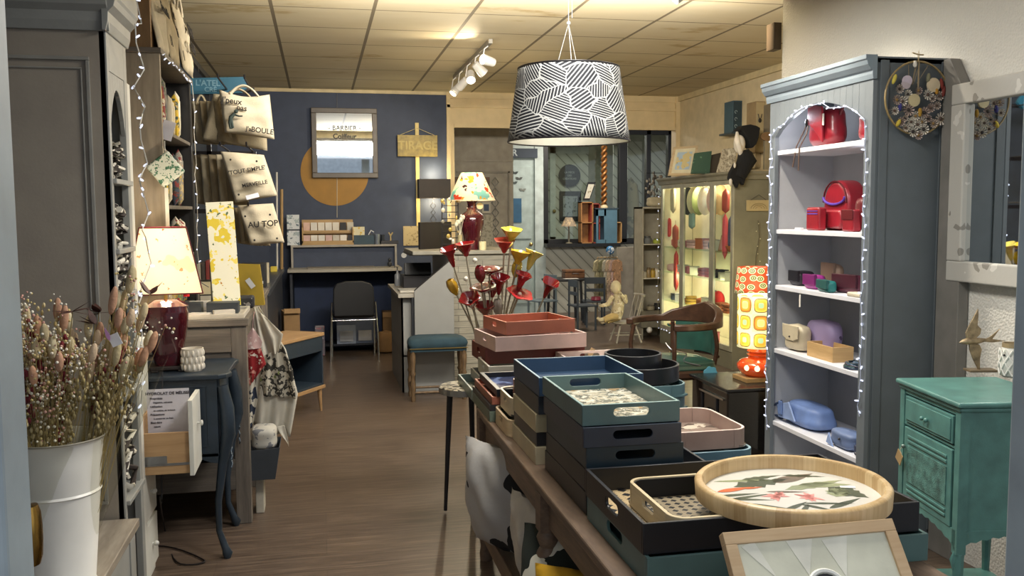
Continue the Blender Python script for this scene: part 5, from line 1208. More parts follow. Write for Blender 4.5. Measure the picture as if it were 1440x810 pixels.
t = thing('wooden_flower', 'scalloped yellow wooden disc beside the burgundy lamp', 'ornament', P(231, 425, Y=4.47)); M().lathe([(0, -.005), (.035, -.005), (.038, 0), (.035, .005), (0, .005)], n=40, rib=.06, ribn=10).xf(Matrix.Rotation(pi/2, 4, 'X')).build('disc', col('c7a94e', .6), t, False, smooth=40); M().tube([(.014*cos(k*.5), -.006, .014*sin(k*.5)) for k in range(13)], .002, 5).build('carving', col('9f8238'), t, False); t.location.z = KT+.04; t.location.y = 4.50
M().box(-.02, .02, -.006, .01, -.04, -.034).build('foot', col('9f8238'), t, False)

# ---- canvas tote bags hung behind the chest
G2 = 'canvas totes hung on the rack at the back of the chest'
rk = thing('bag_rack', 'dark upright rack the printed canvas totes hang from, far left', 'rack', (-.62, 6.62, 0))
m = M().box(-1.03, -.42, 6.66, 6.69, 2.34, 2.37).box(-1.03, -.42, 6.66, 6.69, 1.90, 1.93).box(-1.03, -.42, 6.66, 6.69, 1.50, 1.53).box(-1.03, -1.0, 6.66, 6.69, 0, 2.37).box(-.75, -.72, 6.66, 6.69, 0, 2.37); m.build('rack_frame', blkl, rk)
for z_ in (2.35, 1.93, 1.55):
    for x_ in (-.86, -.60, -.44): M().tube([(x_, 6.66, z_), (x_, 6.06, z_), (x_, 6.05, z_+.02)], .006, 6).build('hook', blkl, rk)
tote('canvas tote printed J\'peux pas J\'ai BOULE, front of the uppermost row', quad(6.1, (316, 186), (386, 196), (379, 133), (308, 126)), .07, [("J'peux", .24, .74, .05), ('pas', .42, .60, .048), ("J'ai", .52, .14, .038), ('BOULE', .78, .14, .045)], CANL, G2, True, 5, gather=.03)
# bowls player silhouette on that bag
pb = P(329, 165, Y=6.03)
o = bpy.data.objects['tote_bag.003']
m = M(); X_ = lambda dx, dz: (pb.x+dx*.75, 6.03, pb.z+dz*.75)
m.tube([X_(-.03, -.09), X_(-.035, -.045), X_(-.025, 0), X_(.01, .035)], [.008, .010, .014, .008], 7).tube([X_(-.01, -.09), X_(-.02, -.04), X_(-.025, 0)], [.007, .009, .012], 7).tube([X_(0, .025), X_(.04, .01), X_(.07, .012)], [.006, .005, .004], 6).ball(X_(.018, .05), .013).tube([X_(-.04, -.09), X_(-.015, -.09)], .005, 6)
m.build('player_print', col('26332e', .8), o, smooth=60)
tote('blank wide canvas tote just behind the BOULE one', quad(6.22, (285, 196), (376, 212), (372, 140), (300, 132)), .05, [], CAN, G2, True, 6)
tote('canvas tote printed TOUT SIMPLEMENT with dots, front of the middle row', quad(6.1, (331, 285), (390, 275), (371, 218), (310, 213)), .07, [("'TOUT SIMPLE'", .5, .62, .036), ('MERVEILLE', .58, .32, .034), ('.', .2, .9, .08), ('.', .8, .9, .08), ('.', .15, .2, .08)], CANL, G2, False, 7)
B(-.04, .04, -.002, 0, -.014, .014).xf(Matrix.Translation(P(355, 276, Y=6.02)) @ Matrix.Rotation(-.25, 4, 'Y')).build('price_label', col('dcdce4'), bpy.data.objects['tote_bag.005'])
tote('canvas tote printed AU TOP, lowest row', quad(6.1, (352, 345), (400, 341), (384, 286), (334, 289)), .06, [('AU TOP', .56, .5, .052), ('.', .15, .8, .08), ('.', .85, .8, .08), ('.', .2, .2, .08), ('.', .85, .2, .08)], CANL, G2, False, 8)
rows = [((265, 200), (290, 204), (292, 142), (268, 138), 'darkest'), ((280, 204), (308, 208), (306, 140), (284, 138), 'second'), ]
k = 0
for (x0, x1, y0, y1, rowname) in ((262, 312, 142, 198, 'uppermost'), (272, 328, 217, 284, 'middle'), (330, 352, 292, 340, 'lowest')):
    n_ = 5 if rowname != 'lowest' else 4
    for i in range(n_):
        a0 = x0+(x1-x0)*i/n_; Yk = 6.14+.06*(n_-i)
        tote('plain folded canvas tote seen edge-on, %s from the left in the %s row' % (('first', 'second', 'third', 'fourth', 'fifth')[i], rowname), quad(Yk, (a0+4, y1+2), (a0+34, y1+6), (a0+24, y0+2), (a0-2, y0)), .03, [], (CAN2 if i % 2 == 0 else CAN), G2, i % 3 == 1 and rowname == 'uppermost', 20+k); k += 1
# arrow sign
t = thing('arrow_sign', 'teal blue arrow-shaped wooden sign lettered in pale capitals, behind the bag handles', 'sign', P(305, 120, Y=6.63))
TE = col('1f5266', .5)
pp = [P(x, y, Y=6.63) for x, y in ((262, 133), (262, 110), (342, 108), (351, 120), (340, 131), (300, 132))]
M().prism([(p.x, p.z) for p in pp], 'y', 6.625, 6.655).build('board', TE, t, bevel=.002)
p = P(292, 117, Y=6.62); txt("L'ATEL", .055, col('5d7f8c'), t, frame3((p.x, 6.623, p.z), (1, 0, 0), (0, 0, 1)), .001)
p = P(296, 126, Y=6.62); txt("CRÉ", .045, col('5d7f8c'), t, frame3((p.x, 6.623, p.z), (1, 0, 0), (0, 0, 1)), .001)
# leaning poles
for i, (xa, ya, yb2, c_, r_) in enumerate(((389, 242, 372, 'b9b6ae', .010), (396, 266, 368, '8f7449', .015))):
    a = P(xa, ya, Y=9.3); b_ = a; o = M().tube([(a.x-.02, 9.3, .945), a], r_, 10).build(('curtain_pole', 'cardboard_tube')[i], col(c_, .5), smooth=60); tag(o, ('slim white pole standing on the left desk against the blue wall', 'thicker tan tube standing on the left desk beside the white pole')[i], ('pole', 'tube')[i])

# ---- towels and clothes hanging on the chest end
def drape(name, L_, R_, Y, amp, folds, mt, par, nv=24, nu=36, seed=0, hem=.0, ydrop=0):
    rr = random.Random(seed); ph = rr.uniform(0, 6)
    def itp(pts, v):
        n = len(pts)-1; i = min(int(v*n), n-1); f = v*n-i; return pts[i][0]*(1-f)+pts[i+1][0]*f, pts[i][1]*(1-f)+pts[i+1][1]*f
    def fn(u, v):
        a = itp(L_, v); b = itp(R_, v); px = a[0]*(1-u)+b[0]*u; py = a[1]*(1-u)+b[1]*u
        p = P(px, py, Y=Y); k = .25+.75*v
        p.y += amp*k*sin(folds*2*pi*u+ph+.8*sin(3*v))+amp*.4*k*sin(folds*4.3*u+ph)-ydrop*v
        p.z += hem*v*sin(folds*2*pi*u)
        return p
    return M().grid(fn, nu, nv).build(name, mt, par, smooth=180, solid=.002)
linen = mat('off_white_linen', 'd0cabb', .9, var=.04, bump=.2)
t = thing('tea_towel', 'off-white linen cloth with black botanical border hanging at the chest corner', 'cloth', P(372, 520, Y=4.80))
drape('cloth_body', [(356, 432), (362, 520), (352, 600)], [(364, 430), (402, 490), (419, 552), (408, 612)], 4.80, .020, 2.6, linen, t, seed=1, hem=.012)
bp = prt('botanical_print', 'bcb5a3', [('38352f', 34, .52), ('7c8550', 14, .66)], .9)
drape('botanical_border', [(372, 500), (366, 530), (364, 556)], [(398, 486), (412, 520), (416, 560)], 4.775, .018, 2.6, bp, t, seed=1)
drape('cloth_fold', [(362, 436), (378, 480), (384, 500)], [(374, 446), (398, 470), (392, 494)], 4.76, .012, 1.5, mat('linen_fold', 'cac3b2', .9), t, seed=4)
drape('hanging_point', [(388, 600), (396, 612), (404, 622)], [(400, 598), (404, 612), (406, 628)], 4.78, .006, 1, linen, t, seed=5)
t = thing('apron', 'small red floral printed apron with pale pink top hanging on the chest corner', 'apron', P(358, 520, Y=4.62))
redf = prt('red_floral_print', '8e1e22', [('c98a7c', 26, .58), ('ded3c4', 34, .64)], .9)
drape('skirt', [(342, 490), (342, 520), (352, 542)], [(366, 488), (374, 512), (360, 530)], 4.62, .012, 2, redf, t, seed=2)
drape('bib', [(354, 462), (342, 482), (342, 492)], [(356, 461), (369, 480), (367, 490)], 4.615, .006, 1, prt('pink_dotted', 'c9a5a0', [('e2cfc9', 60, .55)], .9), t, seed=3)
M().tube([P(355, 462, Y=4.615), P(356, 450, Y=4.6), P(358, 438, Y=4.6)], .002, 5).build('neck_tape', col('c9a5a0'), t)
t = thing('printed_towel', 'dark blue and white leaf printed towel hanging low at the chest corner', 'cloth', P(352, 570, Y=4.66))
drape('cloth_body', [(343, 530), (343, 570), (344, 604)], [(358, 534), (362, 560), (354, 602)], 4.66, .010, 1.6, prt('dark_leaf_print', 'c6c0b1', [('2b3344', 15, .5), ('6d7f5c', 12, .66)], .9), t, seed=6)
# basket with cushion on the floor beside the chest
a = P(360, 640, Y=4.95)
t = thing('storage_basket', 'dark grey felt basket beside the chest, under the hanging cloths', 'basket', (-.292, 4.64, .0))
z1 = P(360, 630, Y=4.64).z; z0 = P(360, 668, Y=4.64).z
bz0 = max(z0, .16)
M().add([(-.07, -.09, bz0), (.05, -.09, bz0), (.05, .12, bz0), (-.07, .12, bz0), (-.08, -.10, z1+.01), (.075, -.10, z1+.02), (.075, .13, z1+.02), (-.08, .13, z1+.01)], [(0, 1, 5, 4), (1, 2, 6, 5), (2, 3, 7, 6), (3, 0, 4, 7), (0, 3, 2, 1)]).build('basket_body', col('3b4046', .8), t, False, solid=.004)
soft(M(), (0, .01, z1+.055), .062, .085, .06, 3, seed=6).build('printed_lining', prt('ginkgo_print', 'bdb9af', [('77787c', 22, .56)], .85), t, False, smooth=60)
B(-.05, -.01, -.02, .1, 0, bz0).build('white_base', col('b7b1a2', .7), t, False, bevel=.004)

# ================================================================== SMALL MID-CENTURY CABINET
a = P(405, 479, z=.60); b_ = P(456, 467, z=.60)
ang = math.atan2(b_.y-a.y, b_.x-a.x)
t = thing('side_cabinet', 'small petrol blue side cabinet with wooden top and tapered legs, left of the aisle', 'cabinet', (a.x, a.y, 0), ang)
Lc = (b_-a).length; top_m = wood('honey_wood', '947350', 'ad8c62', (2, 12, 12), .45); Dc = .34
m = M().box(-.12, Lc, 0, Dc, .575, .60); m.build('cabinet_top', top_m, t, False, bevel=.003)
PB = mat('petrol_cabinet_paint', '28343f', .45, var=.05)
m = M().box(-.11, Lc-.01, .01, .025, .475, .575).box(-.11, Lc-.01, .01, Dc-.01, .20, .215).box(-.11, -.095, .01, Dc-.01, .20, .575).box(Lc-.025, Lc-.01, .01, Dc-.01, .20, .575).box(-.11, Lc-.01, Dc-.02, Dc-.01, .20, .575).box(-.11, Lc-.01, .01, Dc-.01, .46, .475)
m.build('cabinet_body', PB, t, False, bevel=.002)
m = M().box(-.12, Lc, 0, Dc, .175, .20); m.build('base_rail', top_m, t, False, bevel=.002)
for lx, ly in ((-.08, .03), (Lc-.04, .03), (-.08, Dc-.04), (Lc-.04, Dc-.04)):
    M().tube([(lx, ly, .18), (lx+(.02 if lx > 0 else -.02), ly, 0)], [.019, .009], 12).build('leg', top_m, t, False, smooth=50)

# ================================================================== LEFT DESK AND BACK DESK
dkb = mat('dark_desk', '262a33', .45); deskw = mat('pale_grey_worktop', '9d988c', .4, var=.03)
t = thing('desk', 'long dark desk running along the left wall to the back', 'desk', (-.7, 7.9, 0))
B(-1.035, -.36, 6.75, 9.58, .90, .945).build('desk_top', col('3a3e44', .35), t, bevel=.004); M().box(-1.03, -.38, 6.8, 6.83, 0, .90).box(-1.03, -.38, 9.5, 9.53, 0, .90).box(-.40, -.38, 6.83, 9.5, .35, .90).build('desk_panel', dkb, t)
a = P(397, 437, Y=8.6); b_ = P(420, 466, Y=8.6)
t = thing('cardboard_box', 'brown cardboard box standing near the back desk under the worktop level', 'box', ((a.x+b_.x)/2, 8.6, 0), rad(8)); w_ = (b_.x-a.x)/2
B(-w_, w_, -.12, .12, 0, a.z).build('box_body', col('8a6c46', .8), t, False, bevel=.003); B(-w_, w_, -.16, -.12, a.z-.01, a.z+.03).xf(Matrix.Rotation(0, 4, 'X')).build('open_flap', col('9b7c54', .8), t, False)
# things on the left desk
for i, (x, y, z_, w_, h_, c_, nm, lb) in enumerate(((382, 378, 0, .09, .18, '1c1d20', 'printer', 'black printer at the near end of the left desk'), (372, 372, 0, .05, .16, 'b4a98f', 'paper_stack', 'upright sheaf of cream papers on the left desk'), (404, 372, 0, .03, .05, 'c9b23c', 'sticky_notes', 'yellow sticky notes at the far end of the left desk'))):
    Yv = (7.1, 7.5, 8.9)[i]; q = P(x, y, Y=Yv); t = thing(nm, lb, nm.replace('_', ' '), (min(q.x, -.40-w_), Yv, .945)); B(-w_, w_, -w_, w_, 0, h_).build('body', col(c_, .6), t, False, bevel=.004)
    if i == 0: B(-w_*.8, w_*.8, -w_-.02, -w_, .03, .05).build('paper_slot', col('c8c8c8'), t, False)
for k in range(6):
    o = B(-.012, .012, -.09, .09, 0, .19+.012*(k % 3)).build('file_binder', col(['b9ae96', '4f463f', '8a3b34', 'a99c80', '37404a', 'c4bba6'][k], .7), bevel=.002); o.location = (-.86+k*.03, 7.0, .945)
    tag(o, ('cream', 'dark brown', 'brick red', 'tan', 'slate', 'ivory')[k]+' file binder upright on the left desk', 'binder', 'binders on the left desk')

Yd = 9.62; DX0, DX1 = -.33, .84; DZ = .915
t = thing('desk', 'pale-topped back desk with raised navy shelf riser against the blue wall', 'desk', (.25, 9.9, 0))
m = M().prism([(DX0, YB-.01), (DX1+.01, YB-.01), (DX1+.01, Yd+.03)]+[(DX1-(DX1-DX0)*k/10, Yd-.05*sin(pi*k/10)) for k in range(11)]+[(DX0, Yd+.03)], 'z', DZ-.03, DZ); m.build('desk_top', deskw, t, bevel=.003)
za = P(412, 345, Y=9.98).z
m = M().box(DX0+.03, DX1-.02, 9.94, YB-.01, za-.022, za).box(DX0+.03, DX0+.052, 9.94, YB-.01, DZ, za-.022).box(DX1-.042, DX1-.02, 9.94, YB-.01, DZ, za-.022); m.build('riser', col('9a948a', .5), t, bevel=.002)
B(DX0+.052, DX1-.042, 10.0, 10.02, DZ, za-.022).build('riser_back', navyw, t)
M().box(DX0+.02, DX0+.045, Yd+.06, YB-.02, 0, DZ-.03).box(DX1-.03, DX1-.005, Yd+.06, YB-.02, 0, DZ-.03).build('desk_side', col('20242e', .6), t)
B(DX0+.05, DX1-.03, YB-.06, YB-.04, .1, DZ-.03).build('modesty_panel', col('22304d', .7), t)
B(DX0+.05, DX1-.03, 9.82, YB-.06, .08, .10).build('lower_shelf', col('20242e', .6), t)
o = B(-.25, .45, 9.60, 9.85, 0, .012).build('desk_blotter', col('7b756a', .6), bevel=.002); o.location = (.12, .06, DZ); tag(o, 'long grey board lying on the back desk below the riser', 'board')
for i, (px, ph_, lb) in enumerate(((487, 0, 'silvery wrapped frames under the back desk, left pile'), (513, 1, 'clear-wrapped framed picture under the back desk, right pile'))):
    q = P(px, 480, Y=9.9); t = thing('wrapped_picture', lb, 'frame', (q.x, 9.93, .10))
    for j in range(3-ph_):
        B(-.10, .10, -.06-.03*j, -.04-.03*j, 0, .34-.07*j).build('frame_panel', col(['7e8798', '5b6478', '8f98a8'][j], .2), t, False, bevel=.003)
    B(-.07, .07, -.145+.03*ph_, -.135+.03*ph_, .03, .14).build('picture_card', col('a7a9ad', .5), t, False)
t = thing('paper_bag', 'crumpled brown paper bag on the floor right of the desk chair', 'bag', (P(543, 490, Y=9.75).x, 9.75, 0)); soft(M(), (0, 0, .12), .12, .08, .12, 3, top=.7, seed=31).build('bag_body', col('7d5f3b', .8), t, False, smooth=40)
t = thing('cardboard_box', 'tall brown cardboard box behind the crumpled bag, right under the back desk', 'box', (P(552, 460, Y=10.0).x-.02, 10.02, 0)); B(-.09, .09, -.09, .08, 0, .42).build('box_body', col('6f5535', .8), t, False, bevel=.003); B(-.09, .09, -.10, -.09, .36, .42).build('flap', col('8a6c46', .8), t, False)
t = thing('wrapped_picture', 'flat grey-pink wrapped parcel leaning left of the desk chair', 'parcel', (P(450, 480, Y=9.6).x, 9.7, 0)); B(-.05, .05, -.03, .03, 0, .32).build('parcel_body', prt('grey_pink_film', '7a727a', [('a56f78', 8, .6), ('b9b8c0', 12, .62)], .3), t, False, bevel=.01)
# on the riser
zr = za
q = P(413, 340, Y=10.06)
t = thing('card_display', 'two white printed cards one above the other at the left end of the desk riser', 'card display', (q.x, 10.05, zr))
cp = prt('blue_sketch_card', 'cfd3d4', [('5e6f7a', 26, .6), ('a6b2b4', 18, .56)], .6)
for i in (0, 1): B(-.065, .065, -.01-.03*(1-i), .0-.03*(1-i), .0+i*.17, .155+i*.17).build('card', cp, t, False)
B(-.06, .06, 0, .02, 0, .32).build('backing', col('2f3440'), t, False)
q0 = P(425, 340, Y=10.05); q1 = P(497, 340, Y=10.05)
t = thing('card_rack', 'two-tier wooden postcard rack full of small cards on the desk riser', 'card rack', ((q0.x+q1.x)/2, 10.06, zr)); w_ = (q1.x-q0.x)/2; pine = wood('card_rack_pine', '9a7b4c', 'bd9c68', (1, 8, 8))
m = M().box(-w_, w_, -.09, .06, 0, .02).box(-w_, w_, -.09, -.082, .02, .045).box(-w_, w_, -.02, .06, .12, .135).box(-w_, w_, -.03, -.022, .135, .155).box(-w_, -w_+.012, -.09, .06, .02, .19).box(w_-.012, w_, -.09, .06, .02, .19).box(-w_, w_, .045, .055, .02, .27); m.build('rack_frame', pine, t, False, bevel=.001)
rr = random.Random(3)
for j in range(2):
    for k in range(7):
        x = -w_+.05+k*(2*w_-.08)/6; B(x-.034, x+.034, -.072+j*.06, -.066+j*.06, .022+j*.115, .105+j*.135).build('postcard', col(rr.choice(['d6cfc0', 'c8a9a2', 'b9b4a6', '2b2a2c', 'd9d4c9', 'cfae9e']), .6), t, False)
q = P(520, 340, Y=10.04)
t = thing('storage_box', 'teal blue box with a pale yellow card in it on the riser', 'box', (P(513, 340, Y=10.04).x, 10.05, zr)); B(-.13, .13, -.06, .06, 0, .10).build('box_body', col('1f3b48', .5), t, False, bevel=.003); B(-.12, .0, -.02, -.014, .10, .19).build('card', prt('pale_yellow_card', 'd2cba9', [('c9a83a', 16, .6)], .6), t, False); M().tube([(.04, 0, .10), (.07, 0, .15), (.10, 0, .13)], .006, 6).build('white_plug', col('cfd3d6'), t, False)
t = thing('pencil_cup', 'ribbed metal cup on the desk riser', 'cup', (P(530, 340, Y=10.0).x, 10.0, zr)); M().lathe([(.03, 0), (.036, .11), (.033, .11), (.028, .01), (0, .01)], n=20).build('cup', col('8b95a2', .3, .7), t, False, smooth=50)
t = thing('desk_tray', 'black shallow tray holding a wooden scoop at the right end of the riser', 'tray', (P(547, 340, Y=10.02).x, 10.05, zr)); B(-.09, .10, -.06, .06, 0, .035).build('tray_body', blkl, t, False, bevel=.003); M().tube([(.02, 0, .035), (.02, 0, .09), (.0, 0, .125)], .008, 6).tube([(.02, 0, .09), (.045, 0, .125)], .008, 6).build('wooden_handle', col('bba678'), t, False, smooth=60)
t = thing('cup', 'small dark cup between the metal cup and black tray on the riser', 'cup', (P(538, 340, Y=10.1).x, 10.1, zr)); M().lathe([(.02, 0), (.024, .10), (.02, .10), (.02, .01), (0, .01)], n=16).build('cup_body', col('3a3f46', .3, .4), t, False, smooth=50)
t = thing('desk_toy', 'small grey figurine at the right end of the back desk', 'figurine', (P(548, 372, Y=9.85).x, 9.85, DZ)); M().ball((0, 0, .03), (.025, .02, .03)).ball((0, 0, .075), .018).build('figurine_body', col('2a2c30'), t, False, smooth=60)
# chair
t = thing('desk_chair', 'black chair with chromed legs pushed up to the back desk', 'chair', (P(498, 500, Y=9.45).x, 9.42, 0))
chrome = silver('chrome', 'd0d4d8', .15); pad = col('16171a', .6)
soft(M(), (0, .04, .455), .21, .20, .03, 4, seed=41).build('seat', pad, t, False, smooth=60)
m = M()
bkp = [(-.20, .46), (-.205, .60), (-.20, .74), (-.17, .79), (-.08, .815), (.08, .815), (.17, .79), (.20, .74), (.205, .60), (.20, .46)]
m.prism(bkp, 'y', -.20, -.165).build('backrest', pad, t, False, bevel=.012, seg=3, smooth=50)
for s_ in (-1, 1):
    M().tube(smoothpath([(s_*.24, -.16, 0), (s_*.235, -.15, .25), (s_*.225, -.14, .43), (s_*.215, -.15, .60)], 4), .011, 8).build('leg', chrome, t, False, smooth=60)
    M().tube(smoothpath([(s_*.22, .22, 0), (s_*.22, .20, .25), (s_*.215, .18, .43)], 4), .011, 8).build('leg', chrome, t, False, smooth=60)
    M().tube([(s_*.225, -.14, .42), (s_*.222, .18, .42)], .009, 8).build('seat_rail', chrome, t, False, smooth=60)
M().tube([(-.23, -.14, .415), (.23, -.14, .415)], .009, 8).build('seat_rail', chrome, t, False, smooth=60)

# ---- on the blue wall
o = M().lathe([(0, -.0015), (1, -.0015), (1, .0015), (0, .0015)], n=72)
c0 = P(471, 242, Y=YB); rr_ = (P(519, 242, Y=YB).x-P(423, 242, Y=YB).x)/2
o.v = [Vector((v.x*rr_, v.y*rr_, v.z)) for v in o.v]; o.xf(Matrix.Translation((c0.x, YB-.003, c0.z)) @ Matrix.Rotation(pi/2, 4, 'X'))
o = o.build('wall_disc', mat('mustard_paint', '9a7126', .6, var=.04)); tag(o, 'large mustard yellow disc on the blue wall behind the framed mirror', 'wall disc')
pl = [P(437, 151, Y=YB-.06), P(530, 151, Y=YB-.06), P(530, 250, Y=YB-.06), P(437, 250, Y=YB-.06)]
x0, x1, z1, z0 = pl[0].x, pl[1].x, pl[0].z, pl[3].z
t = thing('wall_mirror', 'rectangular mirror in a taupe frame hung on the blue wall over the mustard disc', 'mirror', ((x0+x1)/2, YB-.04, z0))
fm_ = mat('taupe_frame', '5d564e', .45); fw_ = .055
M().box(x0, x1, YB-.06, YB-.02, z1-fw_, z1).box(x0, x1, YB-.06, YB-.02, z0, z0+fw_).box(x0, x0+fw_, YB-.06, YB-.02, z0+fw_, z1-fw_).box(x1-fw_, x1, YB-.06, YB-.02, z0+fw_, z1-fw_).build('frame', fm_, t, bevel=.006)
o = B(x0+fw_-.005, x1-fw_+.005, YB-.045, YB-.035, z0+fw_-.005, z1-fw_+.005).build('mirror_glass', silver('wall_mirror_silver', 'dfe6ec'), t)
ml_ = col('1d1d1f'); xm = (x0+x1)/2
for s_, sz, dz in (('~ BARBIER ~', .07, .16), ('Coiffeur', .075, .07), ('.  .  .  .', .05, .02)): txt(s_, sz, ml_, t, frame3((xm, YB-.0465, (z0+z1)/2+dz), (1, 0, 0), (0, 0, 1)), .0006)
M().tube([P(474, 250, Y=YB-.01), P(474, 306, Y=YB-.01)], .003, 5).build('cord', col('c9c2ae'), t); M().tube([(P(474, 135, Y=YB-.01).x, YB-.01, ZC-.02), (P(474, 151, Y=YB-.01).x, YB-.01, z1)], .002, 5).build('hanging_wire', col('7a7a78'), t)
x0, x1 = P(559, 200, Y=YB-.05).x, P(615, 200, Y=YB-.05).x; z0, z1 = P(587, 220, Y=YB-.05).z, P(587, 190, Y=YB-.05).z; xc = P(587, 200, Y=YB-.05).x
t = thing('hanging_sign', 'olive gold wooden plaque hung by a string on the blue wall', 'sign', (xc, YB-.05, z0))
gd = mat('olive_gold', '8f7b34', .5, var=.15, sc=20)
B(x0, x1, YB-.06, YB-.03, z0, z1).build('plaque', gd, t, bevel=.002)
for s_, sz, f in (('TIRAGE', .13, .5),): txt(s_, sz, col('a7944a', .5), t, frame3(((x0+x1)/2, YB-.061, z0+(z1-z0)*f), (1, 0, 0), (0, 0, 1)), .004)
zt_ = P(587, 180, Y=YB-.05).z
M().tube([(x0+.03, YB-.045, z1), (xc, YB-.045, zt_), (x1-.03, YB-.045, z1)], .0025, 5).build('string', col('d6c894'), t)
o = B(xc-.02, xc+.02, YB-.025, YB-.002, P(587, 318, Y=YB).z, P(587, 173, Y=YB).z).build('wall_batten', mat('pale_yellow_batten', 'c9b36c', .5)); tag(o, 'narrow pale yellow vertical batten on the blue wall behind the plaque', 'batten')
x0, x1 = P(588, 266, Y=YB-.1).x, P(632, 266, Y=YB-.1).x; z0, z1 = P(600, 279, Y=YB-.1).z, P(600, 252, Y=YB-.1).z
t = thing('wall_lamp', 'dark brown box wall lamp glowing underneath, at the right end of the blue wall', 'wall lamp', ((x0+x1)/2, YB-.1, z0))
m = M().box(x0, x1, YB-.20, YB-.19, z0, z1).box(x0, x1, YB-.04, YB-.03, z0, z1).box(x0, x0+.01, YB-.19, YB-.04, z0, z1).box(x1-.01, x1, YB-.19, YB-.04, z0, z1); m.build('shade', mat('brown_shade', '2e251c', .6), t)
B(x0+.02, x1-.02, YB-.18, YB-.05, z0+.02, z0+.026).build('diffuser', emis('shade_glow', 'ffe3a6', 2.0), t)
lamp('POINT', 'wall_shade_lamp', ((x0+x1)/2, YB-.12, z0-.03), 6, (1, .85, .55), .04); lamp('POINT', 'wall_shade_lamp', ((x0+x1)/2, YB-.12, z1+.05), 6, (1, .85, .55), .04)
t = thing('chain_mobile', 'small black geometric wire mobile hanging under the brown wall lamp', 'mobile', P(609, 283, Y=YB-.12))
m = M()
for k, (w_, h_) in enumerate(((.03, .07), (.025, .05), (.035, .07))):
    zc_ = -.05-k*.075; m.tube([(-w_, 0, zc_), (0, 0, zc_+h_*.6), (w_, 0, zc_), (0, 0, zc_-h_*.6), (-w_, 0, zc_)], .004, 5)
m.tube([(0, 0, 0), (0, 0, .04)], .003, 5); m.build('wire_links', blkl, t, False)
a = P(567, 318, Y=YB-.02); b_ = P(600, 345, Y=YB-.02)
o = B(a.x, b_.x, YB-.02, YB-.015, b_.z, a.z).build('wall_note', prt('warm_paper', 'b9a67a', [('8f7d55', 30, .6)], .7)); tag(o, 'cream paper notice pinned low on the blue wall by the till', 'notice')

# ================================================================== TILL COUNTER
cg = mat('counter_grey_laminate', '8a8a86', .5, var=.02)
CXa, CXb, CYa = .749, 1.075, 7.42
t = thing('till_counter', 'grey till counter with sloping side panel and open shelf, centre back', 'counter', (.9, 7.9, 0))
zl, zr_ = .855, 1.105
M().prism([(CXa, 0), (CXb, 0), (CXb, zr_), (CXb-.02, zr_), (CXa+.0, zl)], 'y', CYa, CYa+.022).build('side_panel', cg, t, bevel=.002)
M().tube([(CXa, CYa+.008, zl+.003), (CXb-.02, CYa+.008, zr_+.003)], .007, 6).build('black_edge', blkl, t)
m = M().box(CXa-.10, CXa-.085, CYa+.1, 8.6, 0, .80).box(CXa-.10, CXa, CYa+.1, CYa+.118, 0, .80).box(CXa-.10, CXa+.02, CYa+.1, 8.6, .30, .315); m.build('shelf_side', cg, t)
B(CXa-.13, CXb-.05, CYa+.03, 8.6, .80, .83).build('worktop', deskw, t, bevel=.003)
B(CXa-.02, CXa, CYa+.03, 8.6, 0, .8).build('inner_panel', col('23262a'), t)
m = M().box(CXb-.03, CXb, CYa+.022, 8.6, 0, 1.12).box(CXa+.02, CXb+.0, 7.95, 8.6, 1.12, 1.14); m.build('upper_panel', cg, t)
# cladding front, wood planks in mixed greys
m, nt, b = base('grey_plank_cladding')
br = N(nt, 'ShaderNodeTexBrick'); vv = coords(nt, rot=(pi/2, 0, 0)); nt.links.new(vv, br.inputs['Vector']); br.inputs['Scale'].default_value = 1
br.inputs['Brick Width'].default_value = .42; br.inputs['Row Height'].default_value = .052; br.inputs['Mortar Size'].default_value = .003; br.inputs['Color1'].default_value = lin('7f7c70'); br.inputs['Color2'].default_value = lin('a39d8b'); br.inputs['Mortar'].default_value = lin('3e3c36')
nt.links.new(mixc(nt, .4, br.outputs[0], ramp(nt, noise(nt, coords(nt, (3, 3, 30)), 2, 5), [(.3, '5f5c52'), (.7, 'b0aa98')])), b.inputs['Base Color']); b.inputs['Roughness'].default_value = .6; bumpn(nt, b, br.outputs['Fac'], .5, -.01)
t = thing('bar_counter', 'plank-clad grey counter front behind the ceramic flowers', 'counter', (1.35, 7.75, 0))
bx1 = P(722, 400, Y=7.6).x; bzt = P(680, 352, Y=7.6).z
B(CXb+.005, bx1, 7.60, 8.3, 0, bzt-.03).build('clad_front', m, t); B(CXb-.32, bx1+.01, 7.57, 8.35, bzt-.03, bzt).build('bar_top', col('8e8a7c', .45), t, bevel=.003)
# lamp on it
q = P(665, 350, Y=7.75)
t = thing('table_lamp', 'glazed burgundy vase lamp with lit floral shade, on the plank-clad counter', 'lamp', (q.x, 7.78, bzt))
s_ = 7.78/1280; H1 = (350-280)*s_*1.03; r1 = 17*s_
M().lathe([(.55*r1, 0), (.6*r1, .01), (.75*r1, .12), (r1, .22), (1.0*r1, .27), (.85*r1, .305), (.45*r1, .335), (.36*r1, .38), (.42*r1, .41), (.5*r1, .42)], n=32).build('lamp_base', BG, t, False, smooth=60)
z0, z1 = .425, .66; R0, R1 = 33*s_, 15*s_
flr = prt('floral_shade', 'f0e6c8', [('8fc0b0', 7, .57), ('d9542e', 9, .6), ('e0a83a', 12, .62), ('4a2f28', 16, .68)], .8, em=.6, thru=.5)
m = M().lathe([(R0, z0), (R1, z1)], n=40); m.f = m.f[:-2]; m.mi = m.mi[:-2]
m.build('lamp_shade', flr, t, False, smooth=60, solid=.003)
M().tube([(R0*cos(2*pi*k/32), R0*sin(2*pi*k/32), z0) for k in range(33)], .004, 6).build('bottom_trim', col('e6dcc0'), t, False); M().tube([(0, 0, .42), (0, 0, z1-.02)], .005, 6).build('neck', col('b09050', .3, .8), t, False)
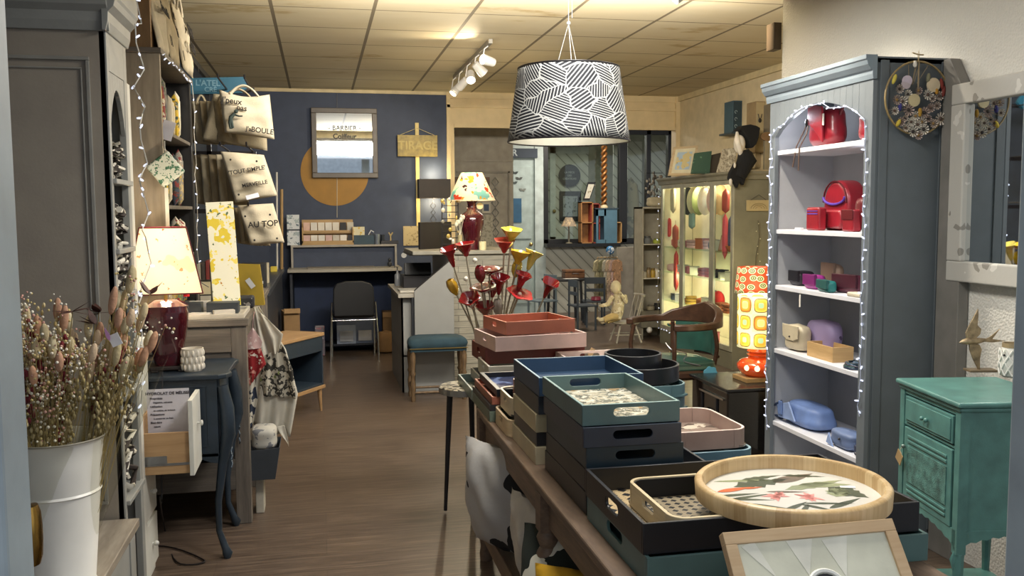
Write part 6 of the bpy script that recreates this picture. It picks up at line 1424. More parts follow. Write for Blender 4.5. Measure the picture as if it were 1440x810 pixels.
M().tube([(.06, -.05, z0), (.07, -.07, .39)], .0015, 4).lathe([(0, -.002), (.026, -.002), (.026, .002), (0, .002)], (0, 0, 0), 16).build('dummy', flr, t, False) if False else None
o = M().lathe([(0, -.002), (.028, -.002), (.028, .002), (0, .002)], n=18).xf(Matrix.Translation((.055, -.085, .375)) @ Matrix.Rotation(pi/2, 4, 'X')).build('round_tag', col('d8c088'), t, False)
lamp('POINT', 'bar_lamp_light', (q.x, 7.78, bzt+z0+.12), 9, (1, .80, .5), .03); lamp('POINT', 'bar_lamp_light', (q.x, 7.78, bzt+z1+.1), 4, (1, .80, .5), .03)
t = thing('pillar_candle', 'short cream candle right of the burgundy vase lamp', 'candle', (P(678, 350, Y=7.7).x, 7.68, bzt)); M().lathe([(.03, 0), (.031, .07), (.028, .073), (0, .068)], n=18).build('wax', col('cfc49a', .6), t, False, smooth=50); M().tube([(0, 0, .068), (0, 0, .08)], .0015, 4).build('wick', blkl, t, False)
# jewellery stand left of it
q = P(634, 348, Y=7.72)
t = thing('jewellery_stand', 'black wire stand hung with pendants and earrings left of the vase lamp', 'jewellery stand', (q.x, 7.74, bzt))
m = M()
for k in range(7): m.tube([(-.07, 0, .05+k*.055), (.07, 0, .05+k*.055)], .0035, 5)
m.tube([(-.07, 0, 0), (-.07, 0, .40)], .005, 6).tube([(.07, 0, 0), (.07, 0, .40)], .005, 6).box(-.085, .085, -.04, .04, 0, .012).tube([(0, 0, .40), (.05, 0, .48)], .004, 5).build('wire_frame', blkl, t, False)
rr = random.Random(9)
for k in range(22): M().ball((rr.uniform(-.09, .10), rr.uniform(-.03, -.01), rr.uniform(.04, .45)), (rr.uniform(.008, .018), .004, rr.uniform(.01, .022)), 8, 5).build('pendant', col(rr.choice(['c9bfa2', '8c8878', '2a2a2a', 'b59a4e', 'd8d4c8']), .3, .3), t, False, smooth=60)
t = thing('vase', 'small clear and gold vase of white flowers between stand and lamp', 'vase', (P(646, 350, Y=7.72).x, 7.68, bzt)); M().lathe([(.025, 0), (.03, .04), (.018, .10), (.022, .13)], n=16).build('vase_body', col('c4b78c', .25, .3), t, False, smooth=60)
for k in range(4): M().tube([(0, 0, .12), (.02*k-.03, 0, .2+.02*k)], .002, 5).ball((.02*k-.03, 0, .22+.02*k), (.016, .01, .02)).build('white_flower', col('d6d0b8'), t, False, smooth=60)
# monitor and papers
q = P(600, 330, Y=8.2)
t = thing('computer_monitor', 'black monitor seen from behind on the till counter', 'monitor', (P(612, 330, Y=8.1).x, 8.1, 1.142), rad(38)); B(-.20, .20, -.012, .012, .03, .27).build('screen_back', blkl, t, False, bevel=.004); B(-.07, .07, -.03, .03, 0, .03).build('stand', blkl, t, False)
t = thing('till', 'black cash register on the low worktop of the till counter', 'cash register', (.86, 8.15, .83)); B(-.15, .16, -.16, .16, 0, .11).build('register_body', blkl, t, False, bevel=.006); B(-.12, .12, -.02, .02, .11, .22).xf(Matrix.Rotation(-.3, 4, 'X')).build('display', col('101114', .3), t, False, bevel=.003)
t = thing('paper_sheaf', 'white papers slanting on the sloping end of the till counter', 'papers', (.90, 7.55, .86), rad(0), ry=rad(-42))
B(-.02, .20, -.03, .12, .02, .03).build('sheet', col('b6b6ba', .6), t, False); B(-.03, .17, -.02, .14, .008, .014).build('sheet', col('c6c6ca', .6), t, False)
t = thing('paper_stack', 'low stack of white papers on the till worktop edge', 'papers', (.74, 7.75, .83)); B(-.09, .09, -.14, .14, 0, .015).build('sheets', col('b9b4a8', .6), t, False, bevel=.002)
t = thing('soap_bottle', 'small grey pump bottle on the till worktop', 'bottle', (.69, 8.35, .83)); M().lathe([(.025, 0), (.028, .01), (.026, .10), (.01, .115), (.009, .14)], n=16).build('bottle_body', col('8d9094', .3), t, False, smooth=50); M().tube([(0, 0, .14), (0, 0, .17), (-.03, 0, .17)], .005, 6).build('pump', col('2a2a2c'), t, False)
o = M().lathe([(0, -.004), (.03, -.004), (.03, .004), (0, .004)], n=20).xf(Matrix.Rotation(pi/2, 4, 'X')).build('wall_socket', col('b9bcc0')); o.location = P(568, 359, Y=YB-.005); tag(o, 'round white socket low on the blue wall left of the till', 'socket')
# blue upholstered stool
t = thing('upholstered_stool', 'stool with teal blue velvet seat and turned wooden legs before the till counter', 'stool', (.905, 7.25, 0))
vel = mat('teal_velvet', '223a44', .85, var=.12, bump=.2)
zs_ = .46
m = M(); soft(m, (0, 0, zs_-.005), .235, .14, .058, 5, seed=50); m.build('seat_cushion', vel, t, False, smooth=60)
B(-.225, .225, -.13, .13, .395, .43).build('seat_rail', vel, t, False, bevel=.004)
tl_ = wood('turned_oak', '4b3a28', '7a6244', (12, 12, 1)); lp = [(.016, 0), (.020, .03), (.014, .05), (.020, .09), (.022, .14), (.015, .17), (.015, .2), (.024, .22), (.015, .24), (.021, .3), (.024, .36), (.018, .39), (.022, .40)]
for lx in (-.205, .205):
    for ly in (-.11, .11): M().lathe(lp, (lx, ly, 0), 14).build('leg', tl_, t, False, smooth=50)
M().tube([(-.205, -.11, .07), (.205, -.11, .07)], .010, 8).tube([(-.205, .11, .07), (.205, .11, .07)], .010, 8).tube([(-.205, -.11, .12), (-.205, .11, .12)], .009, 8).tube([(.205, -.11, .12), (.205, .11, .12)], .009, 8).build('stretcher', tl_, t, False, smooth=50)
B(-.235, .235, -.143, -.138, .42, .428).build('nail_trim', col('8f7c4c', .3, .7), t, False)
# terrazzo side table
q = P(648, 548, z=.63)
t = thing('side_table', 'little side table with terrazzo-like mosaic round top and black tapered legs', 'side table', (.70, 4.43, 0))
tz = prt('mosaic_top', 'c6bda8', [('2c2b2a', 30, .52), ('8f8672', 24, .6)], .3)
M().lathe([(0, .605), (.128, .605), (.135, .612), (.135, .636), (.13, .64), (0, .64)], n=40).build('table_top', tz, t, False, smooth=40)
M().lathe([(.1352, .606), (.1375, .606), (.1375, .634), (.1352, .634)], n=40, cap=False).build('metal_band', col('8f8d88', .3, .7), t, False)
for k in range(3):
    a = rad(185)+2*pi*k/3; M().tube([(.085*cos(a), .085*sin(a), .605), (.115*cos(a), .115*sin(a), .012)], [.016, .009], 10).build('leg', blkl, t, False, smooth=50)
    M().tube([(.1145*cos(a), .1145*sin(a), .012), (.115*cos(a), .115*sin(a), 0)], .010, 10).build('foot_cap', col('b0b0b0', .3, .6), t.children[-1])
# ================================================================== GLASS DISPLAY CABINET
VX = XR2-.40; VY0, VY1, VZ = 7.86, 9.72, 1.86
ol = mat('olive_grey_paint', '6d6a57', .5, var=.05); ins = mat('cream_cabinet_lining', 'dccfae', .6, var=.03)
vt = thing('display_cabinet', 'tall glass-fronted cabinet of accessories lit warm from inside, far right', 'cabinet', (XR2-.2, 8.8, 0))
m = M().box(VX, XR2-.005, VY0, VY0+.02, 0, VZ-.04).box(VX, XR2-.005, VY1-.02, VY1, 0, VZ-.04).box(XR2-.02, XR2-.005, VY0+.02, VY1-.02, .10, VZ-.04).box(VX, XR2-.02, VY0+.02, VY1-.02, 0, .16); m.build('carcass', ol, vt, bevel=.002)
m = M().box(XR2-.026, XR2-.021, VY0+.03, VY1-.03, .17, VZ-.06).box(VX+.02, XR2-.03, VY0+.021, VY0+.026, .17, VZ-.06).box(VX+.02, XR2-.03, VY1-.026, VY1-.021, .17, VZ-.06).box(VX+.01, XR2-.03, VY0+.03, VY1-.03, .161, .17); m.build('lining', ins, vt)
m = M().prism([(VX-.05, VZ), (VX-.05, VZ-.02), (VX-.03, VZ-.04), (VX-.02, VZ-.075), (VX, VZ-.08), (VX, VZ)], 'y', VY0-.03, VY1+.03).prism([(VY0-.05, VZ), (VY0-.05, VZ-.02), (VY0-.03, VZ-.04), (VY0-.02, VZ-.075), (VY0, VZ-.08), (VY0, VZ)], 'x', VX-.05, XR2-.005).box(VX-.03, XR2-.005, VY0-.03, VY1+.03, VZ-.01, VZ)
m.build('cornice', mat('olive_grey_cornice', '767260', .45), vt, bevel=.003)
def VYp(px): return P(px, 400, X=VX).y
ms = [VY1-.03, VYp(959), VYp(1001), VY0+.0]
for i in range(3):
    yb_, ya_ = ms[i], ms[i+1]
    d = M().box(VX-.012, VX+.012, ya_+.002, ya_+.05, .17, VZ-.08).box(VX-.012, VX+.012, yb_-.05, yb_-.002, .17, VZ-.08).box(VX-.012, VX+.012, ya_+.05, yb_-.05, .17, .22).box(VX-.012, VX+.012, ya_+.05, yb_-.05, VZ-.12, VZ-.08).build('glazed_door', mat('grey_door_frame', '8a8774', .45), vt, bevel=.002)
    B(VX-.002, VX+.002, ya_+.045, yb_-.045, .21, VZ-.11).build('pane', gl, d)
shg = clear('shelf_glass', 'eef6f0', .1)
for z in (.50, .82, 1.10): B(VX+.02, XR2-.03, VY0+.03, VY1-.03, z-.008, z).build('glass_shelf', shg, vt)
for y in (8.15, 8.8, 9.4):
    for z in (1.74, .44, .78): lamp('POINT', 'cabinet_lamp', (VX+.12, y, z), (7.0 if z > 1 else 3.2), (1, .86, .60), .03)
for y in (8.15, 8.8, 9.4): M().lathe([(.02, 0), (.03, .02), (0, .03)], (VX+.12, y, VZ-.085), 10).build('cabinet_downlight', emis('downlight_glow', 'ffe6b0', 4), vt)
rr = random.Random(77)
pal = {'coral red': 'c4433a', 'cream': 'd8cdb0', 'pale pink': 'd9a8a0', 'mustard': 'c79a3a', 'teal': '3d6a6b', 'brown': '6a4630', 'white': 'e2ddd0', 'dark navy': '2a2f40', 'rust': 'a8582f', 'rose': 'c9737a'}
pn = list(pal)
wd = ('farthest', 'second', 'third', 'fourth', 'fifth', 'sixth', 'seventh', 'eighth', 'ninth', 'tenth', 'eleventh', 'twelfth', 'nearest')
for si, z in enumerate((.17, .50, .82, 1.10)):
    n_ = (4, 10, 12, 12)[si]
    for k in range(n_):
        y = VY1-.12-(VY1-VY0-.25)*k/(n_-1); cn = pn[rr.randrange(10)]; cc_ = pal[cn]; sh_ = rr.randrange(4)
        nm, kind = (('folded_scarf', 'scarf'), ('trinket_box', 'box'), ('ceramic_bowl', 'bowl'), ('soft_pouch', 'pouch'))[sh_]
        t = thing(nm, '%s %s, %s along the %s level of the lit glass cabinet' % (cn, nm.replace('_', ' '), wd[k], ('bottom', 'low glass', 'middle glass', 'upper glass')[si]), kind, (VX+.12+rr.uniform(-.03, .03), y, z), rr.uniform(-.5, .5), 'goods in the lit glass cabinet')
        mt_ = col(cc_, .6)
        if sh_ == 0:
            for j in range(3): soft(M(), (0, 0, .018+.03*j), .06, .065, .018, 4, seed=j, n=6).build('fold', col(shift(cc_, 1-.1*j), .8), t, False, smooth=60)
        elif sh_ == 1: B(-.05, .05, -.06, .06, 0, .06+.02*(k % 3)).build('box_body', mt_, t, False, bevel=.004); B(-.052, .052, -.062, .062, .06+.02*(k % 3), .072+.02*(k % 3)).build('lid', col(shift(cc_, .8), .5), t, False, bevel=.002)
        elif sh_ == 2: M().lathe([(.03, 0), (.055, .04), (.062, .06), (.055, .058), (.03, .012), (0, .01)], n=18).build('bowl', mt_, t, False, smooth=60); M().ball((0, 0, .05), (.04, .04, .02), 10, 6).build('contents', col(pal[pn[(k*3) % 10]], .8), t, False, smooth=60)
        else: soft(M(), (0, 0, .045), .035, .06, .045, 3, seed=k, n=7).build('pouch_body', mt_, t, False, smooth=60)
# hats and bags hanging in the upper part
for k, (px, c_, cn) in enumerate(((966, '2e2c30', 'black'), (975, 'd9c9a0', 'straw yellow'), (982, '9ba36a', 'olive banded'), (990, 'efe6cf', 'white'), (1003, 'd9a27e', 'peach'), (1012, 'd8b98c', 'sand'))):
    y = P(px, 270, X=VX+.10).y
    t = thing('round_hoop_hat', cn+' round cloth hat hung upright at the top of the lit cabinet', 'hat', (VX+.13, y, 1.60), rad(-55))
    M().lathe([(0, .0), (.07, .0), (.10, -.02), (.145, -.022), (.15, -.018), (.14, -.008), (.10, -.006), (.075, .02), (.07, .04), (0, .05)], n=28).xf(Matrix.Rotation(pi/2, 4, 'Y')).build('hat_body', col(c_, .8), t, False, smooth=50)
for k, (px, y0_, y1_, c_, lb) in enumerate(((938, 330, 400, 'c9a53a', 'mustard knitted strap hanging at the far end of the lit cabinet'), (940, 305, 335, 'c4302b', 'bright red pouch hanging over the mustard strap in the lit cabinet'), (950, 315, 350, 'b5503a', 'terracotta striped bag hanging in the first cabinet door'), (951, 352, 410, 'c23b30', 'long red strap hanging below the terracotta bag'), (947, 262, 300, 'b9a98c', 'beige purse hanging at the top of the first cabinet door'), (973, 298, 322, '8ba196', 'pair of grey green paper cones hanging under the hats'), (1003, 345, 392, 'd9a79a', 'pale pink scarf hanging behind the middle door post'), (1020, 300, 365, 'd0505a', 'pink red scarf hanging in the nearest cabinet door'), (1021, 265, 300, 'a8443c', 'striped umbrella-like cloth hanging near the top right of the lit cabinet'), (1028, 303, 352, '4a4a66', 'slate blue cloth hanging at the near end of the lit cabinet'))):
    a = P(px, y0_, X=VX+.09); b_ = P(px, y1_, X=VX+.09); hh_ = (a.z-b_.z)/2; w_ = .035 if y1_-y0_ > 45 else .06
    t = thing('hanging_bag' if k in (1, 2, 4) else 'hanging_cloth', lb, 'accessory', (a.x, a.y, b_.z)); soft(M(), (0, 0, hh_), .02, w_, hh_, 4, seed=k, n=8).build('body', col(c_, .7), t, False, smooth=60)
    M().tube([(0, 0, 2*hh_-.01), (0, 0, 2*hh_+.04)], .003, 5).build('hanging_loop', col(shift(c_, .8), .7), t, False)
t = thing('knitted_cat', 'round red and black knitted toy low in the nearest cabinet door', 'soft toy', (P(1017, 430, X=VX+.12).x, P(1010, 430, X=VX+.12).y, .50)); M().ball((0, 0, .10), (.06, .09, .10)).build('body', col('c22a26', .9), t, False, smooth=60); M().ball((0, .09, .12), (.05, .05, .08)).build('head', blkl, t, False, smooth=60)
t = thing('framed_card', 'small framed red card leaning on the upper glass shelf', 'picture frame', (VX+.08, P(1015, 370, X=VX+.08).y, 1.10), rad(12), ry=rad(14)); B(-.006, .006, -.06, .06, 0, .16).build('frame', col('a98456', .5), t, False, bevel=.002); B(-.008, -.006, -.045, .045, .015, .145).build('card', col('c98f84', .5), t, False)
# sign hanging on its near side
q = P(1067, 289, Y=VY0-.02)
t = thing('hanging_sign', 'small pale wooden plaque with an arched carving hanging on the cabinet side', 'sign', (q.x, VY0-.015, q.z)); B(-.12, .12, -.006, .006, -.05, .05).build('plaque', col('a5946a', .6), t, False, bevel=.001)
for r_ in (.02, .035, .05): M().tube([(r_*1.6*cos(pi*k/10), -.008, -.03+r_*sin(pi*k/10)) for k in range(11)], .0025, 5).build('arch_carving', col('7d6d48'), t, False)
M().tube([(-.08, 0, .05), (0, 0, .10), (.08, 0, .05)], .002, 5).build('string', blkl, t, False)
t = thing('branch_garland', 'thin twig garland with tiny lights hanging down the cabinet side', 'garland', P(1066, 310, Y=VY0-.02))
M().tube([(0, 0, 0), (.01, -.01, -.15), (-.02, -.01, -.33), (-.03, -.01, -.55), (-.05, -.01, -.75)], .004, 5).build('twig', col('4a4636', .8), t, False)
for k in range(10): M().ball((R(-.05, .03), -.012, -.03-k*.07), .005, 6, 4).build('tiny_bulb', col('cfc9a8'), t, False)
lamp('POINT', 'side_glow_lamp', (P(1050, 350, Y=7.55).x, 7.55, 1.02), 2.4, (1, .88, .5), .03)
# frames and books standing on the cabinet
def leanframe(label, quad_px, Yd_, fc, pic, th=.02, fw_=.03, name='picture_frame'):
    c0, c1, c2, c3 = [P(x, y, Y=Yd_) for x, y in quad_px]
    t = thing(name, label, 'picture frame', ((c0.x+c1.x)/2, Yd_, VZ+.001)); dz = VZ+.001-min(c0.z, c1.z)
    c0, c1, c2, c3 = [c+Vector((0, 0, dz)) for c in (c0, c1, c2, c3)]
    c2 += Vector((0, .05, 0)); c3 += Vector((0, .05, 0)); n_ = (c1-c0).cross(c3-c0).normalized()
    def slab(a, b_, off0, off1):
        w = lambda u, v: c0.lerp(c1, u).lerp(c3.lerp(c2, u), v)
        q = [w(a, b_), w(1-a, b_), w(1-a, 1-b_), w(a, 1-b_)]
        return M().add([p+n_*off0 for p in q]+[p+n_*off1 for p in q], [(0, 1, 2, 3), (4, 5, 6, 7), (0, 1, 5, 4), (1, 2, 6, 5), (2, 3, 7, 6), (3, 0, 4, 7)])
    slab(0, 0, -th, 0).build('frame', fc, t); slab(.10, .08, 0, .002).build('mat_board', col('d8cfae', .5), t) if pic[1] else None
    slab(pic[2], pic[2], .002, .004).build('picture', pic[0], t); return t
sky = prt('beach_painting', 'a9bcc8', [('d0bf8a', 6, .5), ('c9b070', 14, .6), ('4a4a44', 22, .68)], .5)
leanframe('oak framed seaside picture leaning at the far end on the lit cabinet', [(940, 247), (974, 247), (985, 204), (950, 207)], 8.9, oak, (sky, 1, .2))
leanframe('oak framed picture with blue scene standing behind the seaside picture', [(972, 212), (997, 214), (997, 183), (970, 187)], 9.45, oak, (prt('blue_scene', '6f83a8', [('d0c6a8', 9, .55)], .5), 1, .25))
green = prt('green_leaf_canvas', '35503f', [('8aa284', 10, .62), ('5f7d62', 14, .6)], .7)
leanframe('dark green leaf print canvas on the cabinet, right of the seaside picture', [(972, 245), (998, 245), (1004, 213), (980, 216)], 8.4, green, (green, 0, .04))
leanframe('dark brown blank panel just right of the green leaf canvas', [(998, 242), (1010, 242), (1017, 212), (1004, 215)], 8.45, col('3b352b'), (col('443c30'), 0, .06))
cst = prt('grey_line_drawing', 'b3a88f', [('8a7f68', 40, .52), ('d0c7ae', 24, .6)], .7)
leanframe('canvas with a grey line drawing leaning beside the black puppet', [(1008, 240), (1032, 240), (1040, 204), (1020, 206)], 8.25, cst, (cst, 0, .03))
# boxes and boards on the wall
def wallbox(label, x0, y0, x1, y1, c_, side, motif=None, X_=XR2, dep=.10, name='wall_box', cat='box'):
    a = P(x0, y1, X=X_-dep); b_ = P(x1, y0, X=X_-dep); z0, z1 = P((x0+x1)/2, y1, X=X_-dep).z, P((x0+x1)/2, y0, X=X_-dep).z
    t = thing(name, label, cat, (X_-dep/2, (a.y+b_.y)/2, z0))
    B(X_-dep, X_-.002, b_.y, a.y, z0, z1).build('box_body', col(c_, .6), t, bevel=.003)
    B(X_-dep+.005, X_-.01, b_.y-.004, b_.y, z0+.01, z1-.01).build('box_side', col(side, .6), t)
    return t, a, b_, z0, z1
t, a, b_, z0, z1 = wallbox('dark teal book-shaped wall box with pale swirls, upper left on the far right wall', 1018, 143, 1031, 187, '3b5560', '24363d')
for k in range(3): M().tube([(XR2-.07+.012*cos(q*.6), b_.y-.006, z0+.06+k*.07+.015*sin(q*.6)) for q in range(9)], .003, 5).build('swirl', col('8fa0a0'), t)
B(XR2-.13, XR2, b_.y-.04, a.y+.05, z0-.02, z0-.001).build('bracket', col('2f3c42'), t)
t, a, b_, z0, z1 = wallbox('tan wooden wall box with a small dark deer head, middle of the far right wall', 1049, 144, 1063, 215, '8f7a58', 'a8966f')
M().ball((XR2-.06, b_.y-.008, z0+.30), (.018, .004, .022)).tube([(XR2-.05, b_.y-.008, z0+.32), (XR2-.04, b_.y-.008, z0+.36)], .004, 5).tube([(XR2-.07, b_.y-.008, z0+.32), (XR2-.08, b_.y-.008, z0+.36)], .004, 5).build('deer_head', col('2e2a22'), t, smooth=60)
wallbox('grey brown wooden wall box nearest the bookcase, far right wall', 1073, 147, 1084, 205, '6f6552', '887c64')
t = thing('wooden_oval_board', 'brown oval wooden board with long pale handle beside the last wall box', 'board', P(1078, 192, X=XR2-.14)); M().lathe([(0, -.01), (1, -.01), (1, .01), (0, .01)], n=30, sx=.06, sy=.04).xf(Matrix.Rotation(pi/2, 4, 'X')).build('oval', col('6b5236'), t, False); M().tube([(.05, 0, -.08), (.08, 0, .05), (.09, 0, .25)], [.012, .010, .02], 8).build('handle', col('b99a6e'), t, False, smooth=60)
B(-.02, .05, -.01, .02, -.30, -.04).build('hanging_panel', col('7e745c'), t, False, bevel=.002)
t, a, b_, z0, z1 = wallbox('pale wooden panel low on the far right wall behind the puppet', 1040, 215, 1062, 237, 'b8a888', 'a39270', dep=.06)
t, a, b_, z0, z1 = wallbox('dark bronze speaker box high at the end of the near wall', 1096, 31, 1104, 69, '4a3a26', '3a2c1c', X_=XR-.002+.0, dep=.06, name='wall_speaker', cat='speaker') if False else (None,)*5
o = B(XR-.05, XR+.0, YN+.01, YN+.10, P(1100, 69, Y=YN).z, P(1100, 31, Y=YN).z).build('wall_speaker', col('4a3a26', .5), bevel=.003); tag(o, 'narrow dark brown box high on the end of the near right wall', 'speaker')
# black draped puppet
q = P(1045, 240, Y=7.8)
t = thing('puppet', 'hanging doll in black velvet hood and cloak with white face', 'doll', (q.x, 7.6, VZ+.0)); t.location = P(1046, 248, Y=7.80)
vb = col('0a0a0b', .95); wf = col('c9c2b4', .7)
s_ = 7.80/1280
L_ = lambda px, py, d=0: ((px-1046)*s_, d, (248-py)*s_)
m = M(); m.ball(L_(1038, 200), (.052, .06, .085), 14, 10).tube([L_(1034, 182), L_(1032, 195, -.03), L_(1034, 206, -.05), L_(1040, 215, -.01)], [.012, .03, .028, .02], 10).ball(L_(1032, 199, -.06), (.010, .012, .014)); m.build('face', wf, t, False, smooth=60)
m = M(); m.prism([(L_(x, y)[0], L_(x, y)[2]) for x, y in ((1031, 181), (1040, 173), (1052, 171), (1062, 173), (1068, 176), (1066, 190), (1062, 200), (1056, 206), (1053, 206), (1050, 196), (1044, 186), (1038, 180))], 'y', -.05, .07); m.build('hood', vb, t, False, bevel=.02, seg=3, smooth=60)
m = M().tube([L_(1045, 210), L_(1050, 222), L_(1044, 236), L_(1038, 250)], [.05, .085, .075, .06], 14).tube([L_(1050, 215), L_(1058, 225, .02), L_(1052, 240, .02)], [.05, .06, .03], 12); m.build('cloak', vb, t, False, smooth=60)
m = M().prism([(L_(x, y)[0], L_(x, y)[2]) for x, y in ((1030, 228), (1045, 232), (1048, 250), (1044, 262), (1038, 256), (1034, 266), (1029, 258), (1020, 252), (1022, 243))], 'y', -.03, .03); m.build('sleeve', vb, t, False, bevel=.01, smooth=60)
M().ball(L_(1023, 256, -.02), (.016, .014, .04)).build('hand', wf, t, False, smooth=60); M().ball(L_(1027, 232, -.05), (.012, .012, .025)).build('collar_tip', wf, t, False, smooth=60)

# white shelf unit beyond the cabinet
SY = 10.02; x0, x1 = P(903, 400, Y=SY).x, P(932, 400, Y=SY).x
wsh = col('a49c86', .6); zt_ = P(915, 291, Y=SY).z
t = thing('shelf_unit', 'narrow off-white shelf unit with jars, against the lintel post beyond the lit cabinet', 'shelf', ((x0+x1)/2, SY+.1, 0))
m = M().box(x0, x0+.015, SY, SY+.30, 0, zt_).box(x1+.05, x1+.065, SY, SY+.30, 0, zt_).box(x0, x1+.05, SY+.285, SY+.30, 0, zt_).box(x0, x1+.06, SY-.01, SY+.30, zt_-.02, zt_+.002); m.build('carcass', wsh, t)
m = M()
zz = [P(915, y, Y=SY).z for y in (343, 391, 437)]
for z in zz[:2]: B(x0+.015, x1+.05, SY+.01, SY+.285, z-.012, z).build('shelf_board', col('c9c3ae', .5), t)
d = B(x0-.02, x1+.03, SY-.03, SY+.2, .14, zz[2]-.0).build('base_cupboard', col('6f6a5a', .6), t, bevel=.003); kq = P(913, 464, Y=SY-.04); M().ball((kq.x, SY-.045, kq.z), .035).build('white_knob', col('d6d3c8', .4), d, smooth=60)
jl = ('grey', 'lime', 'cream', 'tan', 'mustard', 'white', 'olive', 'beige', 'dark')
for k, (px, si, c_, r_, h_) in enumerate(((910, 0, '6f7270', .05, .09), (923, 0, 'a9b34a', .045, .06), (906, 1, 'b5ab90', .03, .09), (912, 1, '8f7a52', .028, .12), (918, 1, 'b4933a', .03, .11), (924, 1, 'd0cab8', .03, .12), (929, 1, '7f7c50', .028, .10), (915, 2, 'a59a7e', .05, .06), (924, 2, '2c2b28', .045, .08))):
    q = P(px, 400, Y=SY+.07); t = thing('jar', '%s lidded jar on the %s board of the narrow off-white shelf' % (jl[k], ('upper', 'middle', 'lowest')[si]), 'jar', (q.x, SY+.07, zz[si]), 0, 'jars on the off-white shelf')
    M().lathe([(r_*.8, 0), (r_, .01), (r_, h_*.7), (r_*.7, h_*.8)], n=14).build('jar_body', col(c_, .4), t, False, smooth=50); M().lathe([(r_*.75, h_*.8), (r_*.75, h_)], n=14).build('lid', col(shift(c_, .7), .5), t, False)
fairy('small fairy lights strung down the far edge of the lit cabinet', [(VX-.03, VY1-.0+R(-.02, .02), 1.78-k*.05) for k in range(32)]+[(VX-.03, VY1-.0-.2*k, .17) for k in range(4)], 26, (VX-.03, VY1, 1), wirec='8c8568', seed=9, size=1.2)

# ================================================================== ARMCHAIR, LOW BLACK CHEST, ORANGE LAMPS
wn2 = wood('dark_walnut', '2f2018', '4b3427', (2, 10, 10), .3); gle = mat('green_leather', '264a42', .35, var=.12, coat=.3)
t = thing('desk_armchair', 'wooden desk armchair with curved arm rail and green leather seat and back', 'chair', (2.40, 5.93, 0))
soft(M(), (0, 0, .44), .25, .24, .045, 4, seed=61).build('seat_pad', gle, t, False, smooth=60)
m = M().lathe([(.25, .36), (.27, .38), (.27, .41), (.25, .42)], n=36); m.build('seat_ring', wn2, t, False, smooth=40)
arc = [(.29*cos(a_), .28*sin(a_)) for a_ in [rad(-130+260*k/20) for k in range(21)]]
def rail(z0, z1, w_):
    vs = []; n = len(arc)
    for z in (z0, z1):
        for r_ in (1.0, 1.0+w_): vs += [(x*r_, y*r_, z+(.11 if abs(k-10) < 5 and z == z1 else .0)*(1-abs(k-10)/6.0)) for k, (x, y) in enumerate(arc)]
    fs = []
    for k in range(n-1):
        a0, a1, b0, b1 = k, n+k, 2*n+k, 3*n+k
        fs += [(a0, a0+1, a1+1, a1), (b0, b1, b1+1, b0+1), (a0, b0, b0+1, a0+1), (a1, a1+1, b1+1, b1)]
    fs += [(0, n, 3*n, 2*n), (n-1, 2*n-1+0, 4*n-1, 3*n-1)]
    return M().add(vs, fs)
rail(.70, .745, .18).xf(Matrix.Rotation(rad(20), 4, 'Z')).build('arm_rail', wn2, t, False, bevel=.008, smooth=60)
vs = []; n = 9; ar2 = [rad(-25+90*k/(n-1)) for k in range(n)]
for r_ in (.27, .295):
    for z in (.50, .70): vs += [(r_*cos(a_), r_*sin(a_), z) for a_ in ar2]
fs = [(k, k+1, n+k+1, n+k) for k in range(n-1)]+[(2*n+k, 3*n+k, 3*n+k+1, 2*n+k+1) for k in range(n-1)]+[(k, 2*n+k, 2*n+k+1, k+1) for k in range(n-1)]+[(n+k, n+k+1, 3*n+k+1, 3*n+k) for k in range(n-1)]+[(0, n, 3*n, 2*n), (n-1, 3*n-1, 4*n-1, 2*n-1)]
M().add(vs, fs).build('back_pad', gle, t, False, smooth=60)
for a_ in (rad(-32), rad(70), rad(150), rad(-110)):
    x, y = .28*cos(a_), .27*sin(a_); M().tube(smoothpath([(x, y, .70), (x*1.08, y*1.08, .56), (x, y, .40), (x*1.05, y*1.05, .2), (x*1.15, y*1.15, 0)], 4), [.016]*17, 8).build('leg', wn2, t, False, smooth=60)
M().tube([(.28, -.12, .49), (.30, .02, .49), (.24, .18, .49)], .012, 8).build('lower_back_rail', wn2, t, False, smooth=60)
q = P(1000, 525, Y=5.6); t2 = thing('round_tag', 'blue flower-shaped paper tag hanging on the green leather armchair', 'tag', P(999, 526, Y=5.60)); M().lathe([(0, -.003), (.05, -.003), (.05, .003), (0, .003)], n=30, rib=.08, ribn=7).xf(Matrix.Rotation(pi/2, 4, 'X')).build('tag_disc', col('4f94ad', .6), t2, False); B(-.03, .03, .002, .004, -.12, -.03).build('green_strip', col('3c6a4a', .7), t2, False)
m = M().tube(smoothpath([P(936, 482, Y=5.75), P(945, 492, Y=5.7), P(965, 497, Y=5.7), P(962, 508, Y=5.7), P(985, 514, Y=5.7)], 5), .004, 5); o = m.build('coat_hanger', col('9b9da0', .3, .6), smooth=60); tag(o, 'twisted silvery wire hooked under the armchair rail', 'wire')
# low black chest
a = P(1003, 541, z=.42); t = thing('low_chest', 'low glossy black chest with chrome edges, behind the grey bookcase', 'chest', (2.62, 5.30, 0))
gb = col('0c0c0e', .12, coat=.6)
B(2.40, 2.98, 5.06, 5.60, 0, .40).build('chest_body', gb, t, bevel=.01); B(2.385, 3.0, 5.045, 5.615, .40, .42).build('chest_top', col('1f2022', .25), t, bevel=.006)
for y in (5.10, 5.20): B(2.388, 2.40, y+.0, y+.36, .34, .352).build('chrome_strip', chrome, t) if y == 5.10 else None
M().box(2.39, 2.40, 5.20, 5.215, .08, .33).box(2.39, 2.40, 5.42, 5.435, .08, .33).build('panel_groove', col('232326', .2), t)
M().tube([(2.392, 5.27, .24), (2.375, 5.29, .24), (2.375, 5.35, .24), (2.392, 5.37, .24)], .006, 6).build('handle', blkl, t)
lo = Vector((2.74, 5.30, .42))
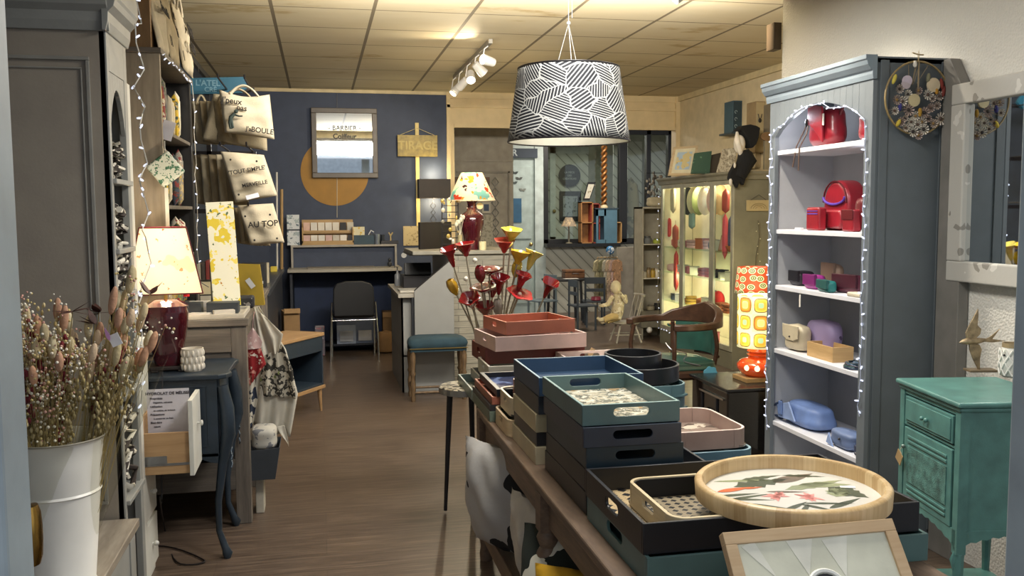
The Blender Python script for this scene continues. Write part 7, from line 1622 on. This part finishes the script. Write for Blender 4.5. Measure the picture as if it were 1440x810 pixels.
q = P(1068, 550, Y=5.28); lo.x = q.x
o = B(-.13, .16, -.10, .10, 0, .028).build('wooden_board', wood('board_under_lamp', '8a6c42', 'ab8c5c', (2, 9, 9)), bevel=.003); o.location = lo; tag(o, 'flat wooden board under the orange lamp on the black chest', 'board')
t = thing('retro_lamp', 'orange glass lamp with tall shade of rounded retro squares, on the black chest', 'lamp', lo+Vector((0, 0, .029)))
s_ = 5.45/1280
og = mat('orange_glass', 'c8431a', .1, var=.1, bump=0, coat=.8, em=('d9541f', .25))
M().lathe([(.07, 0), (.105, .015), (.135, .05), (.135, .075), (.11, .10), (.07, .115), (.06, .125), (.075, .135), (.06, .148), (.075, .158), (.06, .17), (.05, .185)], n=36).build('lamp_base', og, t, False, smooth=60)
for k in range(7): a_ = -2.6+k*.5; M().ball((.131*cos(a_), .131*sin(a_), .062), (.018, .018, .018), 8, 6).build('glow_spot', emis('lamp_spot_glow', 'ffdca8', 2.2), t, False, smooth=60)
# retro squares shade with uv
m, nt, b = base('retro_squares_shade')
tc = N(nt, 'ShaderNodeTexCoord'); mp = N(nt, 'ShaderNodeMapping'); mp.inputs['Scale'].default_value = (8, 3, 1); nt.links.new(tc.outputs['UV'], mp.inputs[0])
fr_ = N(nt, 'ShaderNodeVectorMath', operation='FRACTION'); nt.links.new(mp.outputs[0], fr_.inputs[0]); sb = N(nt, 'ShaderNodeVectorMath', operation='SUBTRACT'); sb.inputs[1].default_value = (.5, .5, 0); nt.links.new(fr_.outputs[0], sb.inputs[0])
ab = N(nt, 'ShaderNodeVectorMath', operation='ABSOLUTE'); nt.links.new(sb.outputs[0], ab.inputs[0]); pw = N(nt, 'ShaderNodeSeparateXYZ'); nt.links.new(ab.outputs[0], pw.inputs[0])
ps = []
for i in (0, 1):
    p_ = N(nt, 'ShaderNodeMath', operation='POWER'); nt.links.new(pw.outputs[i], p_.inputs[0]); p_.inputs[1].default_value = 3.5; ps.append(p_.outputs[0])
sm = N(nt, 'ShaderNodeMath', operation='ADD'); nt.links.new(ps[0], sm.inputs[0]); nt.links.new(ps[1], sm.inputs[1])
rt2 = N(nt, 'ShaderNodeMath', operation='POWER'); rt2.inputs[1].default_value = 1/3.5; nt.links.new(sm.outputs[0], rt2.inputs[0])
fl_ = N(nt, 'ShaderNodeVectorMath', operation='FLOOR'); nt.links.new(mp.outputs[0], fl_.inputs[0]); wnn = N(nt, 'ShaderNodeTexWhiteNoise', noise_dimensions='2D'); nt.links.new(fl_.outputs[0], wnn.inputs['Vector'])
c1 = ramp(nt, rt2.outputs[0], [(0, 'f4e27a'), (.16, 'b9c98a'), (.22, 'e8a23a'), (.32, 'e0792a'), (.38, '7a6a3a'), (.43, 'f0e6a0')], 'CONSTANT')
c2 = ramp(nt, rt2.outputs[0], [(0, 'a9cf9a'), (.15, 'f0b23c'), (.27, 'f2c84a'), (.36, '6d6440'), (.41, 'f4ecb0')], 'CONSTANT')
gtn = N(nt, 'ShaderNodeMath', operation='GREATER_THAN'); gtn.inputs[1].default_value = .5; nt.links.new(wnn.outputs['Value'], gtn.inputs[0])
cc2 = mixc(nt, gtn.outputs[0], c1, c2); nt.links.new(cc2, b.inputs['Base Color']); nt.links.new(cc2, b.inputs['Emission Color']); b.inputs['Emission Strength'].default_value = .75
uvgrid('lamp_shade', lambda u, v: (.135*cos(2*pi*u), .135*sin(2*pi*u), .185+.33*v), 48, 6, m, t, solid=.002)
lamp('POINT', 'retro_lamp_light', lo+Vector((0, 0, .62)), 2.2, (1, .85, .45), .04); lamp('POINT', 'retro_lamp_light', lo+Vector((-.18, -.12, .25)), .5, (1, .7, .4), .03)
lo2 = P(1062, 412, Y=5.75); 
t = thing('retro_lamp', 'floor lamp with red and white flower ring shade, behind the retro squares lamp', 'lamp', (lo2.x, 5.75, 0))
m2 = base('flower_ring_shade'); m, nt, b = m2
tc = N(nt, 'ShaderNodeTexCoord'); mp = N(nt, 'ShaderNodeMapping'); mp.inputs['Scale'].default_value = (9, 2.6, 1); nt.links.new(tc.outputs['UV'], mp.inputs[0])
v_ = N(nt, 'ShaderNodeTexVoronoi', voronoi_dimensions='2D'); v_.inputs['Scale'].default_value = 1.4; v_.inputs['Randomness'].default_value = .35; nt.links.new(mp.outputs[0], v_.inputs['Vector'])
cc2 = ramp(nt, v_.outputs['Distance'], [(0, '3a3a1c'), (.10, 'e9dfae'), (.17, '5b6a2a'), (.30, 'eee6b8'), (.40, 'c2502a')], 'CONSTANT')
nt.links.new(cc2, b.inputs['Base Color']); nt.links.new(cc2, b.inputs['Emission Color']); b.inputs['Emission Strength'].default_value = .35
z1_ = lo2.z; uvgrid('lamp_shade', lambda u, v: ((.14-.02*v)*cos(2*pi*u), (.14-.02*v)*sin(2*pi*u), z1_+.18*v), 48, 5, m, t, False, solid=.002)
M().tube([(0, 0, .03), (0, 0, z1_+.12)], .012, 10).build('pole', blkl, t, False, smooth=60); M().lathe([(.12, 0), (.12, .015), (.02, .03)], n=24).build('base', blkl, t, False, smooth=40)

# ================================================================== CERAMIC FLOWERS ON STEMS BEHIND THE TRAYS
vz = thing('flower_vessel', 'low dark jar holding the long-stemmed ceramic flowers behind the coral tray', 'vase', (1.0, 4.86, 0))
M().lathe([(.11, 0), (.13, .1), (.12, .55), (.10, .66), (.09, .66), (.10, .1), (0, .05)], n=28).build('vessel_body', col('3c3a38', .4), vz, False, smooth=50)
def cflower(px, py, c_, cn, kind, base_px, lab, Yf=4.75, sz=1.0):
    p = P(px, py, Y=Yf+R(-.05, .1)); t = thing('ceramic_flower', lab, 'ceramic flower', (1.0, 4.86, .30), 0, 'ceramic flowers on stems')
    q = P(base_px, 470, Y=4.84); q.z = max(q.z, .5); bot = Vector((1.0+(q.x-1.0)*.4, 4.86, .32))
    M().tube([bot, q, p], .0045, 6).build('stem', col('a39a84', .6), t, smooth=60)
    d = (p-q).normalized(); R_ = Matrix.Translation(p) @ d.to_track_quat('Z', 'Y').to_matrix().to_4x4()
    cm = mat('glaze_'+c_, c_, .15, var=.15, bump=0, coat=.8) if ('g', c_) not in MC else MC[('g', c_)]; MC[('g', c_)] = cm
    r = .045*sz
    if kind == 'cup': pr = [(.2*r, -.02), (.4*r, .0), (.85*r, .03), (1.1*r, .05), (1.0*r, .052), (.7*r, .034), (.2*r, .012), (0, .01)]
    elif kind == 'trumpet': pr = [(.15*r, -.03), (.3*r, .0), (.45*r, .04), (.95*r, .075), (.9*r, .078), (.35*r, .045), (0, .02)]
    elif kind == 'bud': pr = [(.2*r, -.02), (.55*r, .01), (.62*r, .04), (.45*r, .07), (.3*r, .075), (.35*r, .05), (0, .03)]
    else: pr = [(.2*r, -.01), (.6*r, .005), (1.25*r, .02), (1.4*r, .03), (1.2*r, .032), (.5*r, .018), (0, .014)]
    M().lathe(pr, n=20, rib=.10 if kind != 'bud' else .12, ribn=5 if kind != 'trumpet' else 4).xf(R_).build('bloom', cm, t, smooth=60)
    M().ball((0, 0, .022), (.012, .012, .01)).xf(R_).build('centre', col('e8dccb' if kind == 'dish' else '2b1a14', .3), t, smooth=60)
fl = [(636, 368, '7c1418', 'dark red', 'trumpet', 668), (655, 355, '8c141a', 'bright red', 'cup', 672), (688, 385, '6a1219', 'dark red', 'dish', 690), (676, 392, '6a1219', 'small dark red', 'bud', 686), (681, 410, '7a1420', 'wine red with white centre', 'dish', 688), (640, 410, 'bf9320', 'bright yellow', 'bud', 670), (663, 428, '7a1818', 'deep red', 'cup', 676), (692, 413, '8c1a22', 'red', 'bud', 692), (702, 407, '7c141c', 'dark red tall', 'trumpet', 696), (709, 350, '9a3a30', 'coral red', 'cup', 704), (719, 335, 'cdbf4a', 'pale yellow', 'cup', 706), (728, 366, 'c2a02a', 'golden', 'cup', 706), (725, 385, 'bda41c', 'vivid yellow', 'bud', 704), (745, 372, 'c9bc62', 'straw yellow', 'trumpet', 708), (730, 403, '701719', 'brick red', 'trumpet', 706), (729, 418, 'a82c30', 'rose red with white centre', 'dish', 708), (768, 412, '7e181b', 'scarlet leaning far right', 'trumpet', 742), (683, 440, '7c181c', 'red standing just behind the coral tray', 'cup', 684), (700, 438, 'b0a89a', 'grey white', 'bud', 700)]
for i, (x, y, c_, cn, kd, bp_) in enumerate(fl):
    pos = {'trumpet': 'trumpet-shaped', 'cup': 'cup-shaped', 'bud': 'closed bud-shaped', 'dish': 'wide open'}[kd]
    cflower(x, y, c_, cn, kd, bp_, '%s %s ceramic flower on a long stem%s' % (cn, pos, ('', ' at the top left', '', '', '', ' at the far left', ' low on the left', '', ' near the middle', ' above the others', ' tallest of all', ' on the right', ' in the right cluster', ' pointing right', ' right of the middle', '', '', '', ' among the stems')[i]), Yf=4.75, sz=1.15 if kd != 'bud' else 1.0)
for k, (px, py) in enumerate(((668, 366), (680, 400), (712, 395), (655, 392), (690, 400))):
    p = P(px, py, Y=5.0); t = thing('glass_pearl_stem', 'white pearl on a thin wire, %s of those among the ceramic flowers' % ('leftmost upper', 'middle', 'rightmost', 'lowest left', 'second from the right')[k], 'ornament', (1.0, 4.9, .3), 0, 'pearls among the flowers')
    M().tube([(1.0, 4.88, .32), p], .002, 5).build('wire', col('b5b0a2'), t); M().ball(p, .014, 8, 6).build('pearl', col('e4e0d4', .2), t, smooth=60)

# ================================================================== CUSHIONS ON THE LOWER SHELF
def cushion(label, c, w_, h_, d_, mt, rz=0, rx=0, ry=0, group='cushions under the tray table', seed=0, extra=None):
    t = thing('cushion', label, 'cushion', c, rz, group, rx=rx, ry=ry); rr = random.Random(seed); ph = [rr.uniform(0, 6) for _ in range(3)]
    def side(sg):
        def f(u, v):
            x = 2*u-1; z = 2*v-1; e = max(0, 1-abs(x)**2.2)**.6*max(0, 1-abs(z)**2.2)**.6
            pin = 1-.07*(1-abs(z))*abs(x)**6; pz = 1-.07*(1-abs(x))*abs(z)**6
            return (x*w_/2*pin, sg*d_/2*e+.014*e*sin(7*x+ph[0]+2*z)*sin(5*z+ph[1])+.006*sin(15*x+9*z+ph[2])*(1-e), z*h_/2*pz+h_/2)
        return f
    M().grid(side(1), 24, 24).grid(side(-1), 24, 24).build('cover', mt, t, False, smooth=75)
    M().tube([(-w_/2, 0, 0), (w_/2, 0, 0), (w_/2, 0, h_), (-w_/2, 0, h_), (-w_/2, 0, 0)], .003, 5).build('piping', mt, t, False) if False else None
    return t
gyc = mat('light_grey_cotton', 'a9a6a2', .9, var=.05, bump=.25); blackp = prt('grey_cotton_black_print', 'a9a6a2', [('1c1b1c', 3.4, .53)], .9, bump=.2)
cushion('light grey cushion with a large black printed shape, sagging off the lower shelf end', (.70, 3.44, .158), .40, .44, .20, blackp, rz=rad(-62), rx=rad(6), seed=1)
cushion('light grey plain cushion behind the black printed one', (.86, 3.62, .158), .36, .42, .14, gyc, rz=rad(-70), seed=2)
cushion('white cushion with pale seams beside the middle table leg', (.745, 2.98, .158), .34, .36, .13, mat('warm_white_cotton', 'b9b2a6', .9, var=.05, bump=.25), rz=rad(-75), rx=rad(8), seed=3)
cushion('rust red cushion peeping between the white cushion and the table leg', (.95, 2.9, .158), .34, .38, .13, mat('rust_cotton', '7f3a22', .9), rz=rad(-70), seed=4)
cushion('pale cushion with a small black dot and a line of script behind the middle leg', (.90, 2.50, .158), .40, .36, .14, mat('pale_script_cotton', '9e9a94', .9, bump=.2), rz=rad(-60), seed=5)
cushion('black cushion printed with white leaves, nearest under the trays', (.72, 2.52, .22), .44, .34, .15, prt('white_leaves_on_black', '1d231c', [('d2cebc', 7, .56), ('6d7752', 11, .66)], .9), rz=rad(-30), rx=rad(-35), seed=6)
cushion('mustard yellow cushion lowest at the near end of the lower shelf', (.70, 2.28, .22), .40, .30, .16, mat('mustard_cotton', 'b58a12', .9, var=.1, bump=.3), rz=rad(-28), rx=rad(-30), seed=7)
B(.655, .665, 1.6, 3.76, .10, .175).build('shelf_edge', walnut, tb, bevel=.002)

# ================================================================== REAR ROOM: CHILD'S CHAIR WITH DOLL, TABLE, CLOTHES
s9 = 9.95/1280*1.0
gch = wood('grey_painted_wood', '8a8477', 'a8a294', (9, 9, 1), .6)
t = thing('childs_chair', 'small grey spindle-back child\'s chair the cloth doll sits on', 'chair', (3.42, 9.90, 0), rad(0))
zs_ = P(878, 452, Y=9.9).z
m = M().lathe([(0, zs_-.025), (.15, zs_-.025), (.165, zs_-.01), (.16, zs_), (0, zs_)], n=28).build('seat', gch, t, False, smooth=40)
for a_ in (40, 140, 220, 320): x, y = .11*cos(rad(a_)), .11*sin(rad(a_)); M().tube([(x, y, zs_-.02), (x*1.75, y*1.75, 0)], [.013, .011], 8).build('leg', gch, t, False, smooth=50)
for s_ in (-1, 1): M().tube([(-.15, s_*.10, .09), (.15, s_*.10, .09)], .007, 6).build('stretcher', gch, t, False)
for k in range(6): a_ = rad(-55+110*k/5); M().tube([(.135*cos(a_), .135*sin(a_), zs_-.005), (.135*cos(a_)+.08, .155*sin(a_), zs_+.30)], .0075, 6).build('spindle', gch, t, False, smooth=50)
M().tube([(.135*cos(rad(q_))+.082, .158*sin(rad(q_)), zs_+.30) for q_ in range(-60, 61, 12)], .015, 8).build('top_rail', gch, t, False, smooth=60)
t = thing('cloth_doll', 'cloth doll with plain round head in a floral suit, seated on the child\'s chair', 'doll', (3.40, 9.90, zs_))
skin = mat('cream_doll_cloth', 'c9bb98', .9, bump=.1); suit = prt('doll_floral_cloth', 'c2b48f', [('8f7f62', 30, .6), ('d8ceb2', 22, .56), ('9b8a86', 34, .66)], .9)
def dp(px, py, d=0): p = P(px, py, Y=9.9+d); return p-Vector((3.40, 9.90, zs_))
hd = dp(866, 404)
M().ball(hd, (.062, .06, .078), 18, 12).tube([hd+Vector((0, 0, -.07)), dp(867, 419)], .022, 10).ball(hd+Vector((-.058, -.01, -.01)), (.009, .01, .012)).build('head', skin, t, False, smooth=60)
m = M().tube([dp(868, 414), dp(870, 425), dp(868, 438), dp(866, 448)], [.045, .07, .075, .062], 14)
m.tube([dp(861, 417, -.05), dp(855, 428, -.08), dp(846, 430, -.08)], [.028, .027, .020], 10)
m.tube([dp(878, 416, -.05), dp(880, 424, -.10), dp(873, 414, -.12)], [.028, .026, .020], 10)
m.build('shirt', suit, t, False, smooth=60)
m = M().tube([dp(866, 445, -.03), dp(858, 446, -.07), dp(849, 450, -.07)], [.048, .040, .032], 12).tube([dp(870, 445, .02), dp(862, 448, -.02), dp(853, 452, -.03)], [.048, .040, .032], 12); m.build('trousers', mat('doll_trousers', 'b39b68', .9), t, False, smooth=60)
for f_2 in ([dp(849, 449, -.07), dp(843, 450, -.075), dp(840, 447, -.08)], [dp(853, 451, -.03), dp(846, 453, -.04), dp(842, 450, -.04)]): M().tube(f_2, [.024, .024, .014], 10).build('foot', skin, t, False, smooth=60)
for h_2, a_2 in ((dp(845, 430, -.09), -1), (dp(872, 412, -.13), 1)): M().ball(h_2, (.020, .012, .016)).tube([h_2+Vector((a_2*.0, -.01, .0)), h_2+Vector((-.012, -.018, .018))], [.006, .004], 6).build('hand', skin, t, False, smooth=60)
# kids table + chairs
kx0, kx1 = P(768, 393, Y=11.9).x, P(834, 393, Y=11.9).x; kz = P(800, 393, Y=11.9).z
t = thing('childs_table', 'small round dark table with suitcase and paper in the rear room', 'table', ((kx0+kx1)/2, 12.15, 0)); r_ = (kx1-kx0)/2
M().lathe([(0, kz-.03), (r_*.97, kz-.03), (r_, kz-.015), (r_*.98, kz), (0, kz)], n=36, sy=.8).build('tabletop', col('2b2d2f', .4), t, False, smooth=40)
for sx_2 in (-1, 1):
    for sy_2 in (-1, 1): M().tube([(sx_2*r_*.55, sy_2*.15, kz-.03), (sx_2*r_*.62, sy_2*.17, 0)], .02, 8).build('leg', col('26282a'), t, False)
q = P(806, 388, Y=12.15)
t = thing('suitcase', 'little brown wooden suitcase on the dark round child\'s table', 'suitcase', (P(806, 390, Y=12.2).x, 12.2, kz)); w_ = 15*12.2/1280
ws = wood('suitcase_wood', '5a3a26', '8a5f3c', (8, 8, 8)); B(-w_, w_, -.10, .10, 0, .075).build('case_base', ws, t, False, bevel=.01); B(-w_*.98, w_*.98, -.10, .10, .078, .115).build('lid', ws, t, False, bevel=.01); M().tube([(-.05, -.105, .06), (-.04, -.13, .065), (.04, -.13, .065), (.05, -.105, .06)], .006, 6).build('handle', blkl, t, False)
o = B(-.10, .10, -.06, .06, 0, .004).build('paper_sheet', col('cfcbc0')); o.location = (P(803, 393, Y=12.0).x, 12.0, kz+.001); tag(o, 'white paper lying on the dark round child\'s table', 'paper')
def kchair(label, x, y, rz, c_, s=1.0, slat=True):
    t = thing('childs_chair', label, 'chair', (x, y, 0), rz, 'chairs round the child\'s table'); cm = col(c_, .5); z = .30*s
    B(-.14*s, .14*s, -.14*s, .14*s, z-.02, z).build('seat', cm, t, False, bevel=.004)
    for sx2 in (-1, 1):
        for sy2 in (-1, 1): M().tube([(sx2*.12*s, sy2*.12*s, 0), (sx2*.12*s, sy2*.12*s, (z-.02) if sy2 < 0 else .60*s)], .014, 8).build('leg', cm, t, False)
    B(-.13*s, .13*s, .11*s, .13*s, .52*s, .60*s).build('back_rail', cm, t, False, bevel=.003); B(-.13*s, .13*s, .11*s, .13*s, .42*s, .46*s).build('back_rail', cm, t, False, bevel=.003)
kchair('dark slate child\'s chair in front of the clothes rack', P(822, 455, Y=11.0).x, 11.1, rad(100), '3b444a', 1.05); kchair('dark slate child\'s chair pushed under the table right side', P(838, 445, Y=11.5).x, 11.6, rad(170), '343c42', 1.05)
kchair('blue grey child\'s chair left of the round table', P(765, 440, Y=11.6).x, 11.7, rad(-70), '6d7c82', 1.1)
o = M().lathe([(0, 0), (.06, 0), (.07, .01), (.06, .05), (.055, .05), (.055, .012), (0, .012)], n=18).build('toy_bowl', col('8c3040', .4), smooth=50); o.location = (P(838, 445, Y=11.55).x, 11.55, .316); tag(o, 'small dark red toy bowl on a slate child\'s chair', 'bowl')
# clothes rack
cx0 = P(845, 360, Y=11.7)
t = thing('clothes_rail', 'wooden rail of tiny child clothes on hangers, right of the child\'s table', 'clothes rail', (cx0.x, 11.8, 0))
rz_ = P(855, 362, Y=11.8).z; xa, xb_ = P(840, 360, Y=11.8).x, P(868, 360, Y=11.8).x
M().tube([(xa, 11.8, rz_), (xb_, 11.8, rz_)], .012, 8).tube([(xa, 11.8, 0), (xa, 11.8, rz_)], .012, 8).tube([(xb_, 11.8, 0), (xb_, 11.8, rz_)], .012, 8).build('rail_frame', wood('rail_wood', '7d6a4a', 'a08b64', (9, 9, 1)), t)
for k, (f, c_, ln, cn) in enumerate(((.05, 'a69c78', .50, 'sage'), (.25, '7d7a5a', .48, 'olive'), (.45, 'b9b29c', .40, 'ivory'), (.62, 'c2a98c', .62, 'beige floral'), (.80, 'c4a596', .60, 'pale pink floral'), (.95, 'b98f6a', .44, 'tan'))):
    x = xa+(xb_-xa)*f; tt = thing('child_garment', cn+' child garment on a hanger on the wooden rail', 'clothes', (x, 11.78, rz_-.03), 0, 'clothes on the small rail')
    gm = prt('garment_%d' % k, c_, [(shift(c_, .8), 20, .56), (shift(c_, 1.2), 26, .6)], .9)
    M().prism([(-.035, 0), (.035, 0), (.075, -.03), (.09, -.16), (.06, -.16), (.055, -.10), (.065, -ln), (-.065, -ln), (-.055, -.10), (-.06, -.16), (-.09, -.16), (-.075, -.03)], 'y', -.02, .02).xf(Matrix.Rotation(rad(18), 4, 'Z')).build('garment_body', gm, tt, False, bevel=.008, smooth=60)
    M().tube([(0, 0, -.01), (0, 0, .03), (.01, 0, .04), (.015, 0, .032)], .003, 5).build('hanger_hook', chrome, tt, False)
t = thing('globe_toy', 'blue and white ball toy hung at the end of the clothes rail', 'toy', P(858, 352, Y=11.8)); M().ball((0, 0, 0), .06).build('ball', prt('blue_white_ball', '2f6f9e', [('cfd6da', 12, .55)], .4), t, False, smooth=60); M().tube([(0, 0, -.05), (0, 0, -.14)], .006, 6).build('loop', blkl, t, False)
# on the window ledge / behind
LZ = 1.03; LY = YE-.12
def lp_(px, Y=LY): return P(px, 340, Y=Y).x
t = thing('small_lamp', 'small unlit lamp with striped shade on the black window ledge', 'lamp', (lp_(800), LY, LZ)); M().lathe([(.05, 0), (.05, .01), (.012, .02), (.016, .10), (.01, .2), (.012, .26)], n=16).build('lamp_base', col('77715f', .5), t, False, smooth=50); M().lathe([(.12, .25), (.05, .38)], n=24).build('lamp_shade', prt('striped_small_shade', '8a7c68', [('b39d7a', 20, .55)], .8), t, False, smooth=60)
def crate(label, x0, x1, z1, Yc, c_='8a6238', shelves=1):
    t = thing('wooden_crate', label, 'crate', ((x0+x1)/2, Yc, LZ)); m = M().box(x0, x0+.015, Yc-.08, Yc+.08, LZ, z1).box(x1-.015, x1, Yc-.08, Yc+.08, LZ, z1).box(x0, x1, Yc-.08, Yc+.08, z1-.015, z1).box(x0, x1, Yc-.08, Yc+.08, LZ, LZ+.015).box(x0, x1, Yc+.07, Yc+.08, LZ, z1)
    for k in range(shelves): z = LZ+(z1-LZ)*(k+1)/(shelves+1); m.box(x0, x1, Yc-.08, Yc+.07, z-.008, z+.008)
    m.build('crate_body', wood('crate_'+c_, c_, shift(c_, 1.25), (8, 8, 8)), t); return t
crate('open two-level wooden crate with folded papers left of the blue cabinet', lp_(815), lp_(832), P(820, 284, Y=LY).z, LY)
crate('second wooden crate with red inside behind the blue cabinet', lp_(829), lp_(842), P(830, 286, Y=LY).z, LY+.02, '7a3028')
crate('low light wooden crate right of the blue cabinet', lp_(864), lp_(872), P(868, 312, Y=LY).z, LY, '9a7a4e', 0)
bx0, bx1 = lp_(836), lp_(865); bz1 = P(850, 294, Y=LY-.03).z
t = thing('small_cabinet', 'small sky blue wooden cabinet with open door front on the window ledge', 'cabinet', ((bx0+bx1)/2, LY, LZ)); skb = col('4f7283', .5); m = M().box(bx0, bx0+.14, LY-.09, LY+.05, LZ, LZ+.05).box(bx0, bx0+.03, LY-.09, LY-.07, LZ+.05, bz1).box(bx0+.12, bx0+.15, LY-.09, LY-.07, LZ+.05, bz1).box(bx0, bx0+.15, LY-.09, LY-.07, bz1-.10, bz1).box(bx0+.15, bx1, LY-.09, LY-.08, LZ, bz1); m.build('cabinet_front', skb, t)
m = M().box(bx0, bx1, LY+.04, LY+.05, LZ, bz1).box(bx0+.15, bx1, LY-.08, LY+.04, LZ, bz1).box(bx0-.02, bx1+.02, LY-.10, LY+.06, bz1, bz1+.015); m.build('cabinet_body', col('2f4250', .5), t)
t = thing('barley_twist_column', 'tall copper twisted candle column standing on the blue cabinet', 'candlestick', (lp_(849), LY-.01, bz1+.016))
h_ = P(849, 205, Y=LY).z-bz1; m = M()
for s_ in (0, pi): m.tube([(.028*cos(k*.55+s_), .028*sin(k*.55+s_), .05+(h_-.05)*k/60) for k in range(61)], .022, 7)
m.build('twisted_shaft', mat('copper_twist', '9c6a3a', .35, .5), t, False, smooth=60); M().lathe([(.06, 0), (.06, .02), (.03, .05)], n=18).build('base', col('c2b48e', .6), t, False, smooth=50)
def ledge_frame(label, quad_px, Yd_, fc, pm_, inset=.12):
    c0, c1, c2, c3 = [P(x, y, Y=Yd_) for x, y in quad_px]; t = thing('picture_frame', label, 'picture frame', (c0+c1)/2); n_ = (c1-c0).cross(c3-c0).normalized()
    for a_, o0, o1, mt_, nm in ((0, -.02, 0, fc, 'frame'), (inset, 0, .003, pm_, 'picture')):
        w = lambda u, v: c0.lerp(c1, u).lerp(c3.lerp(c2, u), v); q = [w(a_, a_), w(1-a_, a_), w(1-a_, 1-a_), w(a_, 1-a_)]
        M().add([p+n_*o0 for p in q]+[p+n_*o1 for p in q], [(0, 1, 2, 3), (4, 5, 6, 7), (0, 1, 5, 4), (1, 2, 6, 5), (2, 3, 7, 6), (3, 0, 4, 7)]).build(nm, mt_, t)
ledge_frame('narrow dark framed print leaning on the wooden crates', [(820, 282), (829, 282), (838, 256), (827, 256)], LY+.02, blk, prt('botanical_card', 'b9b5a4', [('7a6f50', 20, .6)], .6))
ledge_frame('black square frame with a grey bouquet drawing hung on the diagonal board door', [(787, 311), (817, 311), (817, 269), (787, 269)], YF-.12, blk, prt('bouquet_drawing', '8c9192', [('4f5557', 16, .58)], .5), .16)
t = thing('wall_sign', 'round black sign with small pale lettering on the diagonal board door', 'sign', P(801, 247, Y=YF-.12))
r_ = 16*YF/1280; M().lathe([(0, -.008), (r_, -.008), (r_, .008), (0, .008)], n=40).xf(Matrix.Rotation(pi/2, 4, 'X')).build('disc', blk, t, False); p = P(801, 247, Y=YF-.13)
for s_, dz in (('LA PIÈCE', .05), ('DES', 0), ('CRÉATEURS', -.05)): txt(s_, .042, col('8f938f'), t, frame3((p.x, YF-.1295, p.z+dz), (1, 0, 0), (0, 0, 1)), .001)
# right-hand window things
for k, (px, y0_, y1_, c_, w_, lb) in enumerate(((866, 312, 345, 'b5b0a4', .10, 'white folded fabric roll standing on the ledge at the black post'), (889, 250, 330, '8f8468', .13, 'tall beige fabric drape behind the right window pane'), (878, 315, 342, 'c9c6ba', .10, 'white plastic crate behind the right window pane'), (895, 320, 342, 'a79f90', .12, 'pile of grey crumpled cloth behind the right window'))):
    a = P(px, y0_, Y=YE+.25); t = thing('stored_item', lb, 'fabric', (a.x, YE+.3, .62)); hh_ = (a.z-.62)/2; soft(M(), (0, 0, hh_), w_*.9, .08, hh_, 4, seed=k).build('cloth_body', prt('stored_%d' % k, c_, [(shift(c_, .75), 9, .55)], .8), t, False, smooth=60)
struct(B(w0-.3, w4+1, YE+.1, YE+.55, .58, .62).build('trim_inner_ledge', blk))
# bead / ornament tree hanging at right window
t = thing('ornament_cluster', 'hanging cluster of silvery ornaments and pale cloth above the off-white shelf', 'ornaments', P(922, 285, Y=10.2)); t.location.z = zt_ if False else P(915, 291, Y=SY).z
rr = random.Random(15)
M().tube([(0, .05, 0), (0, .05, .42)], .006, 6).tube([(-.10, .05, .40), (.10, .05, .40)], .004, 5).build('stand', blk, t, False)
for k in range(34): M().ball((rr.gauss(0, .055), .05+rr.uniform(-.04, .03), rr.uniform(.10, .40)), (rr.uniform(.010, .022), .010, rr.uniform(.012, .03)), 7, 5).build('ornament', col(rr.choice(['8f8a80', '5e5a52', 'b5ae9e', '3a3836']), .3, .4), t, False, smooth=60)
soft(M(), (.02, .0, .06), .13, .07, .06, 3, seed=71).build('pale_cloth', col('b5aa8c', .9), t, False, smooth=60)
# diamond garland on the panelled wall
t = thing('paper_garland', 'vertical garland of grey paper diamonds on the panelled wall', 'garland', P(697, 330, Y=11.15)); m = M(); gx_ = P(697, 300, Y=11.15).x
M().tube([(gx_, 11.165, P(697, 252, Y=11.15).z), (gx_, 11.165, P(697, 332, Y=11.15).z)], .002, 4).build('thread', col('6d6a62'), t)
for y in (256, 270, 285, 299, 313, 327):
    z = P(697, y, Y=11.15).z; d_ = .058; M().tube([(gx_-d_*.75, 11.165, z), (gx_, 11.165, z+d_), (gx_+d_*.75, 11.165, z), (gx_, 11.165, z-d_), (gx_-d_*.75, 11.165, z)], .006, 5).build('diamond', col('6f6e68' if y % 2 else '87857c'), t)
ledge_frame('small dark blue framed picture on the panelled wall right of the vase lamp', [(678, 300), (690, 300), (690, 284), (678, 284)], 11.16, col('b5ad98'), col('2f3f58'), .2)
a = P(676, 322, Y=11.17); b_ = P(692, 350, Y=11.17); o = B(P(672, 330, Y=11.17).x, P(693, 330, Y=11.17).x, 11.16, 11.17, b_.z-.4, P(680, 302, Y=11.17).z).build('notice_sheet', prt('ruled_notice', 'aca591', [('8d8775', 40, .55)], .7)); tag(o, 'long pale notice sheet low on the panelled wall', 'notice')
a = P(634, 255, Y=11.15); o = B(P(634, 250, Y=11.1).x, P(689, 250, Y=11.1).x, 11.12, 11.18, P(660, 262, Y=11.1).z, P(660, 249, Y=11.1).z).build('wall_shelf', wood('dark_wall_shelf', '4a3320', '6a4a30', (1, 8, 8))); tag(o, 'dark brown wooden strip shelf on the panelled wall behind the lamp', 'shelf')
# cloth butterflies on the pale door
for k, (x, y, c_) in enumerate(((723, 258, '3d4a48'), (730, 252, '4a4d4a'), (724, 244, '2f3a3a'), (735, 268, '7a7f78'))):
    o = M(); leaf(o, 0, 0, .5, .06, .02, 0); leaf(o, 0, 0, 2.6, .06, .02, 0); o.xf(Matrix.Rotation(pi/2, 4, 'X')); o = o.build('butterfly', col(c_), solid=.003); o.location = P(x, y, Y=YE-.01); tag(o, 'small dark butterfly cut-out on the pale door, %s of four' % ('lowest left', 'second highest', 'highest', 'lowest right')[k], 'butterfly', None)
